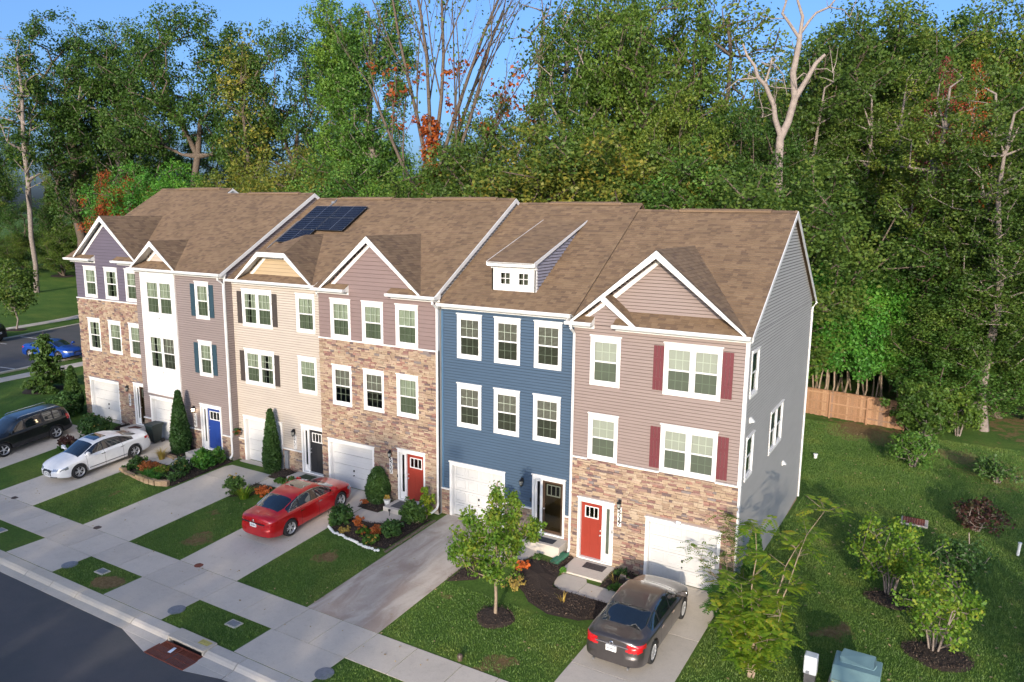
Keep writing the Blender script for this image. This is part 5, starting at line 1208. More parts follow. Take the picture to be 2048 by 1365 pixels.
# prototypes stand about 24 m tall (oak, ivy tree), 16 m (young), 8 m (understorey)
straight = lambda h, n=7, lean=0, w=.25, s=0: [(lean*(k/n)+w*math.sin(k*1.3+s)*(k > 0), w*math.cos(k*1.7+s)*(k > 0)*.7, h*k/n) for k in range(n+1)]
proto('oak_a', 1, [((0, 0, 19), (5.5, 5, 5.5), 190), ((-3, 1, 13), (4.2, 4, 3.5), 90), ((3.5, -1, 12.5), (4, 4, 3.2), 90), ((0, 0, 8), (3, 3, 2.2), 40)], straight(17, 8), .42, LEAF_OAK, BARK, 78, .85, .135, nodes_scale=1.4)
proto('oak_b', 2, [((-1.5, 0, 20), (4.5, 4.5, 4.5), 140), ((2.8, 0, 17), (4, 4, 5), 120), ((-2.8, -1, 13), (4, 4, 3), 90), ((1.5, 1, 9.5), (3.6, 3.6, 2.2), 50)], straight(16, 8, 1), .42, LEAF_OAK, BARKG, 78, .85, .135, nodes_scale=1.4)
proto('oak_c', 3, [((0, 0, 18.5), (6.5, 5.5, 5), 210), ((-4.5, 0, 14), (3.2, 3.6, 2.5), 50), ((4.5, 0, 13), (3.2, 3.6, 2.5), 50)], [(0, 0, 0), (.1, 0, 3), (0, 0, 6), (-.4, 0, 9), (.2, 0, 12), (.6, 0, 15)], .27, LEAF_OAK, BARK, 78, .85, .135, nodes_scale=1.4)
proto('ivy_tree', 4, [((-1.6, 0, 21), (1.8, 1.8, 5), 80), ((1.9, 0, 20), (2.1, 2, 5), 90), ((.6, 0, 12.5), (3.6, 3.2, 4.5), 150), ((-.8, 0, 6), (2.4, 2.4, 3.5), 70)], straight(24, 9, .8), .4, LEAF_IVY, BARKG, 100, .75, .125, shell=.3, nodes_scale=1.2)
proto('sparse_tree', 5, [((0, 0, 20), (3.4, 3.4, 6.5), 190), ((0, 0, 12), (2.6, 2.6, 4), 50)], straight(24, 9, .4), .22, LEAF_OLIVE, BARK, 20, .9, .15, wander=.6)
proto('yellow_tree', 6, [((0, 0, 14), (1.9, 1.9, 6.5), 120), ((0, 0, 8), (2.2, 2.2, 3), 50)], straight(19, 8, .3), .2, LEAF_YEL, BARK, 34, .85, .15)
proto('leafy_pole', 7, [((0, 0, 14), (2.6, 2.6, 7), 190), ((0, 0, 6.5), (2.4, 2.4, 3), 60)], straight(20, 8, .5), .24, LEAF_OLIVE, BARKG, 90, .62, .10, nodes_scale=1.15)
proto('round_maple', 8, [((0, 0, 12), (5.2, 5, 4.8), 230), ((0, 0, 7), (4, 4, 3), 80)], straight(12, 6), .34, LEAF_OLIVE, BARK, 100, .75, .11, nodes_scale=1.3)
proto('understorey', 9, [((0, 0, 4.6), (3.2, 3.1, 2.8), 150), ((1, 0, 2.2), (3, 3, 1.6), 60)], straight(5, 4), .14, LEAF_OLIVE, BARK, 130, .52, .066, nodes_scale=1.25)
proto('understorey_b', 10, [((-.6, 0, 5.5), (2.5, 2.5, 2.8), 130), ((.8, .3, 2.6), (2.6, 2.4, 2.0), 80)], straight(6, 4), .13, LEAF_IVY, BARK, 130, .52, .066, nodes_scale=1.25)
proto('sapling', 11, [((0, 0, 6.2), (1.5, 1.5, 2.3), 70), ((0, 0, 3.6), (1.2, 1.2, 1.4), 22)], straight(7, 5, .2), .06, LEAF_SAP, BARKY, 60, .6, .15, minr=.012)
proto('street_tree', 12, [((0, 0, 3.9), (1.9, 1.9, 2.3), 110)], straight(5, 5), .07, LEAF_OLIVE, BARKG, 34, .6, .15, minr=.012)
# bare tree with red creeper
q5 = np.random.default_rng(55)
def bare_tree(name, seed, stems, spread, top, rt, leaves, barkm, fork=.4, zf=11.):
    q = np.random.default_rng(seed); segs = []; tips = []
    def grow(p, d, L, r, lv):
        n = 5; last = p
        for k in range(n):
            d = d+q.normal(size=3)*.055; d[2] += .035; d /= np.linalg.norm(d); nx_ = last+d*L/n; r1 = r*(1-.5*(k+1)/n); segs.append((last, r*(1-.5*k/n), nx_, r1)); tips.append((nx_, lv))
            if lv < 4 and (k >= 1 or lv > 1) and q.random() < (.9 if lv < 3 else .5):
                a = q.normal(size=3); a -= a@d*d; a /= np.linalg.norm(a); dd = d*.9+a*fork+np.array([.04, 0, .12]); grow(nx_, dd/np.linalg.norm(dd), L*.5, r1*.5, lv+1)
            last = nx_
    base = np.array([0, 0, 0.]); b1 = np.array([.1, 0, zf]); segs.append((base, rt*1.3, b1, rt))
    for s in stems: d = np.array([s[0]*spread, s[1]*spread, 1.]); grow(b1+np.array([0, 0, s[3]]), d/np.linalg.norm(d), s[2], rt*.42, 1)
    V, F = tubes_np(segs, 5); tm = np_mesh(name+'_trunk', V, F, barkm)
    T = np.array([t[0] for t in tips]); return tm, T
tm, T = bare_tree('bare_tree', 8, [(-.42, 0, 9, -1.5), (-.2, .1, 12, .2), (-.05, 0, 14, 0), (.06, .1, 14, .5), (.2, -.1, 13, 0), (.36, .1, 13, -.8), (.55, -.1, 12, -2), (.85, 0, 10, -3), (1.1, .1, 8, -2.2)], 1, 20, .36, None, BARK)
C1 = T[(T[:, 2] < 19) & (q5.random(len(T)) < .13)]; V1, F1 = leaves_np(C1, .4, 7, .17, q5); z = q5.uniform(6, 16.5, 130); C2 = np.stack([q5.normal(size=130)*.22, q5.normal(size=130)*.22, z], 1); V2, F2 = leaves_np(C2, .5, 26, .17, q5)
C3 = T[q5.random(len(T)) < .2]; V3, F3 = leaves_np(C3, .7, 3, .14, q5)
PROTO['red_bare'] = (tm, np_mesh('red_bare_crown', np.concatenate([V1, V2, V3]), np.concatenate([F1, F2+len(V1), F3+len(V1)+len(V2)]), [LEAF_RED, LEAF_OLIVE], np.concatenate([np.zeros(len(F1)+len(F2), int), np.ones(len(F3), int)])))
PROTO['thin_tree'] = tree_meshes('thin_tree', 62, [((0, 0, 19), (2.8, 2.8, 6), 120), ((.5, 0, 12), (1.8, 1.8, 3), 16)], straight(22, 8, .6), .24, LEAF_OLIVE, BARKG, 9, .8, .17, wander=.5, shell=.1, leaf_frac=.75, minr=.028)
# conifers
def conifer(name, seed, h, r, leafm, dens=1.0, size=.16, base=.8):
    q = np.random.default_rng(seed); segs = [((0, 0, 0), .16*h/12, (0, 0, h), .02)]; C = []; 
    z = base
    while z < h-.1:
        rr = r*(1-(z-base)/(h-base))**.8+.12
        for k in range(int(7*dens)):
            a = q.uniform(0, 6.28); L = rr*q.uniform(.7, 1.1); e = np.array([math.cos(a)*L, math.sin(a)*L, z-.12*L]); segs.append(((0, 0, z), .03, tuple(e), .008))
            for t in np.linspace(.3, 1, max(2, int(L/.28))): C.append(np.array([0, 0, z])*(1-t)+e*t)
        z += .30
    V, F = tubes_np([(np.array(s[0], float), s[1], np.array(s[2], float), s[3]) for s in segs], 5)
    LV, LF = leaves_np(np.array(C), .20, int(12*dens), size, q, up=.1, flat=.5, shape=2.6)
    return np_mesh(name+'_trunk', V, F, BARK), np_mesh(name+'_crown', LV, LF, [leafm])
PROTO['larch'] = conifer('larch', 3, 13, 2.6, LEAF_PINE, 1, .15); PROTO['spruce'] = conifer('spruce', 4, 4.2, 1.35, LEAF_CON, 1.3, .11, .3)
# dead tree with broken bleached limbs
def dead_tree():
    S_ = []
    def limb(pts, r0, r1):
        P = [np.array(p, float) for p in pts]
        for k in range(len(P)-1): a, b_ = r0+(r1-r0)*k/(len(P)-1), r0+(r1-r0)*(k+1)/(len(P)-1); S_.append((P[k], a*.78, P[k+1], b_*.78))
    limb([(0, 0, 0), (-.1, 0, 6), (.1, 0, 12), (-.2, 0, 16.6), (-.25, 0, 18.7)], .48, .36); limb([(-.25, 0, 18.7), (.25, 0, 19.9), (.6, 0, 21.5), (.35, 0, 23.2), (.6, 0, 25), (.65, 0, 25.8)], .36, .23)
    limb([(.65, 0, 25.8), (.75, 0, 27), (.35, .1, 28.1), (.3, .1, 30)], .19, .07); limb([(.6, 0, 25.6), (-.25, 0, 26.7), (-.7, 0, 27.2), (-.4, .1, 28.2), (-.6, .1, 29.5)], .16, .06)
    limb([(.68, 0, 25.9), (1.2, 0, 26.7), (1.7, .1, 27.3), (2.6, .1, 27.7), (3.1, .1, 28.4), (3.2, .1, 29.5)], .14, .05); limb([(2.6, .1, 27.7), (3.6, 0, 27.5), (4.1, .1, 27.0)], .05, .02)
    limb([(.62, 0, 21.5), (1.4, 0, 22.9), (1.9, 0, 23.9), (2.5, 0, 24.5)], .27, .15); limb([(1.7, 0, 23.5), (2.8, .2, 23.6), (3.4, .3, 23.3)], .05, .02); limb([(.4, 0, 22.6), (1.2, .3, 23.3), (1.8, .3, 23.1)], .06, .03)
    limb([(-.22, 0, 18.9), (-.7, 0, 20.1), (-.85, 0, 21), (-1.55, 0, 22.4), (-2.1, 0, 22.9), (-2.4, 0, 23.7), (-2.95, .1, 24.4), (-3.3, .1, 25.2)], .27, .09); limb([(-1.6, 0, 22.5), (-1.35, 0, 23.4), (-1.2, 0, 24.3)], .13, .06); limb([(-2.1, 0, 22.9), (-3.4, .2, 22.8), (-4.4, .2, 22.0)], .08, .03); limb([(-1.2, 0, 24), (-.3, .2, 23.2), (.1, .2, 21.8)], .05, .03)
    q = np.random.default_rng(5)
    for _ in range(46):
        s = S_[q.integers(6, len(S_))]; p0 = s[0]+(s[2]-s[0])*q.random(); e = p0+q.normal(size=3)*.7+np.array([0, 0, .5]); m_ = (p0+e)/2+q.normal(size=3)*.12; S_.append((p0, .035, m_, .022)); S_.append((m_, .022, e, .01))
    V, F = tubes_np(S_, 8); m = np_mesh('dead_trunk', V, F, BARKD); m.polygons.foreach_set('use_smooth', [True]*len(F)); return m
PROTO['dead'] = (dead_tree(), PROTO['red_bare'][1])
TREES = [
    ('thin_tree', -86.4, 26.8, 1.24, 1.24, 'slender pale trunked tree at the left edge with thin bare top'),
    ('oak_a', -90.1, 34.9, 1.42, 1.42, 'broad dense green oak second from the left edge of the wood'),
    ('oak_b', -85.6, 39.7, 1.28, 1.42, 'tall green oak leaning above the leftmost house gable'),
    ('oak_c', -70.7, 38.9, 1.51, 1.51, 'biggest rounded oak crown behind the leftmost roofs'),
    ('yellow_tree', -59.5, 37.6, 1.55, 1.55, 'narrow yellowing tree between two dark green oaks'),
    ('oak_c', -56.8, 41.6, 1.18, 1.39, 'dark oak with low forked trunk behind the solar panels'),
    ('ivy_tree', -43.7, 35.3, 1.09, 1.28, 'left stem of the tall ivy wrapped trees behind the solar house'),
    ('ivy_tree', -38.8, 35.8, 1.21, 1.28, 'right stem of the tall ivy wrapped trees beside the open sky'),
    ('red_bare', -28.2, 29.9, 1.34, 1.34, 'bare spreading tree with red creeper on its trunk'),
    ('thin_tree', -23.5, 42.4, 1.43, 1.43, 'thin twin stemmed tree with sparse green twigs against the sky'),
    ('thin_tree', -23.9, 47.0, 1.44, 1.44, 'thin upright tree with few leaves right of the twin stemmed one'),
    ('oak_b', -16.9, 38.3, 1.01, 1.27, 'open crowned oak with a bare reddish trunk above the blue house'),
    ('oak_a', -11.1, 37.3, 1.06, 1.33, 'pale trunked oak with dense crown rising above the dormer roof'),
    ('oak_b', -15.5, 42.1, 0.97, 1.39, 'dark trunked oak pressed against the pale trunked one'),
    ('sparse_tree', -10.6, 47.3, 1.29, 1.29, 'sparse leaved tall tree left of the dead bleached tree'),
    ('sparse_tree', -6.2, 42.5, 1.49, 1.24, 'fine twigged green tree directly left of the dead limbs'),
    ('round_maple', -22.0, 33.6, 1.32, 1.32, 'green maple with dark lower branches right of the red creeper tree'),
    ('understorey_b', -19.4, 31.8, 2.07, 2.07, 'pale olive bush below the maple'),
    ('dead', 0.2, 33.9, 1.0, 1.0, 'dead bleached tree with broken pale limbs above the end house'),
    ('round_maple', 1.3, 55.8, 1.81, 1.81, 'round topped maple right of the dead tree'),
    ('round_maple', 3.8, 62.4, 1.96, 1.96, 'tallest round topped maple on the right skyline'),
    ('round_maple', 7.6, 66.9, 1.93, 1.93, 'round topped maple in the middle of the right skyline'),
    ('round_maple', 10.7, 71.1, 1.97, 1.97, 'round topped maple next to the feathery tree at the right edge'),
    ('sparse_tree', 12.6, 75.4, 1.4, 1.4, 'feathery light green tree at the top right corner'),
    ('sparse_tree', 15.5, 71.9, 1.32, 1.32, 'feathery tree cut by the right edge of the picture'),
    ('leafy_pole', 0.9, 48.6, 1.33, 1.21, 'olive green tree standing right against the dead trunk'),
    ('leafy_pole', 4.0, 47.9, 1.28, 1.16, 'slim yellow green tree with its stems showing halfway up'),
    ('leafy_pole', 7.2, 47.5, 1.41, 1.17, 'tall sunlit tree with vines on two visible trunks'),
    ('leafy_pole', 10.3, 36.0, 1.31, 1.09, 'tall green tree with reddish tips on the right'),
    ('leafy_pole', 12.6, 33.7, 1.26, 1.05, 'olive tree near the right edge with orange upper leaves'),
    ('leafy_pole', 14.2, 30.8, 1.17, 0.97, 'dark leaved tree filling the right edge'),
    ('leafy_pole', -1.0, 49.2, 1.03, 1.03, 'yellow green tree behind the ridge end of the end house'),
    ('round_maple', -7.4, 35.0, 1.05, 1.31, 'green maple behind the ridge of the end house'),
    ('round_maple', -2.6, 35.2, 1.01, 1.26, 'light green maple behind the end house ridge below the dead tree'),
    ('round_maple', -26.6, 32.9, 0.83, 1.19, 'rounded green tree behind the red creeper trunk'),
    ('leafy_pole', 9.6, 45.4, 0.82, 1.18, 'small crimson topped tree on the right skyline'),
    ('leafy_pole', 11.8, 45.4, 0.81, 1.16, 'orange red leaved tree near the right edge of the wood'),
    ('understorey', -69.9, 28.3, 1.14, 2.07, 'small tree with brick red leaves beside the leftmost roof'),
    ('larch', -101.2, 42.3, 1.07, 1.19, 'feathery yellow green larch behind the leftmost gable'),
    ('larch', -107.2, 40.6, 0.74, 0.93, 'second feathery conifer near the left edge'),
    ('larch', -95.3, 42.5, 0.71, 0.89, 'small feathery conifer beside the red leaved sapling'),
    ('understorey_b', -104.1, 34.9, 1.57, 1.21, 'dark bush mass at the left edge below the pale trunk'),
    ('understorey', -67.1, 30.1, 2.2, 2.2, 'bright green tree behind the leftmost ridge'),
    ('understorey_b', -63.1, 30.1, 1.95, 1.95, 'fresh green maple between the leftmost roof and the big oak'),
    ('understorey', -96.8, 36.1, 1.21, 0.93, 'green thicket left of the leftmost house'),
    ('understorey_b', -94.0, 40.3, 1.18, 0.98, 'shrubby growth beside the leftmost gable'),
    ('understorey', -101.1, 31.0, 0.96, 0.74, 'green shrubs at the far left above the lawn'),
    ('understorey', -56.3, 31.4, 2.29, 2.08, 'green shrub tree behind the second roof'),
    ('understorey', -42.7, 30.3, 2.31, 2.31, 'yellowing bush behind the solar panel house'),
    ('understorey', -49.1, 31.1, 2.2, 2.2, 'golden green bush left of the solar panels'),
    ('understorey_b', -35.1, 27.4, 2.33, 1.94, 'ivy covered undergrowth at the foot of the ivy trees'),
    ('understorey_b', -30.6, 27.4, 1.97, 1.97, 'green undergrowth right of the ivy trees'),
    ('understorey', -25.3, 25.9, 2.22, 2.22, 'reddish green undergrowth around the bare tree'),
    ('understorey', -21.9, 28.1, 2.41, 2.41, 'green hazel right of the bare tree foot'),
    ('understorey', -16.3, 29.3, 3.17, 2.64, 'yellow green tree behind the blue house ridge'),
    ('understorey', -12.5, 29.2, 3.18, 2.65, 'wide sunlit bush tree behind the dormer'),
    ('understorey', -10.8, 32.2, 2.89, 2.4, 'brownish green thicket beside the pale trunk'),
    ('understorey_b', -5.9, 30.3, 2.59, 2.15, 'glossy green bush right of the pale trunk'),
    ('understorey_b', -2.7, 29.6, 2.42, 2.01, 'dark green tree behind the end house ridge'),
    ('understorey', 0.1, 28.8, 2.67, 2.22, 'yellow green bush touching the end of the ridge'),
    ('understorey', 0.9, 47.1, 3.1, 2.38, 'yellow green tree beside the end house gable'),
    ('understorey', 5.4, 49.7, 3.11, 2.39, 'dark hollow tree in the middle of the right wood'),
    ('understorey_b', 10.2, 43.8, 2.35, 1.81, 'dark glossy tree in the right wood'),
    ('understorey_b', 13.6, 34.9, 2.16, 1.66, 'dark leaved tree low on the right edge'),
    ('understorey', 3.1, 47.6, 2.35, 1.81, 'olive bush above the bright saplings'),
    ('understorey', 8.6, 50.3, 1.99, 1.53, 'dark green bush behind the bright saplings'),
    ('understorey_b', 12.3, 33.3, 1.57, 1.12, 'dark holly like tree right of the fence'),
    ('understorey_b', 15.0, 35.1, 1.79, 1.28, 'dark tree low at the right edge behind the lawn'),
    ('understorey_b', 10.8, 42.2, 0.79, 0.66, 'dark green bush at the right end of the wooden fence'),
    ('understorey_b', 11.3, 42.4, 0.83, 0.61, 'leafy dark bush behind the right end of the fence'),
    ('understorey_b', 11.9, 33.0, 1.51, 1.12, 'dense green bush at the wood edge left of the bare trunk'),
    ('understorey_b', 13.5, 33.7, 1.3, 0.97, 'dense green bush at the wood edge right of the bare trunk'),
    ('understorey_b', 15.2, 34.9, 1.52, 1.12, 'dark green bush at the far right wood edge'),
    ('understorey_b', 16.7, 35.3, 1.1, 0.81, 'leafy bush cut by the right edge at the wood edge'),
]
SAPLINGS = [(4.9, 31.6, 1.11), (4.3, 30.9, 1.1), (10.1, 39.2, 0.68), (4.4, 34.6, 1.12), (4.4, 31.4, 1.16), (10.2, 39.4, 0.66), (9.2, 34.4, 0.93), (7.7, 37.4, 0.79), (9.9, 33.8, 0.82), (8.0, 36.3, 1.01), (6.8, 32.2, 0.88), (9.6, 37.3, 0.88), (10.1, 37.4, 0.67), (9.5, 36.9, 0.85), (7.4, 35.4, 1.05), (4.8, 37.0, 1.18), (2.9, 34.4, 1.11), (6.9, 35.4, 1.01), (10.7, 35.2, 0.82), (4.1, 35.2, 1.11), (5.3, 36.7, 1.08), (6.8, 38.7, 1.06), (3.6, 31.5, 0.98), (7.7, 34.0, 1.0), (4.0, 33.9, 1.2), (8.3, 38.9, 0.7), (8.3, 39.9, 1.0), (4.7, 37.7, 0.92), (5.7, 38.2, 0.94), (9.2, 35.3, 0.96), (6.4, 32.6, 1.06), (10.3, 36.2, 0.95), (3.5, 31.0, 0.98), (5.6, 33.5, 1.18), (10.5, 36.9, 0.87), (3.1, 33.8, 1.15), (8.1, 33.7, 1.07), (6.9, 33.4, 0.84), (3.7, 33.9, 0.96), (5.6, 38.5, 0.99)]
FILL = [('oak_a', -123.8, 40.9, 0.96), ('leafy_pole', -118.1, 48.3, 0.92), ('round_maple', -98.9, 47.1, 1.4), ('leafy_pole', -102.8, 59.8, 0.95), ('round_maple', -86.6, 54.2, 1.33), ('oak_a', -77.3, 67.3, 1.0), ('round_maple', -115.8, 34.6, 0.7), ('leafy_pole', -112.6, 42.9, 0.47), ('leafy_pole', -106.1, 45.5, 0.59), ('leafy_pole', -99.0, 47.1, 0.48), ('round_maple', -87.5, 48.7, 0.71), ('round_maple', -91.1, 56.3, 0.72), ('leafy_pole', -80.5, 57.6, 0.57), ('round_maple', -72.9, 57.4, 0.98), ('leafy_pole', -53.5, 47.7, 0.93), ('oak_c', -59.2, 58.4, 0.97), ('round_maple', -61.5, 71.3, 0.97), ('round_maple', -49.9, 60.8, 1.0), ('round_maple', -51.8, 72.4, 1.11), ('round_maple', -54.0, 77.4, 1.08), ('round_maple', -41.3, 65.7, 1.03), ('round_maple', -35.2, 63.2, 1.09), ('round_maple', -34.0, 66.4, 1.24), ('round_maple', -36.6, 76.3, 1.19), ('round_maple', -30.2, 69.3, 1.2), ('round_maple', -27.8, 71.4, 1.17), ('oak_c', -26.8, 70.5, 1.03), ('round_maple', -23.3, 72.4, 1.49), ('oak_a', -17.6, 72.0, 0.99), ('oak_b', -13.4, 60.2, 0.96), ('round_maple', -11.8, 64.5, 1.46), ('oak_a', -10.5, 82.7, 1.01), ('oak_a', -7.0, 74.8, 1.26), ('oak_c', -6.9, 90.0, 1.42), ('round_maple', -2.7, 80.9, 2.02), ('oak_a', -1.7, 94.9, 1.51), ('oak_c', 1.6, 76.2, 1.4), ('oak_c', 5.8, 83.7, 1.33), ('round_maple', 7.1, 97.2, 2.1), ('oak_c', 10.7, 82.2, 1.38), ('oak_c', 11.0, 99.9, 1.58), ('oak_a', 16.2, 100.8, 1.35), ('oak_c', 18.0, 85.4, 1.26), ('round_maple', 21.1, 107.6, 2.02), ('oak_c', 0.8, 47.7, 0.8), ('oak_c', 2.0, 50.2, 0.86), ('oak_c', 3.4, 53.7, 0.89), ('leafy_pole', 4.6, 51.8, 0.98), ('leafy_pole', 6.1, 57.5, 0.79), ('leafy_pole', 7.7, 56.1, 0.98), ('round_maple', 9.9, 51.1, 0.97), ('leafy_pole', 11.3, 60.3, 0.95), ('oak_c', 12.6, 53.9, 0.92), ('leafy_pole', 16.2, 69.0, 0.91), ('leafy_pole', 16.0, 56.2, 0.9), ('oak_c', 18.9, 63.0, 0.74), ('understorey', 2.2, 42.8, 1.79), ('understorey', 3.9, 45.0, 1.86), ('round_maple', 6.3, 48.9, 0.82), ('round_maple', 9.2, 45.4, 0.62), ('round_maple', 12.0, 50.6, 0.65), ('round_maple', 14.2, 54.4, 0.69), ('round_maple', 16.4, 54.2, 0.71), ('understorey', 17.5, 55.6, 1.6), ('understorey', -51.9, 34.2, 1.95), ('understorey', -46.1, 39.9, 2.02), ('round_maple', -41.9, 44.4, 0.91), ('round_maple', -32.7, 47.8, 0.99), ('round_maple', -32.1, 53.1, 0.99), ('round_maple', -21.7, 56.7, 0.93), ('understorey', -17.2, 63.8, 2.3), ('round_maple', -11.6, 63.8, 1.04)]
REMAP = {'thin_tree': 'slender_tree', 'larch': 'conifer', 'dead': 'dead_tree', 'red_bare': 'bare_tree', 'understorey': 'bush_tree', 'understorey_b': 'bush_tree', 'sapling': 'sapling'}
TINT = {'golden': [LEAF_YEL], 'yellowing': [LEAF_YEL], 'yellow': [LEAF_YEL], 'olive': None}
for i, (key, x, y, sw_, sh_, lb) in enumerate(TREES):
    m = None
    if any(w_ in lb for w_ in ('golden', 'yellowing bush', 'sunlit bush')): m = [LEAF_YEL]
    elif 'crimson' in lb: m = [LEAF_MAG]
    elif 'red leaved tree' in lb or 'brick red' in lb: m = [LEAF_RED]
    elif 'yellow green tree' in lb: m = [LEAF_OLIVE]
    elif 'dark' in lb and key.startswith('under'): m = [LEAF_OAK]
    elif 'fresh' in lb or 'bright' in lb: m = [LEAF_SAP]
    elif key == 'understorey' and i % 3 == 0: m = [LEAF_OAK]
    elif key == 'round_maple' and i % 3 == 0: m = [LEAF_OAK]
    t = tree(key, x, y, sw_, (i*2.399) % 6.28 if key not in ('dead', 'red_bare', 'oak_c') else .524, REMAP.get(key, 'tree'), lb, 'tree', scz=sh_, mats=m)
    if key == 'dead':
        for ch in list(t.children):
            if ch.name.startswith('crown'): bpy.data.objects.remove(ch)
for i, (x, y, s) in enumerate(SAPLINGS): tree('sapling', x, y, s, i*1.7, 'sapling', 'bright green sapling in the thicket just behind the wooden fence', 'tree', 'bright saplings behind the fence')
for i, (k, x, y, s) in enumerate(FILL): tree(k, x, y, s*(1 if s < 1.4 else .9), i*2.1, 'tree', 'green tree standing deep in the wood behind the front trees', 'tree', 'trees deep in the wood', scz=s)
# ------------------------------------------------------------------ board fence behind the end house
fa, fb = Vector((-1.5, 30.1, 0)), Vector((9.95, 27.9, 0)); fl = (fb-fa).length; fd_ = (fb-fa).normalized(); fn = Vector((fd_.y, -fd_.x, 0))
fence = empty('board_fence', (4, 29, -.6), 'brown wooden board fence with rails and posts behind the end house', 'fence')
def fpt(s, n, z): p = fa+fd_*s+fn*n; return (p.x, p.y, g(p.x, p.y)+z)
FW = MATS['fence_wood']; bm_ = []
for i in range(4):
    q = random.Random(i+40); b = MB(); w, h_ = .137, 1.83; t = q.uniform(-.004, .004)
    b.prism([(0, 0, .05), (w, 0, .05), (w, 0, h_-.04), (w-.035, 0, h_+t), (.035, 0, h_+t), (0, 0, h_-.04)], (0, .018, 0)); bm_.append(b.mesh('board', FW))
s = 0; k = 0
while s < fl-.14:
    o = bpy.data.objects.new('board', bm_[k % 4]); col.objects.link(o); p = fpt(s, -.02, rnd.uniform(-.02, .02)); o.parent = fence; o.location = [p[i]-WL[fence.name][i] for i in range(3)]
    o.rotation_euler.z = math.atan2(fd_.y, fd_.x); s += .143; k += 1
for z in (.35, .98, 1.6):
    for i in range(5):
        s0, s1 = i*fl/5, (i+1)*fl/5-.01; b = MB(); P = [fpt(s0, .02, z), fpt(s1, .02, z), fpt(s1, .02, z+.09), fpt(s0, .02, z+.09)]; b.prism(P, tuple(fn*.04)); b.build('rail', FW, fence)
b = MB(); P = [fpt(0, -.05, 1.84), fpt(fl, -.05, 1.84), fpt(fl, -.05, 1.87), fpt(0, -.05, 1.87)]; b.prism(P, tuple(fn*.14)); b.build('cap_rail', FW, fence)
for i in range(6): s = min(fl-.1, i*fl/5); b = MB(); p = fpt(s, .06, 0); b.box((p[0]-.05, p[1]-.05, p[2]-.3), (p[0]+.05, p[1]+.05, p[2]+1.80)); b.build('post', FW, fence)

# ------------------------------------------------------------------ steps, paths, mats and odds and ends by the doors
def step(x0, y0, x1, y1, z, lb=None, h=.16):
    s = empty('stoop', ((x0+x1)/2, (y0+y1)/2, z)); s['kind'] = 'structure'
    b = MB(); b.box((x0, y0, z-.5), (x1, y1, z)); b.build('slab', CONC2, s, bevel=.015); return s
step(.26, -1.22, 1.86, -.02, .07); step(-1.75, -.55, -.16, .23, .53); step(-8.15, -.95, -6.55, -.02, .58); step(-14.3, -.45, -12.5, .38, .56); step(-20.9, -.9, -19.0, -.02, .70); step(-26.9, -.5, -25.35, .38, .93)
def pad(name, pts, m=CONC2, dz=.02, th=.1):
    b = MB(); b.prism([(x, y, g(x, y)+dz) for x, y in pts], (0, 0, -th)); return b.build(name, m, kind='structure')
pad('path', [(.45, -1.30), (.35, -1.8), (.50, -2.22), (.85, -2.42), (1.42, -2.45), (1.42, -1.50), (1.30, -1.26)]); pad('path', [(1.44, -1.52), (2.94, -1.6), (2.94, -2.42), (1.44, -2.45)])
pad('path', [(-2.68, -1.4), (-1.75, -1.4), (-1.75, -.57), (-.9, -.57), (-.9, -1.0), (-1.3, -2.2), (-2.68, -2.3)][:0] or [(-2.68, -2.1), (-1.35, -2.1), (-.95, -.58), (-1.75, -.58), (-2.68, -.9)])
pad('path', [(-9.0, -2.1), (-7.9, -2.1), (-7.0, -1.5), (-7.0, -.98), (-8.1, -.98), (-8.2, -1.25), (-9.0, -1.3)])
pad('path', [(-15.1, -1.45), (-14.0, -1.4), (-13.0, -.9), (-13.0, -.47), (-14.2, -.47), (-14.4, -.7), (-15.1, -.75)])
pad('path', [(-21.9, -2.2), (-20.5, -2.1), (-19.7, -1.5), (-19.7, -.92), (-20.9, -.92), (-21.0, -1.3), (-21.9, -1.4)])
pad('path', [(-27.6, -1.3), (-26.3, -1.25), (-25.8, -.9), (-25.8, -.52), (-26.8, -.52), (-27.6, -.6)])
MUL = []
def mulch(pts, dz=.03, name='mulch_bed', label=None):
    cx, cy = np.mean([p[0] for p in pts]), np.mean([p[1] for p in pts]); b = MB(); n = len(pts); z = lambda x, y, h: g(x, y)+h
    rng = random.Random(n+int(cx*10)); R1 = [(x, y, z(x, y, .012)) for x, y in pts]; R2 = [((x*.8+cx*.2), (y*.8+cy*.2), z(x, y, dz+.03+rng.uniform(0, .02))) for x, y in pts]; R3 = [((x*.4+cx*.6), (y*.4+cy*.6), z(x, y, dz+.05+rng.uniform(0, .03))) for x, y in pts]
    for A, B in ((R1, R2), (R2, R3)):
        for i in range(n): j = (i+1) % n; b.face([A[i], A[j], B[j], B[i]])
    b.face(R3); MUL.append(pts); return b.build(name, MULCH, kind='structure')
def ring(cx, cy, r, n=22, ex=1, ey=1, rz=0): return [(cx+math.cos(t)*r*ex*(1+.06*math.sin(3*t+cx)), cy+math.sin(t)*r*ey*(1+.05*math.cos(4*t))) for t in np.linspace(0, 2*math.pi, n, endpoint=False)]
mulch([(-.9, -1.0), (.2, -.9), (.3, -1.7), (.45, -2.35), (1.0, -2.55), (2.1, -2.55), (2.9, -2.5), (2.85, -3.4), (2.2, -3.9), (1.2, -4.05), (.3, -3.7), (-.1, -3.3), (-.6, -3.0), (-1.0, -2.4), (-1.3, -1.7)])
mulch([(1.9, -1.5), (1.9, -.1), (2.92, -.1), (2.92, -1.55)]); mulch([(-.14, -.9), (-.14, -.05), (.24, -.05), (.24, -.9)]); mulch(ring(-.1, -5.15, .62), .06); mulch([(-2.65, -4.2), (-1.9, -3.6), (-1.4, -2.4), (-2.0, -2.1), (-2.65, -2.3)])
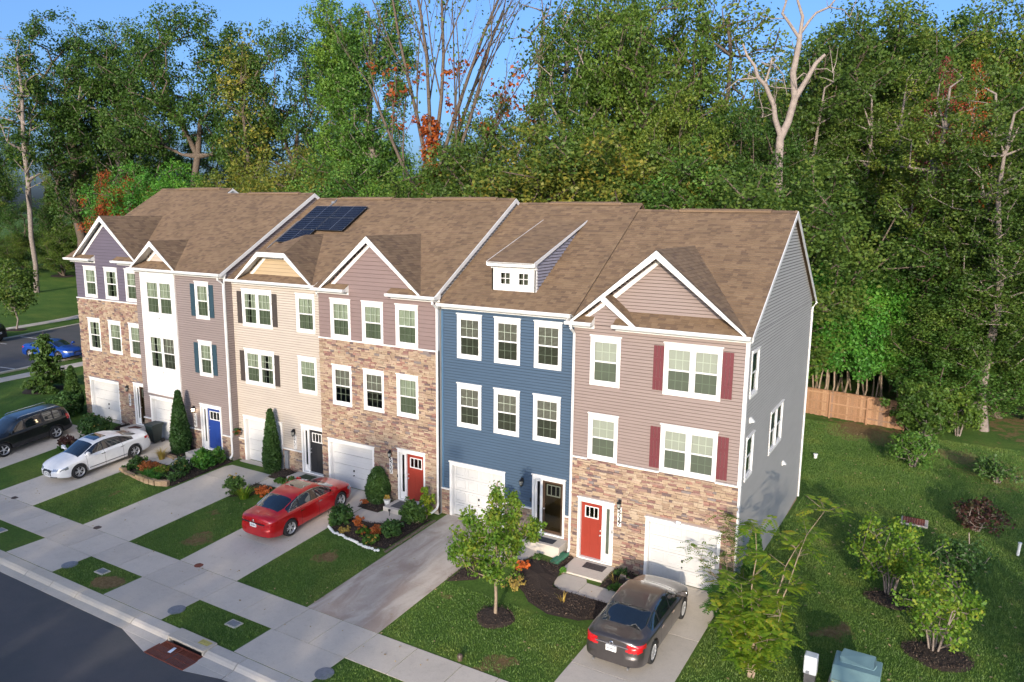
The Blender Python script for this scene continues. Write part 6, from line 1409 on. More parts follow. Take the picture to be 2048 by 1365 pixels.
mulch([(-9.0, -3.2), (-8.1, -3.35), (-7.0, -3.5), (-6.0, -3.4), (-5.95, -.5), (-6.5, -1.0), (-6.9, -1.55), (-7.9, -2.15), (-9.0, -2.2)]); mulch([(-9.3, -1.25), (-9.3, -.05), (-8.2, -.05), (-8.2, -1.25)])
mulch([(-15.1, -3.1), (-14.3, -2.6), (-13.9, -1.5), (-15.1, -1.5)]); mulch([(-15.3, -.7), (-15.3, .35), (-14.35, .35), (-14.35, -.68)])
mulch([(-21.85, -3.5), (-20.6, -3.75), (-19.4, -3.8), (-18.35, -3.5), (-18.3, -.1), (-18.9, -.1), (-19.6, -1.5), (-20.4, -2.15), (-21.85, -2.25)]); mulch([(-22.0, -1.35), (-22.0, -.05), (-20.95, -.05), (-20.95, -1.3)])
mulch([(-27.6, -.55), (-27.6, .35), (-26.9, .35), (-26.9, -.5)]); mulch(ring(10.75, 3.05, 1.0, ex=.9, ey=.7)); mulch(ring(12.1, -.1, 1.0, ex=.95, ey=.75)); mulch(ring(-66.4, 14.2, .9)); mulch(ring(-39.2, 2.2, 1.3)); mulch(ring(-97, 36, 1.5))
CL = random.Random(9)
def mat_(x0, y0, x1, y1, z, m, lb, th=.015):
    b = MB(); b.box((x0, y0, z), (x1, y1, z+th)); return b.build('doormat', m, label=lb, cat='doormat', bevel=.005)
mat_(.82, -.62, 1.62, -.18, .072, mat('mat_pattern', (.05, .045, .045), .95, var=.8, scale=26), 'dark patterned doormat at the red door of the end house')
mat_(-1.25, -.40, -.50, -.02, .532, mat('mat_dark', (.028, .032, .042), .95), 'plain dark doormat in front of the brown door of the blue house')
mat_(-7.9, -.80, -6.72, -.12, .582, mat('mat_grey', (.10, .098, .10), .95), 'wide grey mat on the step of the tall stone house')
mat_(-13.75, -.30, -13.0, .22, .562, mat('mat_green', (.035, .05, .02), .95, var=.4, scale=14), 'dark green mat before the black door')
mat_(-26.5, -.32, -25.9, .15, .932, mat('mat_brown', (.10, .035, .02), .95), 'reddish brown mat at the leftmost door')
b = MB(); b.prism([(-.30, -.95, .16), (.02, -.95, .16), (.12, -.25, .26), (-.12, -.25, .26)], (0, 0, -.07)); b.prism([(-.30, -.95, .16), (-.26, -.95, .20), (-.08, -.25, .31), (-.12, -.25, .26)], (-.02, 0, 0)); b.prism([(.02, -.95, .16), (-.02, -.95, .20), (.08, -.25, .31), (.12, -.25, .26)], (.02, 0, 0)); b.build('splash_block', mat('green_plastic', (.035, .14, .085), .5), label='green plastic splash block under the downspout beside the end house step', cat='splash block')
# bin
t = empty('wheeled_bin', (-23.95, -.42, .57), 'dark green wheeled rubbish bin in front of the second garage door', 'bin'); BG = mat('bin_green', (.012, .022, .022), .5)
z0 = .575; b = MB(); k0 = len(b.v)
for z, w, dd in ((.08, .22, .24), (.95, .30, .36)): b.v += [(-23.95-w, -.42-dd, z0+z), (-23.95+w, -.42-dd, z0+z), (-23.95+w, -.42+dd*.8, z0+z), (-23.95-w, -.42+dd*.8, z0+z)]
b.f += [(3, 2, 1, 0), (4, 5, 6, 7), (0, 1, 5, 4), (1, 2, 6, 5), (2, 3, 7, 6), (3, 0, 4, 7)]; b.m += [0]*6; b.box((-24.27, -.80, z0+.93), (-23.63, -.10, z0+.98)); b.build('body', BG, t, bevel=.02)
b = MB(); b.prism([(-24.29, -.84, z0+.98), (-24.29, -.70, z0+1.05), (-24.29, -.12, z0+1.06), (-24.29, -.06, z0+.98)], (.68, 0, 0)); b.tube([(-24.2, -.05, z0+1.02), (-23.7, -.05, z0+1.02)], .02, 8); b.build('lid', BG, t, bevel=.015)
for x in (-24.22, -23.72): b = MB(); b.lathe((x, -.16, z0+.11), [(.03, 0), (.12, .005), (.12, .045), (.03, .05)], 18, axis='x'); b.build('wheel', TYRE, t)
# bed edging
par = empty('bed_edging', (-20, -3.7, .3), 'low wall of tan concrete blocks round the flower bed beside the white car', 'bed edging'); pl = [(-21.9, -3.6), (-21.2, -3.68), (-20.5, -3.76), (-19.8, -3.83), (-19.1, -3.78), (-18.5, -3.55)]
bk = MB(); bk.box((0, -.1, 0), (.30, .1, .12)); bme = bk.mesh('block', MATS['block_stone'])
def run_blocks(par, pl, z, step_, me, sc=1, jit=.02, lift=0, nm='block'):
    for (x0, y0), (x1, y1) in zip(pl[:-1], pl[1:]):
        L = math.hypot(x1-x0, y1-y0); n = max(1, int(L/step_))
        for i in range(n):
            x, y = x0+(x1-x0)*i/n, y0+(y1-y0)*i/n; o = bpy.data.objects.new(nm, me); col.objects.link(o); o.parent = par; w = WL[par.name]
            o.location = (x-w[0], y-w[1], g(x, y)+lift-w[2]+CL.uniform(-jit, jit)*.4); o.rotation_euler.z = math.atan2(y1-y0, x1-x0)+CL.uniform(-jit, jit)*2; o.scale = (sc, sc*CL.uniform(.9, 1.1), sc*CL.uniform(.9, 1.1))
run_blocks(par, pl, 0, .31, bme); run_blocks(par, pl[2:], 0, .31, bme, lift=.12); run_blocks(par, [(-21.95, -3.65), (-21.7, -3.65)], 0, .2, bme, lift=.12)
par = empty('bed_edging', (-21.4, -1.35, .5), 'short row of tan blocks by the tall arborvitae', 'bed edging'); run_blocks(par, [(-22.0, -1.4), (-21.0, -1.38)], 0, .31, bme)
par = empty('bed_edging', (-7.6, -3.5, .3), 'curved edging of small white stones round the bed before the tall stone house', 'bed edging')
ws = MB(); ws.lathe((0, 0, 0), [(.02, 0), (.06, .01), (.065, .05), (.03, .085)], 7); wsm = ws.mesh('stone', mat('white_stone', (.66, .66, .62), .8, var=.12, scale=9)); run_blocks(par, [(-9.02, -3.22), (-8.6, -3.42), (-8.0, -3.5), (-7.2, -3.62), (-6.5, -3.72), (-6.0, -3.66)], 0, .105, wsm, jit=.08, nm='stone')
par = empty('bed_edging', (-5.9, -2, .4), 'row of low dark stones along the stained driveway edge', 'bed edging'); ds_ = MB(); ds_.box((0, -.05, 0), (.28, .05, .06)); run_blocks(par, [(-5.84, -3.6), (-5.80, -.5)], 0, .30, ds_.mesh('stone', mat('dark_stone', (.17, .13, .09), .9, var=.3, scale=9)), jit=.05, nm='stone')
# bits on the lawns
WP = mat('white_pipe', (.72, .72, .68), .5)
def pipe(x, y, h, r, lb, m=WP, lean=0):
    z = g(x, y); b = MB(); b.tube([(x, y, z-.05), (x+lean, y, z+h-.03)], r, 12); b.tube([(x+lean, y, z+h-.05), (x+lean, y, z+h)], r*1.3, 12); b.build('vent_pipe', m, label=lb, cat='pipe')
pipe(5.9, 19.3, .26, .09, 'short white pipe stub on the grass behind the end house'); pipe(14.75, 10.25, .55, .055, 'white marker pipe standing at the right edge of the lawn', lean=.03)
b = MB(); z = g(13.1, 9.35); b.tube([(13.1, 9.35, z), (13.0, 9.37, z+.85)], .022, 6); b.build('stake', BARKD, label='thin wooden stake leaning in the shaded lawn', cat='stake')
t = empty('yard_drain', (11.05, 11.85, g(11, 11.8)), 'rusty square grate on a tan concrete box in the lawn', 'drain'); z = g(11, 11.8)
b = MB(); b.box((10.55, 11.40, z-.1), (11.60, 12.25, z+.10)); b.build('frame', CURB, t, bevel=.02)
b = MB()
for i in range(9): x = 10.62+.1*i; b.box((x, 11.46, z+.10), (x+.045, 12.18, z+.125))
for i in range(5): y = 11.46+.165*i; b.box((10.62, y, z+.10), (11.46, y+.05, z+.127))
b.build('grate', RUST, t)
t = empty('cable_pedestal', (9.07, -3.62, g(9, -3.6)), 'slim pale grey cable box on a dark base beside the green transformer', 'utility box'); z = g(9, -3.6)
b = MB(); b.box((8.93, -3.74, z), (9.21, -3.50, z+.45)); b.build('base', mat('dark_base', (.07, .07, .07), .7), t); b = MB(); b.box((8.90, -3.77, z+.45), (9.24, -3.47, z+.98)); b.build('cover', mat('pale_grey', (.50, .54, .56), .5), t, bevel=.03)
b = MB(); b.box((8.98, -3.79, z+.48), (9.06, -3.77, z+.56)); b.build('latch', GREYIRON, t)
t = empty('transformer', (10.2, -3.4, g(10, -3.4)), 'pale green pad transformer box with yellow number strip in the bottom right corner', 'transformer'); z = g(10, -3.4)
TG = mat('transformer_green', (.19, .27, .20), .45, var=.08); TB = mat('transformer_lid', (.16, .26, .26), .4, var=.06)
b = MB(); b.box((9.5, -4.35, z-.05), (10.9, -2.75, z+.08)); b.build('pad', CONC, t, bevel=.01)
b = MB(); b.box((9.66, -4.2, z+.08), (10.74, -3.1, z+.78)); b.build('cabinet', TG, t, bevel=.02)
b = MB(); b.prism([(9.62, -4.24, z+.74), (9.62, -3.75, z+.96), (9.62, -2.98, z+.96), (9.62, -2.98, z+.74)], (1.16, 0, 0)); b.build('lid', TB, t, bevel=.03)
b = MB(); b.prism([(9.80, -3.55, z+.96), (9.74, -3.35, z+1.03), (9.80, -2.90, z+1.03), (10.6, -2.90, z+1.03), (10.66, -3.35, z+1.03), (10.60, -3.55, z+.96)], (0, 0, -.06)); b.build('hood', TB, t, bevel=.02)
b = MB(); b.box((9.67, -4.215, z+.63), (10.12, -4.2, z+.72)); p = b.build('number_strip', mat('yellow_label', (.62, .50, .03), .5), t)
me = text_mesh('400051A', .095, BLACK); o = place('number', me, p, (9.895, -4.218, z+.675)); o.rotation_euler.x = R(90)
b = MB(); b.box((10.25, -4.22, z+.25), (10.48, -4.2, z+.50)); b.build('warning_sticker', WHITE, t); b = MB(); b.box((10.62, -4.23, z+.58), (10.68, -4.2, z+.64)); b.build('latch', STEEL, t)
b = MB(); b.lathe((.2, -7.58, .0), [(.07, 0), (.075, .09), (.05, .12), (.09, .14), (.06, .19), (.02, .2)], 14); b.build('path_light', mat('brown_lamp', (.10, .07, .05), .5), label='small brown path light in the grass by the sidewalk', cat='path light')
for x, y, lb in ((-6.75, -1.35, 'small dark spotlight among the shrubs by the stained driveway'), (-7.6, -1.2, 'small dark spotlight beside the grey mat step')):
    z = g(x, y); b = MB(); b.tube([(x, y, z), (x, y, z+.2)], .012, 6); b.lathe((x, y, z+.2), [(.02, 0), (.05, .03), (.055, .09)], 10); b.build('spot_light', BLACK, label=lb, cat='garden light')
# flower pot and hanging basket
t = empty('flower_pot', (-8.25, -.55, g(-8.25, -.55)), 'white pot with pale flowers left of the tall stone house door', 'pot'); z = g(-8.25, -.55)+.05
b = MB(); b.lathe((-8.25, -.55, z), [(.09, 0), (.15, .24), (.16, .26), (.14, .25)], 16); b.build('pot', WHITE, t)
qv = np.random.default_rng(3)
def clump(name, x, y, r, h, leafm, size, n, lb, cat, flowers=None, fsize=.05, nf=0, stems=3, par=None, base=.0, group=None, z=None, m2=14, flat=None):
    z = g(x, y) if z is None else z; C = ell_points(qv, n, (0, 0, base+h*.52), (r, r, h*.5), .25); V1, F1 = leaves_np(C, r*.28, m2, size, qv, up=.4)
    mats = [leafm]; mi = np.zeros(len(F1), int)
    if flowers is not None:
        C2 = ell_points(qv, nf, (0, 0, base+h*.62), (r*1.0, r*1.0, h*.46), .75); C2 = C2[C2[:, 2] > h*.35]; V2, F2 = leaves_np(C2, .06, 5, fsize, qv, up=.6); mats.append(flowers); F1 = np.concatenate([F1, F2+len(V1)]); V1 = np.concatenate([V1, V2]); mi = np.concatenate([mi, np.ones(len(F2), int)])
    cm = np_mesh(name+'_foliage', V1, F1, mats, mi)
    if par: o = place('flowers', cm, par, (x, y, z)); return o
    t = empty(name, (x, y, z), lb, cat, group); WL[t.name] = (0, 0, 0); place('foliage', cm, t)
    T = [(0, 0, -.02), (.02, 0, h*.3)]; pts = C[qv.random(len(C)) < min(1, 22/len(C))]; V, F = tubes_np(skeleton(pts, T, qv, .012+.01*h, .3, .004), 4); place('stem', np_mesh(name+'_stem', V, F, BARKY), t); return t
def blades(name, x, y, r, h, m, n, lb, cat='plant', w=.018, spread=1.0, group=None):
    z = g(x, y); a = qv.uniform(0, 6.28, n); rr = r*.35*np.sqrt(qv.random(n)); L = h*(.6+.5*qv.random(n)); ln = r*spread*(.3+.8*qv.random(n))
    bx, by = np.cos(a)*rr, np.sin(a)*rr; dx, dy = np.cos(a), np.sin(a); V = []; F = []
    for i in range(n):
        px, py = -dy[i]*w, dx[i]*w; k = len(V)
        for t in (0, .35, .7, 1.0): c = (bx[i]+dx[i]*ln[i]*t*t, by[i]+dy[i]*ln[i]*t*t, L[i]*(t*1.5-.62*t*t)); s_ = 1-t*.85; V += [(c[0]-px*s_, c[1]-py*s_, c[2]), (c[0]+px*s_, c[1]+py*s_, c[2])]
        for t in range(3): F.append((k+2*t, k+2*t+1, k+2*t+3, k+2*t+2))
    me = np_mesh(name, np.array(V), np.array(F), m); return place(name, me, at=(x, y, z), label=lb, cat=cat, group=group)
clump('flowers', -8.25, -.55, .15, .3, LEAF_GOLD, .05, 14, '', '', par=t, z=z+.2)
t = empty('hanging_basket', (-18.2, .28, 2.0), 'hanging basket of trailing plants on the corner between blue door and cream house', 'hanging basket'); b = MB(); b.lathe((-18.2, .12, 1.85), [(.05, -.1), (.13, -.03), (.15, .05)], 14); b.build('basket', mat('terracotta', (.28, .12, .07), .8), t); b = MB(); b.tube([(-18.2, .4, 2.35), (-18.2, .12, 2.38), (-18.2, .12, 1.95)], .01, 5); b.build('bracket', BLACK, t); clump('flowers', -18.2, .12, .2, .35, LEAF_HOLLY, .06, 16, '', '', flowers=LEAF_ORG, nf=8, par=t, z=1.8)
SH = 'shrubs and flowers in the front beds'
# bed of the tall stone house
clump('shrub', -8.75, -2.85, .48, .85, LEAF_HOLLY, .075, 90, 'dark round shrub at the left end of the white edged bed by the red car', 'shrub', m2=26)
clump('shrub', -9.02, -2.98, .22, .35, LEAF_IVY, .08, 22, 'small bright leaved plant at the foot of the dark shrub by the red car', 'plant')
clump('flower_clump', -8.05, -2.55, .24, .42, LEAF_ORG, .05, 40, 'rusty orange flower clump beside the dark round shrub', 'flowers', m2=20)
clump('flower_clump', -7.45, -2.95, .3, .32, LEAF_LIME, .07, 36, 'low yellow green plant with red blooms in the white edged bed', 'plant', flowers=LEAF_ORG, nf=10)
clump('flower_clump', -6.95, -2.75, .28, .45, LEAF_ORG, .05, 44, 'rusty orange flower clump in the middle of the white edged bed', 'flowers', m2=20)
clump('flower_clump', -6.75, -3.35, .3, .3, LEAF_IVY, .08, 36, 'low green plants at the front right of the white edged bed', 'plant', flowers=LEAF_GOLD, nf=12)
clump('shrub', -6.45, -2.45, .42, .62, LEAF_HOLLY, .075, 70, 'dark shrub right of the orange flowers in the white edged bed', 'shrub', m2=24)
clump('shrub', -6.35, -1.25, .52, 1.05, LEAF_HOLLY, .075, 100, 'tall dark shrub beside the downspout of the tall stone house', 'shrub', m2=24)
clump('shrub', -6.2, -.55, .34, 1.35, LEAF_LIME, .07, 60, 'yellowing upright plant against the corner of the tall stone house', 'plant', m2=20)
clump('flower_clump', -9.15, -.95, .2, .28, LEAF_ORG, .05, 22, 'small rusty orange clump at the foot of the round evergreen', 'flowers')
clump('shrub', -8.2, -3.2, .26, .2, LEAF_GOLD, .06, 22, 'faded low clump behind the white stones', 'plant')
# bed by the cream house drive
clump('shrub', -15.05, -2.75, .46, .95, LEAF_HOLLY, .075, 70, 'loose dark shrub at the corner of the empty driveway', 'shrub', m2=20, flowers=LEAF_GOLD, nf=10)
blades('daylily', -14.35, -2.85, .55, .5, LEAF_LIME, 150, 'bright green strap leaved clump left of the red car', w=.02)
clump('flower_clump', -13.85, -2.3, .32, .42, LEAF_ORG, .05, 44, 'rusty orange flowers just behind the red car', 'flowers', m2=20)
clump('shrub', -14.2, -.95, .3, .25, LEAF_IVY, .07, 26, 'low leafy plants beside the cream house path', 'plant'); clump('shrub', -13.4, -.95, .3, .42, LEAF_HOLLY, .07, 26, 'small dark plants with red blooms before the black door', 'plant', flowers=LEAF_ORG, nf=8)
# bed of the taupe house
blades('grass_clump', -21.55, -1.75, .4, .62, LEAF_GOLD, 130, 'golden ornamental grass at the foot of the tall arborvitae', w=.014)
clump('shrub', -21.55, -3.05, .42, .6, LEAF_HOLLY, .07, 60, 'leafy plant touching the rear wheel of the white car', 'plant', m2=18); clump('shrub', -21.75, -3.35, .28, .3, LEAF_IVY, .08, 28, 'bright green plant above the corner block', 'plant')
clump('flower_clump', -20.75, -3.0, .42, .48, LEAF_ORG, .05, 60, 'rusty orange flower mound in the block edged bed', 'flowers', m2=20)
blades('daylily', -20.2, -3.45, .6, .42, LEAF_SAP, 170, 'green strap leaves hanging over the tan blocks', w=.02); blades('daylily', -19.55, -3.5, .5, .36, LEAF_SAP, 120, 'second clump of green strap leaves near the end of the tan blocks', w=.02)
clump('flower_clump', -20.0, -2.85, .34, .42, LEAF_LIME, .06, 44, 'yellow flowering plant right of the orange mound', 'flowers', flowers=LEAF_GOLD, nf=24)
clump('shrub', -19.2, -2.3, .5, .8, LEAF_HOLLY, .07, 70, 'grey green airy plant in the middle of the block edged bed', 'plant', m2=16, flowers=LEAF_GOLD, nf=8); clump('shrub', -18.9, -3.0, .42, .35, LEAF_HOLLY, .07, 40, 'low dark plants at the driveway side of the block edged bed', 'plant')
clump('shrub', -18.85, -1.3, .58, .85, LEAF_SAP, .085, 110, 'round bright green shrub below the blue front door', 'shrub', m2=26); clump('shrub', -18.75, -.75, .42, .8, LEAF_IVY, .08, 60, 'darker shrub between the bright shrub and the downspout', 'shrub', m2=22)
# leftmost house
clump('shrub', -27.3, -1.6, .85, 1.15, LEAF_HOLLY, .085, 150, 'dark wide shrub beside the leftmost garage door', 'shrub', m2=24, flowers=LEAF_GOLD, nf=20); clump('shrub', -26.9, -3.2, .5, .75, LEAF_PURP, .07, 60, 'reddish shrub between the black and the white car', 'shrub', m2=20); clump('shrub', -26.75, -3.55, .38, .4, LEAF_IVY, .09, 44, 'bright leafy plant beside the reddish shrub', 'plant')
clump('shrub', -31.9, -.6, .8, 1.5, LEAF_HOLLY, .085, 160, 'dark shrub at the corner of the leftmost house', 'shrub', m2=26)
# end house bits
blades('bulb_leaves', 1.35, -3.25, .22, .42, LEAF_GOLD, 9, 'few yellow leaves sprouting from the dark mulch bed', w=.02); blades('bulb_leaves', 2.3, -1.05, .35, .45, LEAF_GOLD, 14, 'dry yellow stalks in the corner bed beside the end house step', w=.014); clump('plant', .42, -1.35, .12, .35, LEAF_SAP, .06, 12, 'small green seedling in front of the end house step', 'plant'); clump('plant', -.75, -1.15, .16, .35, LEAF_HOLLY, .06, 10, 'thin sprig beside the blue house step', 'plant')
clump('flower_clump', -.95, -2.0, .3, .28, LEAF_ORG, .05, 44, 'red orange flower clump in the mulch behind the young tree', 'flowers', m2=20); clump('plant', -.6, -3.2, .4, .3, LEAF_GOLD, .06, 26, 'dry brownish plants at the left of the dark mulch bed', 'plant'); clump('plant', 2.35, -.55, .3, .4, LEAF_HOLLY, .07, 22, 'green weeds under the end house lamp', 'plant'); clump('plant', 2.5, -1.45, .3, .25, LEAF_IVY, .06, 24, 'mossy plants beside the grey car mirror', 'plant')
# evergreens
def cone(name, x, y, h, r, lb, belly=.22, seed=1, leafm=LEAF_CON, power=.9):
    q = np.random.default_rng(seed); n = int(1500*r*h); t = q.random(n)**1.15; a = q.uniform(0, 6.28, n); rr = r*np.where(t < belly, .75+.25*t/belly, ((1-t)/(1-belly))**power)*(.86+.2*q.random(n)); rr *= 1+.07*np.sin(a*5+t*9)
    C = np.stack([np.cos(a)*rr, np.sin(a)*rr, .05+t*h], 1); V, F = leaves_np(C, .07, 16, .075, q, up=.6, shape=2.4); tr = empty(name, (x, y, g(x, y)), lb, 'evergreen'); WL[tr.name] = (0, 0, 0)
    place('crown', np_mesh(name+'_crown', V, F, leafm), tr); b = MB(); prof = [(.03, 0)]+[(r*.80*(.75+.25*k/2 if k < 2 else ((1-k/8)/(1-.22))**power), .1+h*k/8*.97) for k in range(8)]; b.lathe((0, 0, 0), prof, 12); b.build('core', LEAF_CON, tr, (0, 0, 0)); b = MB(); b.tube([(0, 0, -.05), (0, 0, .3)], .05, 6); b.build('trunk', BARK, tr, (0, 0, 0)); return tr
cone('arborvitae', -21.45, -.72, 3.15, .43, 'tall pointed arborvitae between the second garage door and the blue door', seed=2, power=.75); cone('arborvitae', -15.62, -.08, 2.95, .37, 'tall narrow arborvitae in front of the cream house garage', seed=3, power=.75); cone('arborvitae', -8.85, -.42, 1.45, .46, 'short rounded evergreen beside the tall stone house garage', belly=.35, seed=4, power=.5)
cone('arborvitae', -32.5, .25, 2.65, .48, 'tall pointed arborvitae left of the leftmost house', seed=5, power=.75); cone('arborvitae', 6.75, -.25, 2.7, .42, 'small pointed arborvitae at the corner of the grey side wall', seed=6, leafm=LEAF_IVY, power=.9)
t = tree('spruce', -39.0, 2.3, .92, 0, 'spruce', 'small dark spruce in front of the blue car', 'evergreen', None)
# young trees
proto('young_maple', 31, [((0, 0, 2.05), (1.05, 1.05, .85), 90), ((.05, 0, 3.5), (.25, .25, .95), 26), ((-.95, -.2, 3.0), (.28, .28, .75), 24), ((.7, .3, 3.2), (.3, .3, .7), 24), ((1.45, .2, 2.55), (.45, .3, .35), 18), ((-.3, -.5, 3.1), (.3, .3, .6), 20), ((-1.2, .3, 2.3), (.4, .3, .5), 18)], [(0, 0, 0), (.02, 0, .6), (0, 0, 1.2), (.02, .02, 2.0), (0, .03, 3.0), (.05, 0, 4.3)], .055, LEAF_LIME, BARKY, 38, .24, .07, wander=.2, minr=.006)
tree('young_maple', -.15, -5.05, .93, .9, 'young_tree', 'young lime green tree in a mulch ring on the lawn before the blue house', group=None, scz=1.05)
tree('street_tree', -66.4, 14.2, 1.05, .5, 'young_tree', 'yellow green young tree beside the far path across the side street', group=None); tree('street_tree', -97.5, 36.5, 1.2, 1.5, 'young_tree', 'slender young tree at the wood edge left of the leftmost house', group=None)
# compound-leaved saplings at the right corner
def frond_tree(name, seed, stems, lb, leafm=LEAF_LIME, nl=6, size=.15, at=(0, 0), flen=.36):
    q = np.random.default_rng(seed); segs = []; V = []; F = []
    for (bx, by, tx, ty, tz, r) in stems:
        n = 7; P = [np.array([bx+(tx-bx)*t**1.3, by+(ty-by)*t**1.3, tz*t])+q.normal(size=3)*.04*(t > 0) for t in np.linspace(0, 1, n+1)]
        for k in range(n): segs.append((P[k], r*(1-.8*k/n), P[k+1], r*(1-.8*(k+1)/n)))
        for k in range(2, n+1):
            for j in range(3 if k < n else 6):
                a = q.uniform(0, 6.28); e = P[k]+np.array([math.cos(a), math.sin(a), q.uniform(.1, .7)])*q.uniform(.2, .55); segs.append((P[k], .008, e, .004))
                for s in range(3):
                    b_ = q.uniform(0, 6.28); dr = np.array([math.cos(b_), math.sin(b_), q.uniform(-.25, .35)]); dr /= np.linalg.norm(dr); sd2 = np.cross(dr, [0, 0, 1.]); sd2 /= np.linalg.norm(sd2); L = flen*q.uniform(.7, 1.2)
                    for m_ in range(nl):
                        t = (m_+1)/nl; c0 = e+dr*L*t+np.array([0, 0, -.28*L*t*t])
                        for sg in (-1, 1):
                            u = (sd2*sg*.9+dr*.45+np.array([0, 0, -.15])); u /= np.linalg.norm(u); w = dr*size*.28; l = size*(1.1-.5*t)*1.2; k0 = len(V); V += [c0, c0+u*l*.5+w, c0+u*l, c0+u*l*.5-w]; F.append((k0, k0+1, k0+2, k0+3))
    z = g(*at); t = empty(name, (at[0], at[1], z), lb, 'tree'); WL[t.name] = (0, 0, 0); V2, F2 = tubes_np(segs, 6); place('trunk', np_mesh(name+'_trunk', V2, F2, BARKY), t); place('crown', np_mesh(name+'_crown', np.array(V), np.array(F), leafm), t); return t
frond_tree('locust_sapling', 1, [(0, 0, .1, .2, 2.3, .06), (0, 0, -.7, -.3, 1.7, .03), (0, 0, .5, -.5, 1.5, .03), (0, 0, .9, .5, 3.9, .045), (0, 0, -.5, .3, 2.5, .04), (.1, 0, 1.45, .9, 4.9, .035), (0, 0, -.2, .6, 3.9, .04), (0, 0, -.8, .9, 1.9, .03), (0, 0, .8, -.3, 2.2, .03)], 'feathery leaved sapling with open crown on the lawn right of the grey car', at=(7.55, -4.0))
frond_tree('locust_sapling', 2, [(0, 0, -.35, .1, 3.0, .03), (0, 0, .1, .2, 2.7, .03), (.1, 0, -1.15, -.1, 1.9, .022), (0, 0, .4, 0, 1.3, .022)], 'thin feathery sapling against the garage corner of the end house', at=(6.15, -.75), size=.075)
frond_tree('locust_sapling', 3, [(0, 0, -.2, 0, 1.2, .03), (0, 0, .4, .2, 1.4, .03), (0, 0, .2, -.4, 1.0, .03), (0, 0, -.5, .4, .9, .02)], 'dense bright green feathery growth by the driveway corner of the end house', leafm=LEAF_SAP, at=(6.55, -1.9))
# shrubs on the right lawn
def stem_shrub(x, y, h, r, lb, leafm=LEAF_LIME, seed=1, n=90, size=.078, m=36, cz=.62):
    q = np.random.default_rng(seed); P = ell_points(q, n, (0, 0, h*cz), (r, r, h*.40), .35); segs = []
    for s in range(6):
        a = s*1.05+.3; T = [(math.cos(a)*.12, math.sin(a)*.12, 0), (math.cos(a)*.25, math.sin(a)*.25, h*.25), (math.cos(a)*.45*r, math.sin(a)*.45*r, h*.5)]; sel = P[(np.arctan2(P[:, 1], P[:, 0])-a+3.14) % 6.28 < 6.28/6+.4][:16]
        if len(sel): segs += skeleton(sel, T, q, .03, .3, .006)
    V, F = tubes_np(segs, 5); LV, LF = leaves_np(P, .33, m, size, q); t = empty('shrub', (x, y, g(x, y)), lb, 'shrub'); WL[t.name] = (0, 0, 0); place('stem', np_mesh('stems', V, F, BARKG), t); place('foliage', np_mesh('shrub_leaves', LV, LF, leafm), t)
stem_shrub(10.6, 3.45, 2.75, 1.45, 'yellow green multi stemmed shrub in a mulch patch, upper one on the right lawn', seed=1); stem_shrub(12.0, .15, 2.5, 1.3, 'yellow green multi stemmed shrub with dark mulch at the lower right', seed=2, n=75)
stem_shrub(12.6, 5.6, 1.9, 1.0, 'dark shrub behind the two yellow green shrubs', LEAF_HOLLY, 3, 60, cz=.5); stem_shrub(13.4, 12.4, 1.5, 1.1, 'reddish brown shrub beside the yard drain', LEAF_PURP, 4, 60, .09, 20, .5); stem_shrub(16.3, 1.6, 1.6, 1.2, 'dark low shrub at the lower right edge', LEAF_HOLLY, 5, 50, .09, 16, .5)
stem_shrub(10.65, 20.6, 2.2, 1.3, 'green shrub alone on the lawn before the wood', LEAF_IVY, 6, 90, .1, 26, .5); stem_shrub(14.5, 20.1, 1.5, 1.2, 'small dark shrub near the right wood edge', LEAF_HOLLY, 7, 60, .1, 20, .5)
stem_shrub(10.9, 27.0, 3.6, 2.0, 'big dark green bush at the right end of the fence', LEAF_OAK, 8, 150, .12, 40, .52); stem_shrub(12.8, 28.6, 3.2, 1.6, 'dark bush next to the bare trunk beyond the lawn', LEAF_OAK, 9, 100, .12, 34, .52)
# fallen leaves and mulch chips: nobody could count them
def litter(name, n, area, m, size, seed):
    q = np.random.default_rng(seed); x = q.uniform(area[0], area[1], n); y = q.uniform(area[2], area[3], n); C = np.stack([x, y, gz(x, y)+.035], 1); V, F = leaves_np(C, .01, 1, size, q, up=3); place(name, np_mesh(name, V, F, m), kind='stuff')
litter('fallen_leaves', 700, (6.4, 18, -7, 26), mat('dead_leaf', (.35, .26, .13), .9, var=.4, scale=3), .07, 4); litter('fallen_leaves', 260, (-25, 3, -9, -2), MATS['dead_leaf'], .05, 5)
def inside(px, py, poly):
    r = np.zeros(len(px), bool)
    for (x0, y0), (x1, y1) in zip(poly, poly[1:]+poly[:1]):
        c = ((y0 > py) != (y1 > py)) & (px < (x1-x0)*(py-y0)/(y1-y0+1e-9)+x0); r ^= c
    return r
q_ = np.random.default_rng(12); CH = []
for pl in MUL:
    A = np.array(pl); lo, hi = A.min(0), A.max(0); n = int((hi-lo).prod()*600)
    if lo[0] < -35: continue
    x, y = q_.uniform(lo[0], hi[0], n), q_.uniform(lo[1], hi[1], n); k = inside(x, y, pl); x, y = x[k], y[k]; CH.append(np.stack([x, y, gz(x, y)+.055+.075*q_.random(len(x))], 1))
C_ = np.concatenate(CH); V, F = leaves_np(C_, .01, 1, .03, q_, up=1.2, shape=2.0); place('mulch_chips', np_mesh('mulch_chips', V, F, palette_mat('chip', [(0, (.05, .032, .022)), (.4, (.028, .019, .015)), (.75, (.08, .052, .034)), (.93, (.14, .10, .07))], 'island', .9, .2, 30, 0)), kind='stuff')
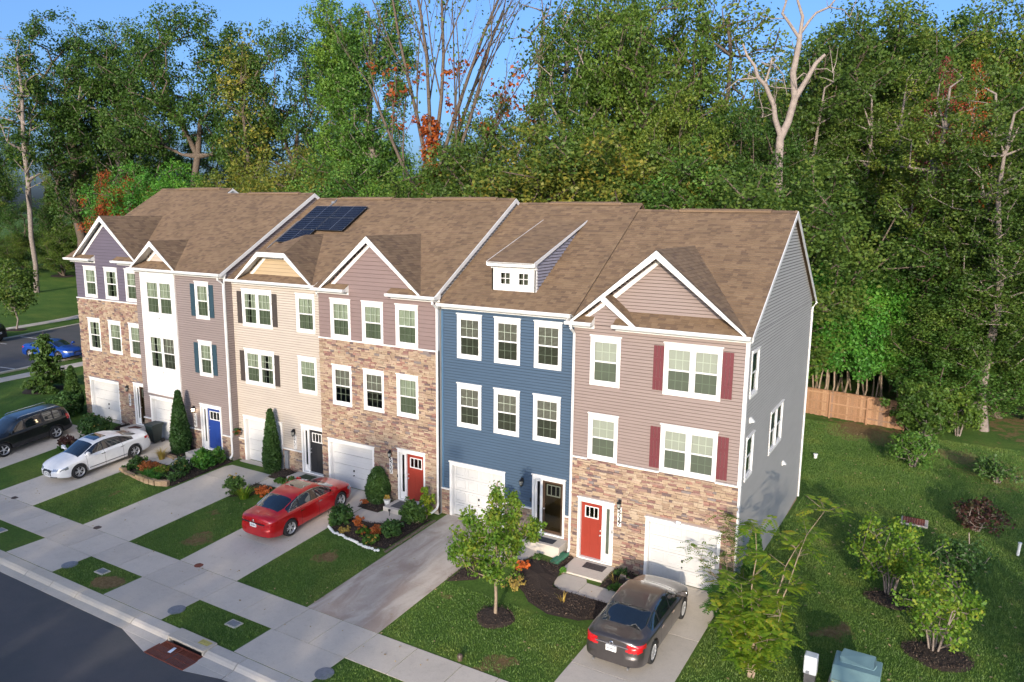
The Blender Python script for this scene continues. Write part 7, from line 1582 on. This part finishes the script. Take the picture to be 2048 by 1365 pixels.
# grass blades on the nearer lawns
def grass(n, areas, seed=2):
    q = np.random.default_rng(seed); tot = sum((a[1]-a[0])*(a[3]-a[2]) for a in areas); X_, Y_ = [], []
    for a in areas: k = int(n*(a[1]-a[0])*(a[3]-a[2])/tot); X_.append(q.uniform(a[0], a[1], k)); Y_.append(q.uniform(a[2], a[3], k))
    x, y = np.concatenate(X_), np.concatenate(Y_); bs = sum(b_[3]*np.exp(-((x-b_[0])**2+(y-b_[1])**2)/b_[2]**2) for b_ in BARE); k = bs < .17+.12*q.random(len(x)); x, y = x[k], y[k]; z = gz(x, y); t = q.uniform(0, 6.28, len(x)); h = .035+.04*q.random(len(x)); w = .010; ln = q.uniform(-.04, .04, (len(x), 2))
    A = np.stack([x-np.cos(t)*w, y-np.sin(t)*w, z-.005], 1); B = np.stack([x+np.cos(t)*w, y+np.sin(t)*w, z-.005], 1); T = np.stack([x+ln[:, 0], y+ln[:, 1], z+h], 1)
    V = np.stack([A, B, T], 1).reshape(-1, 3); place('grass', np_mesh('grass', V, np.arange(len(V)).reshape(-1, 3), GRASSM), kind='stuff')
GRASSM, nt, b_ = newmat('grass_blade'); n1 = noise(nt, .45, 5, .6); cc = ramp(nt, n1, [(.3, (.06, .13, .02)), (.5, (.085, .165, .028)), (.72, (.14, .20, .038))]); r_ = random_of(nt, 'island'); cc = mixc(nt, 1, cc, ramp(nt, r_, [(0, (.7, .7, .6)), (.8, (1.2, 1.15, 1)), (1, (1.9, 1.5, 1.2))]), 'MULTIPLY'); nt.links.new(cc, b_.inputs['Base Color']); b_.inputs['Roughness'].default_value = .6
grass(320000, [(-2.65, .3, -7.65, -4.2), (.3, 2.9, -7.65, -4.2), (-9.0, -5.75, -7.65, -3.8), (-15.1, -12.15, -7.65, -3.3), (5.92, 17, -7.6, 9), (6.3, 18, 9, 27), (1, 6.3, 13, 27.5), (-21.9, -18.25, -7.65, -4.0), (-9.0, -5.8, -10.6, -9.25), (-15.1, -12.15, -10.6, -9.25), (-2.6, 2.9, -10.6, -9.25)])
# trees out of frame to the right, whose crowns dapple the grey wall and the lawn
for i in range(15): tree(('oak_a', 'oak_b', 'oak_c')[i % 3], -76+i*6.05, -52+(i*37 % 5)-2, .70+.05*((i*7) % 3-1), i*1.3, 'tree', 'tree of the row across the road, behind the camera', 'tree', 'trees across the road')
for k, x, y, s in (('sparse_tree', 14.6, -18, .36), ('oak_c', 21, -15, .30), ('oak_b', 26, -17, .42)): tree(k, x, y, s, 1.0, 'tree', 'tree standing in front of the row, right of the camera', 'tree', 'trees right of the camera')
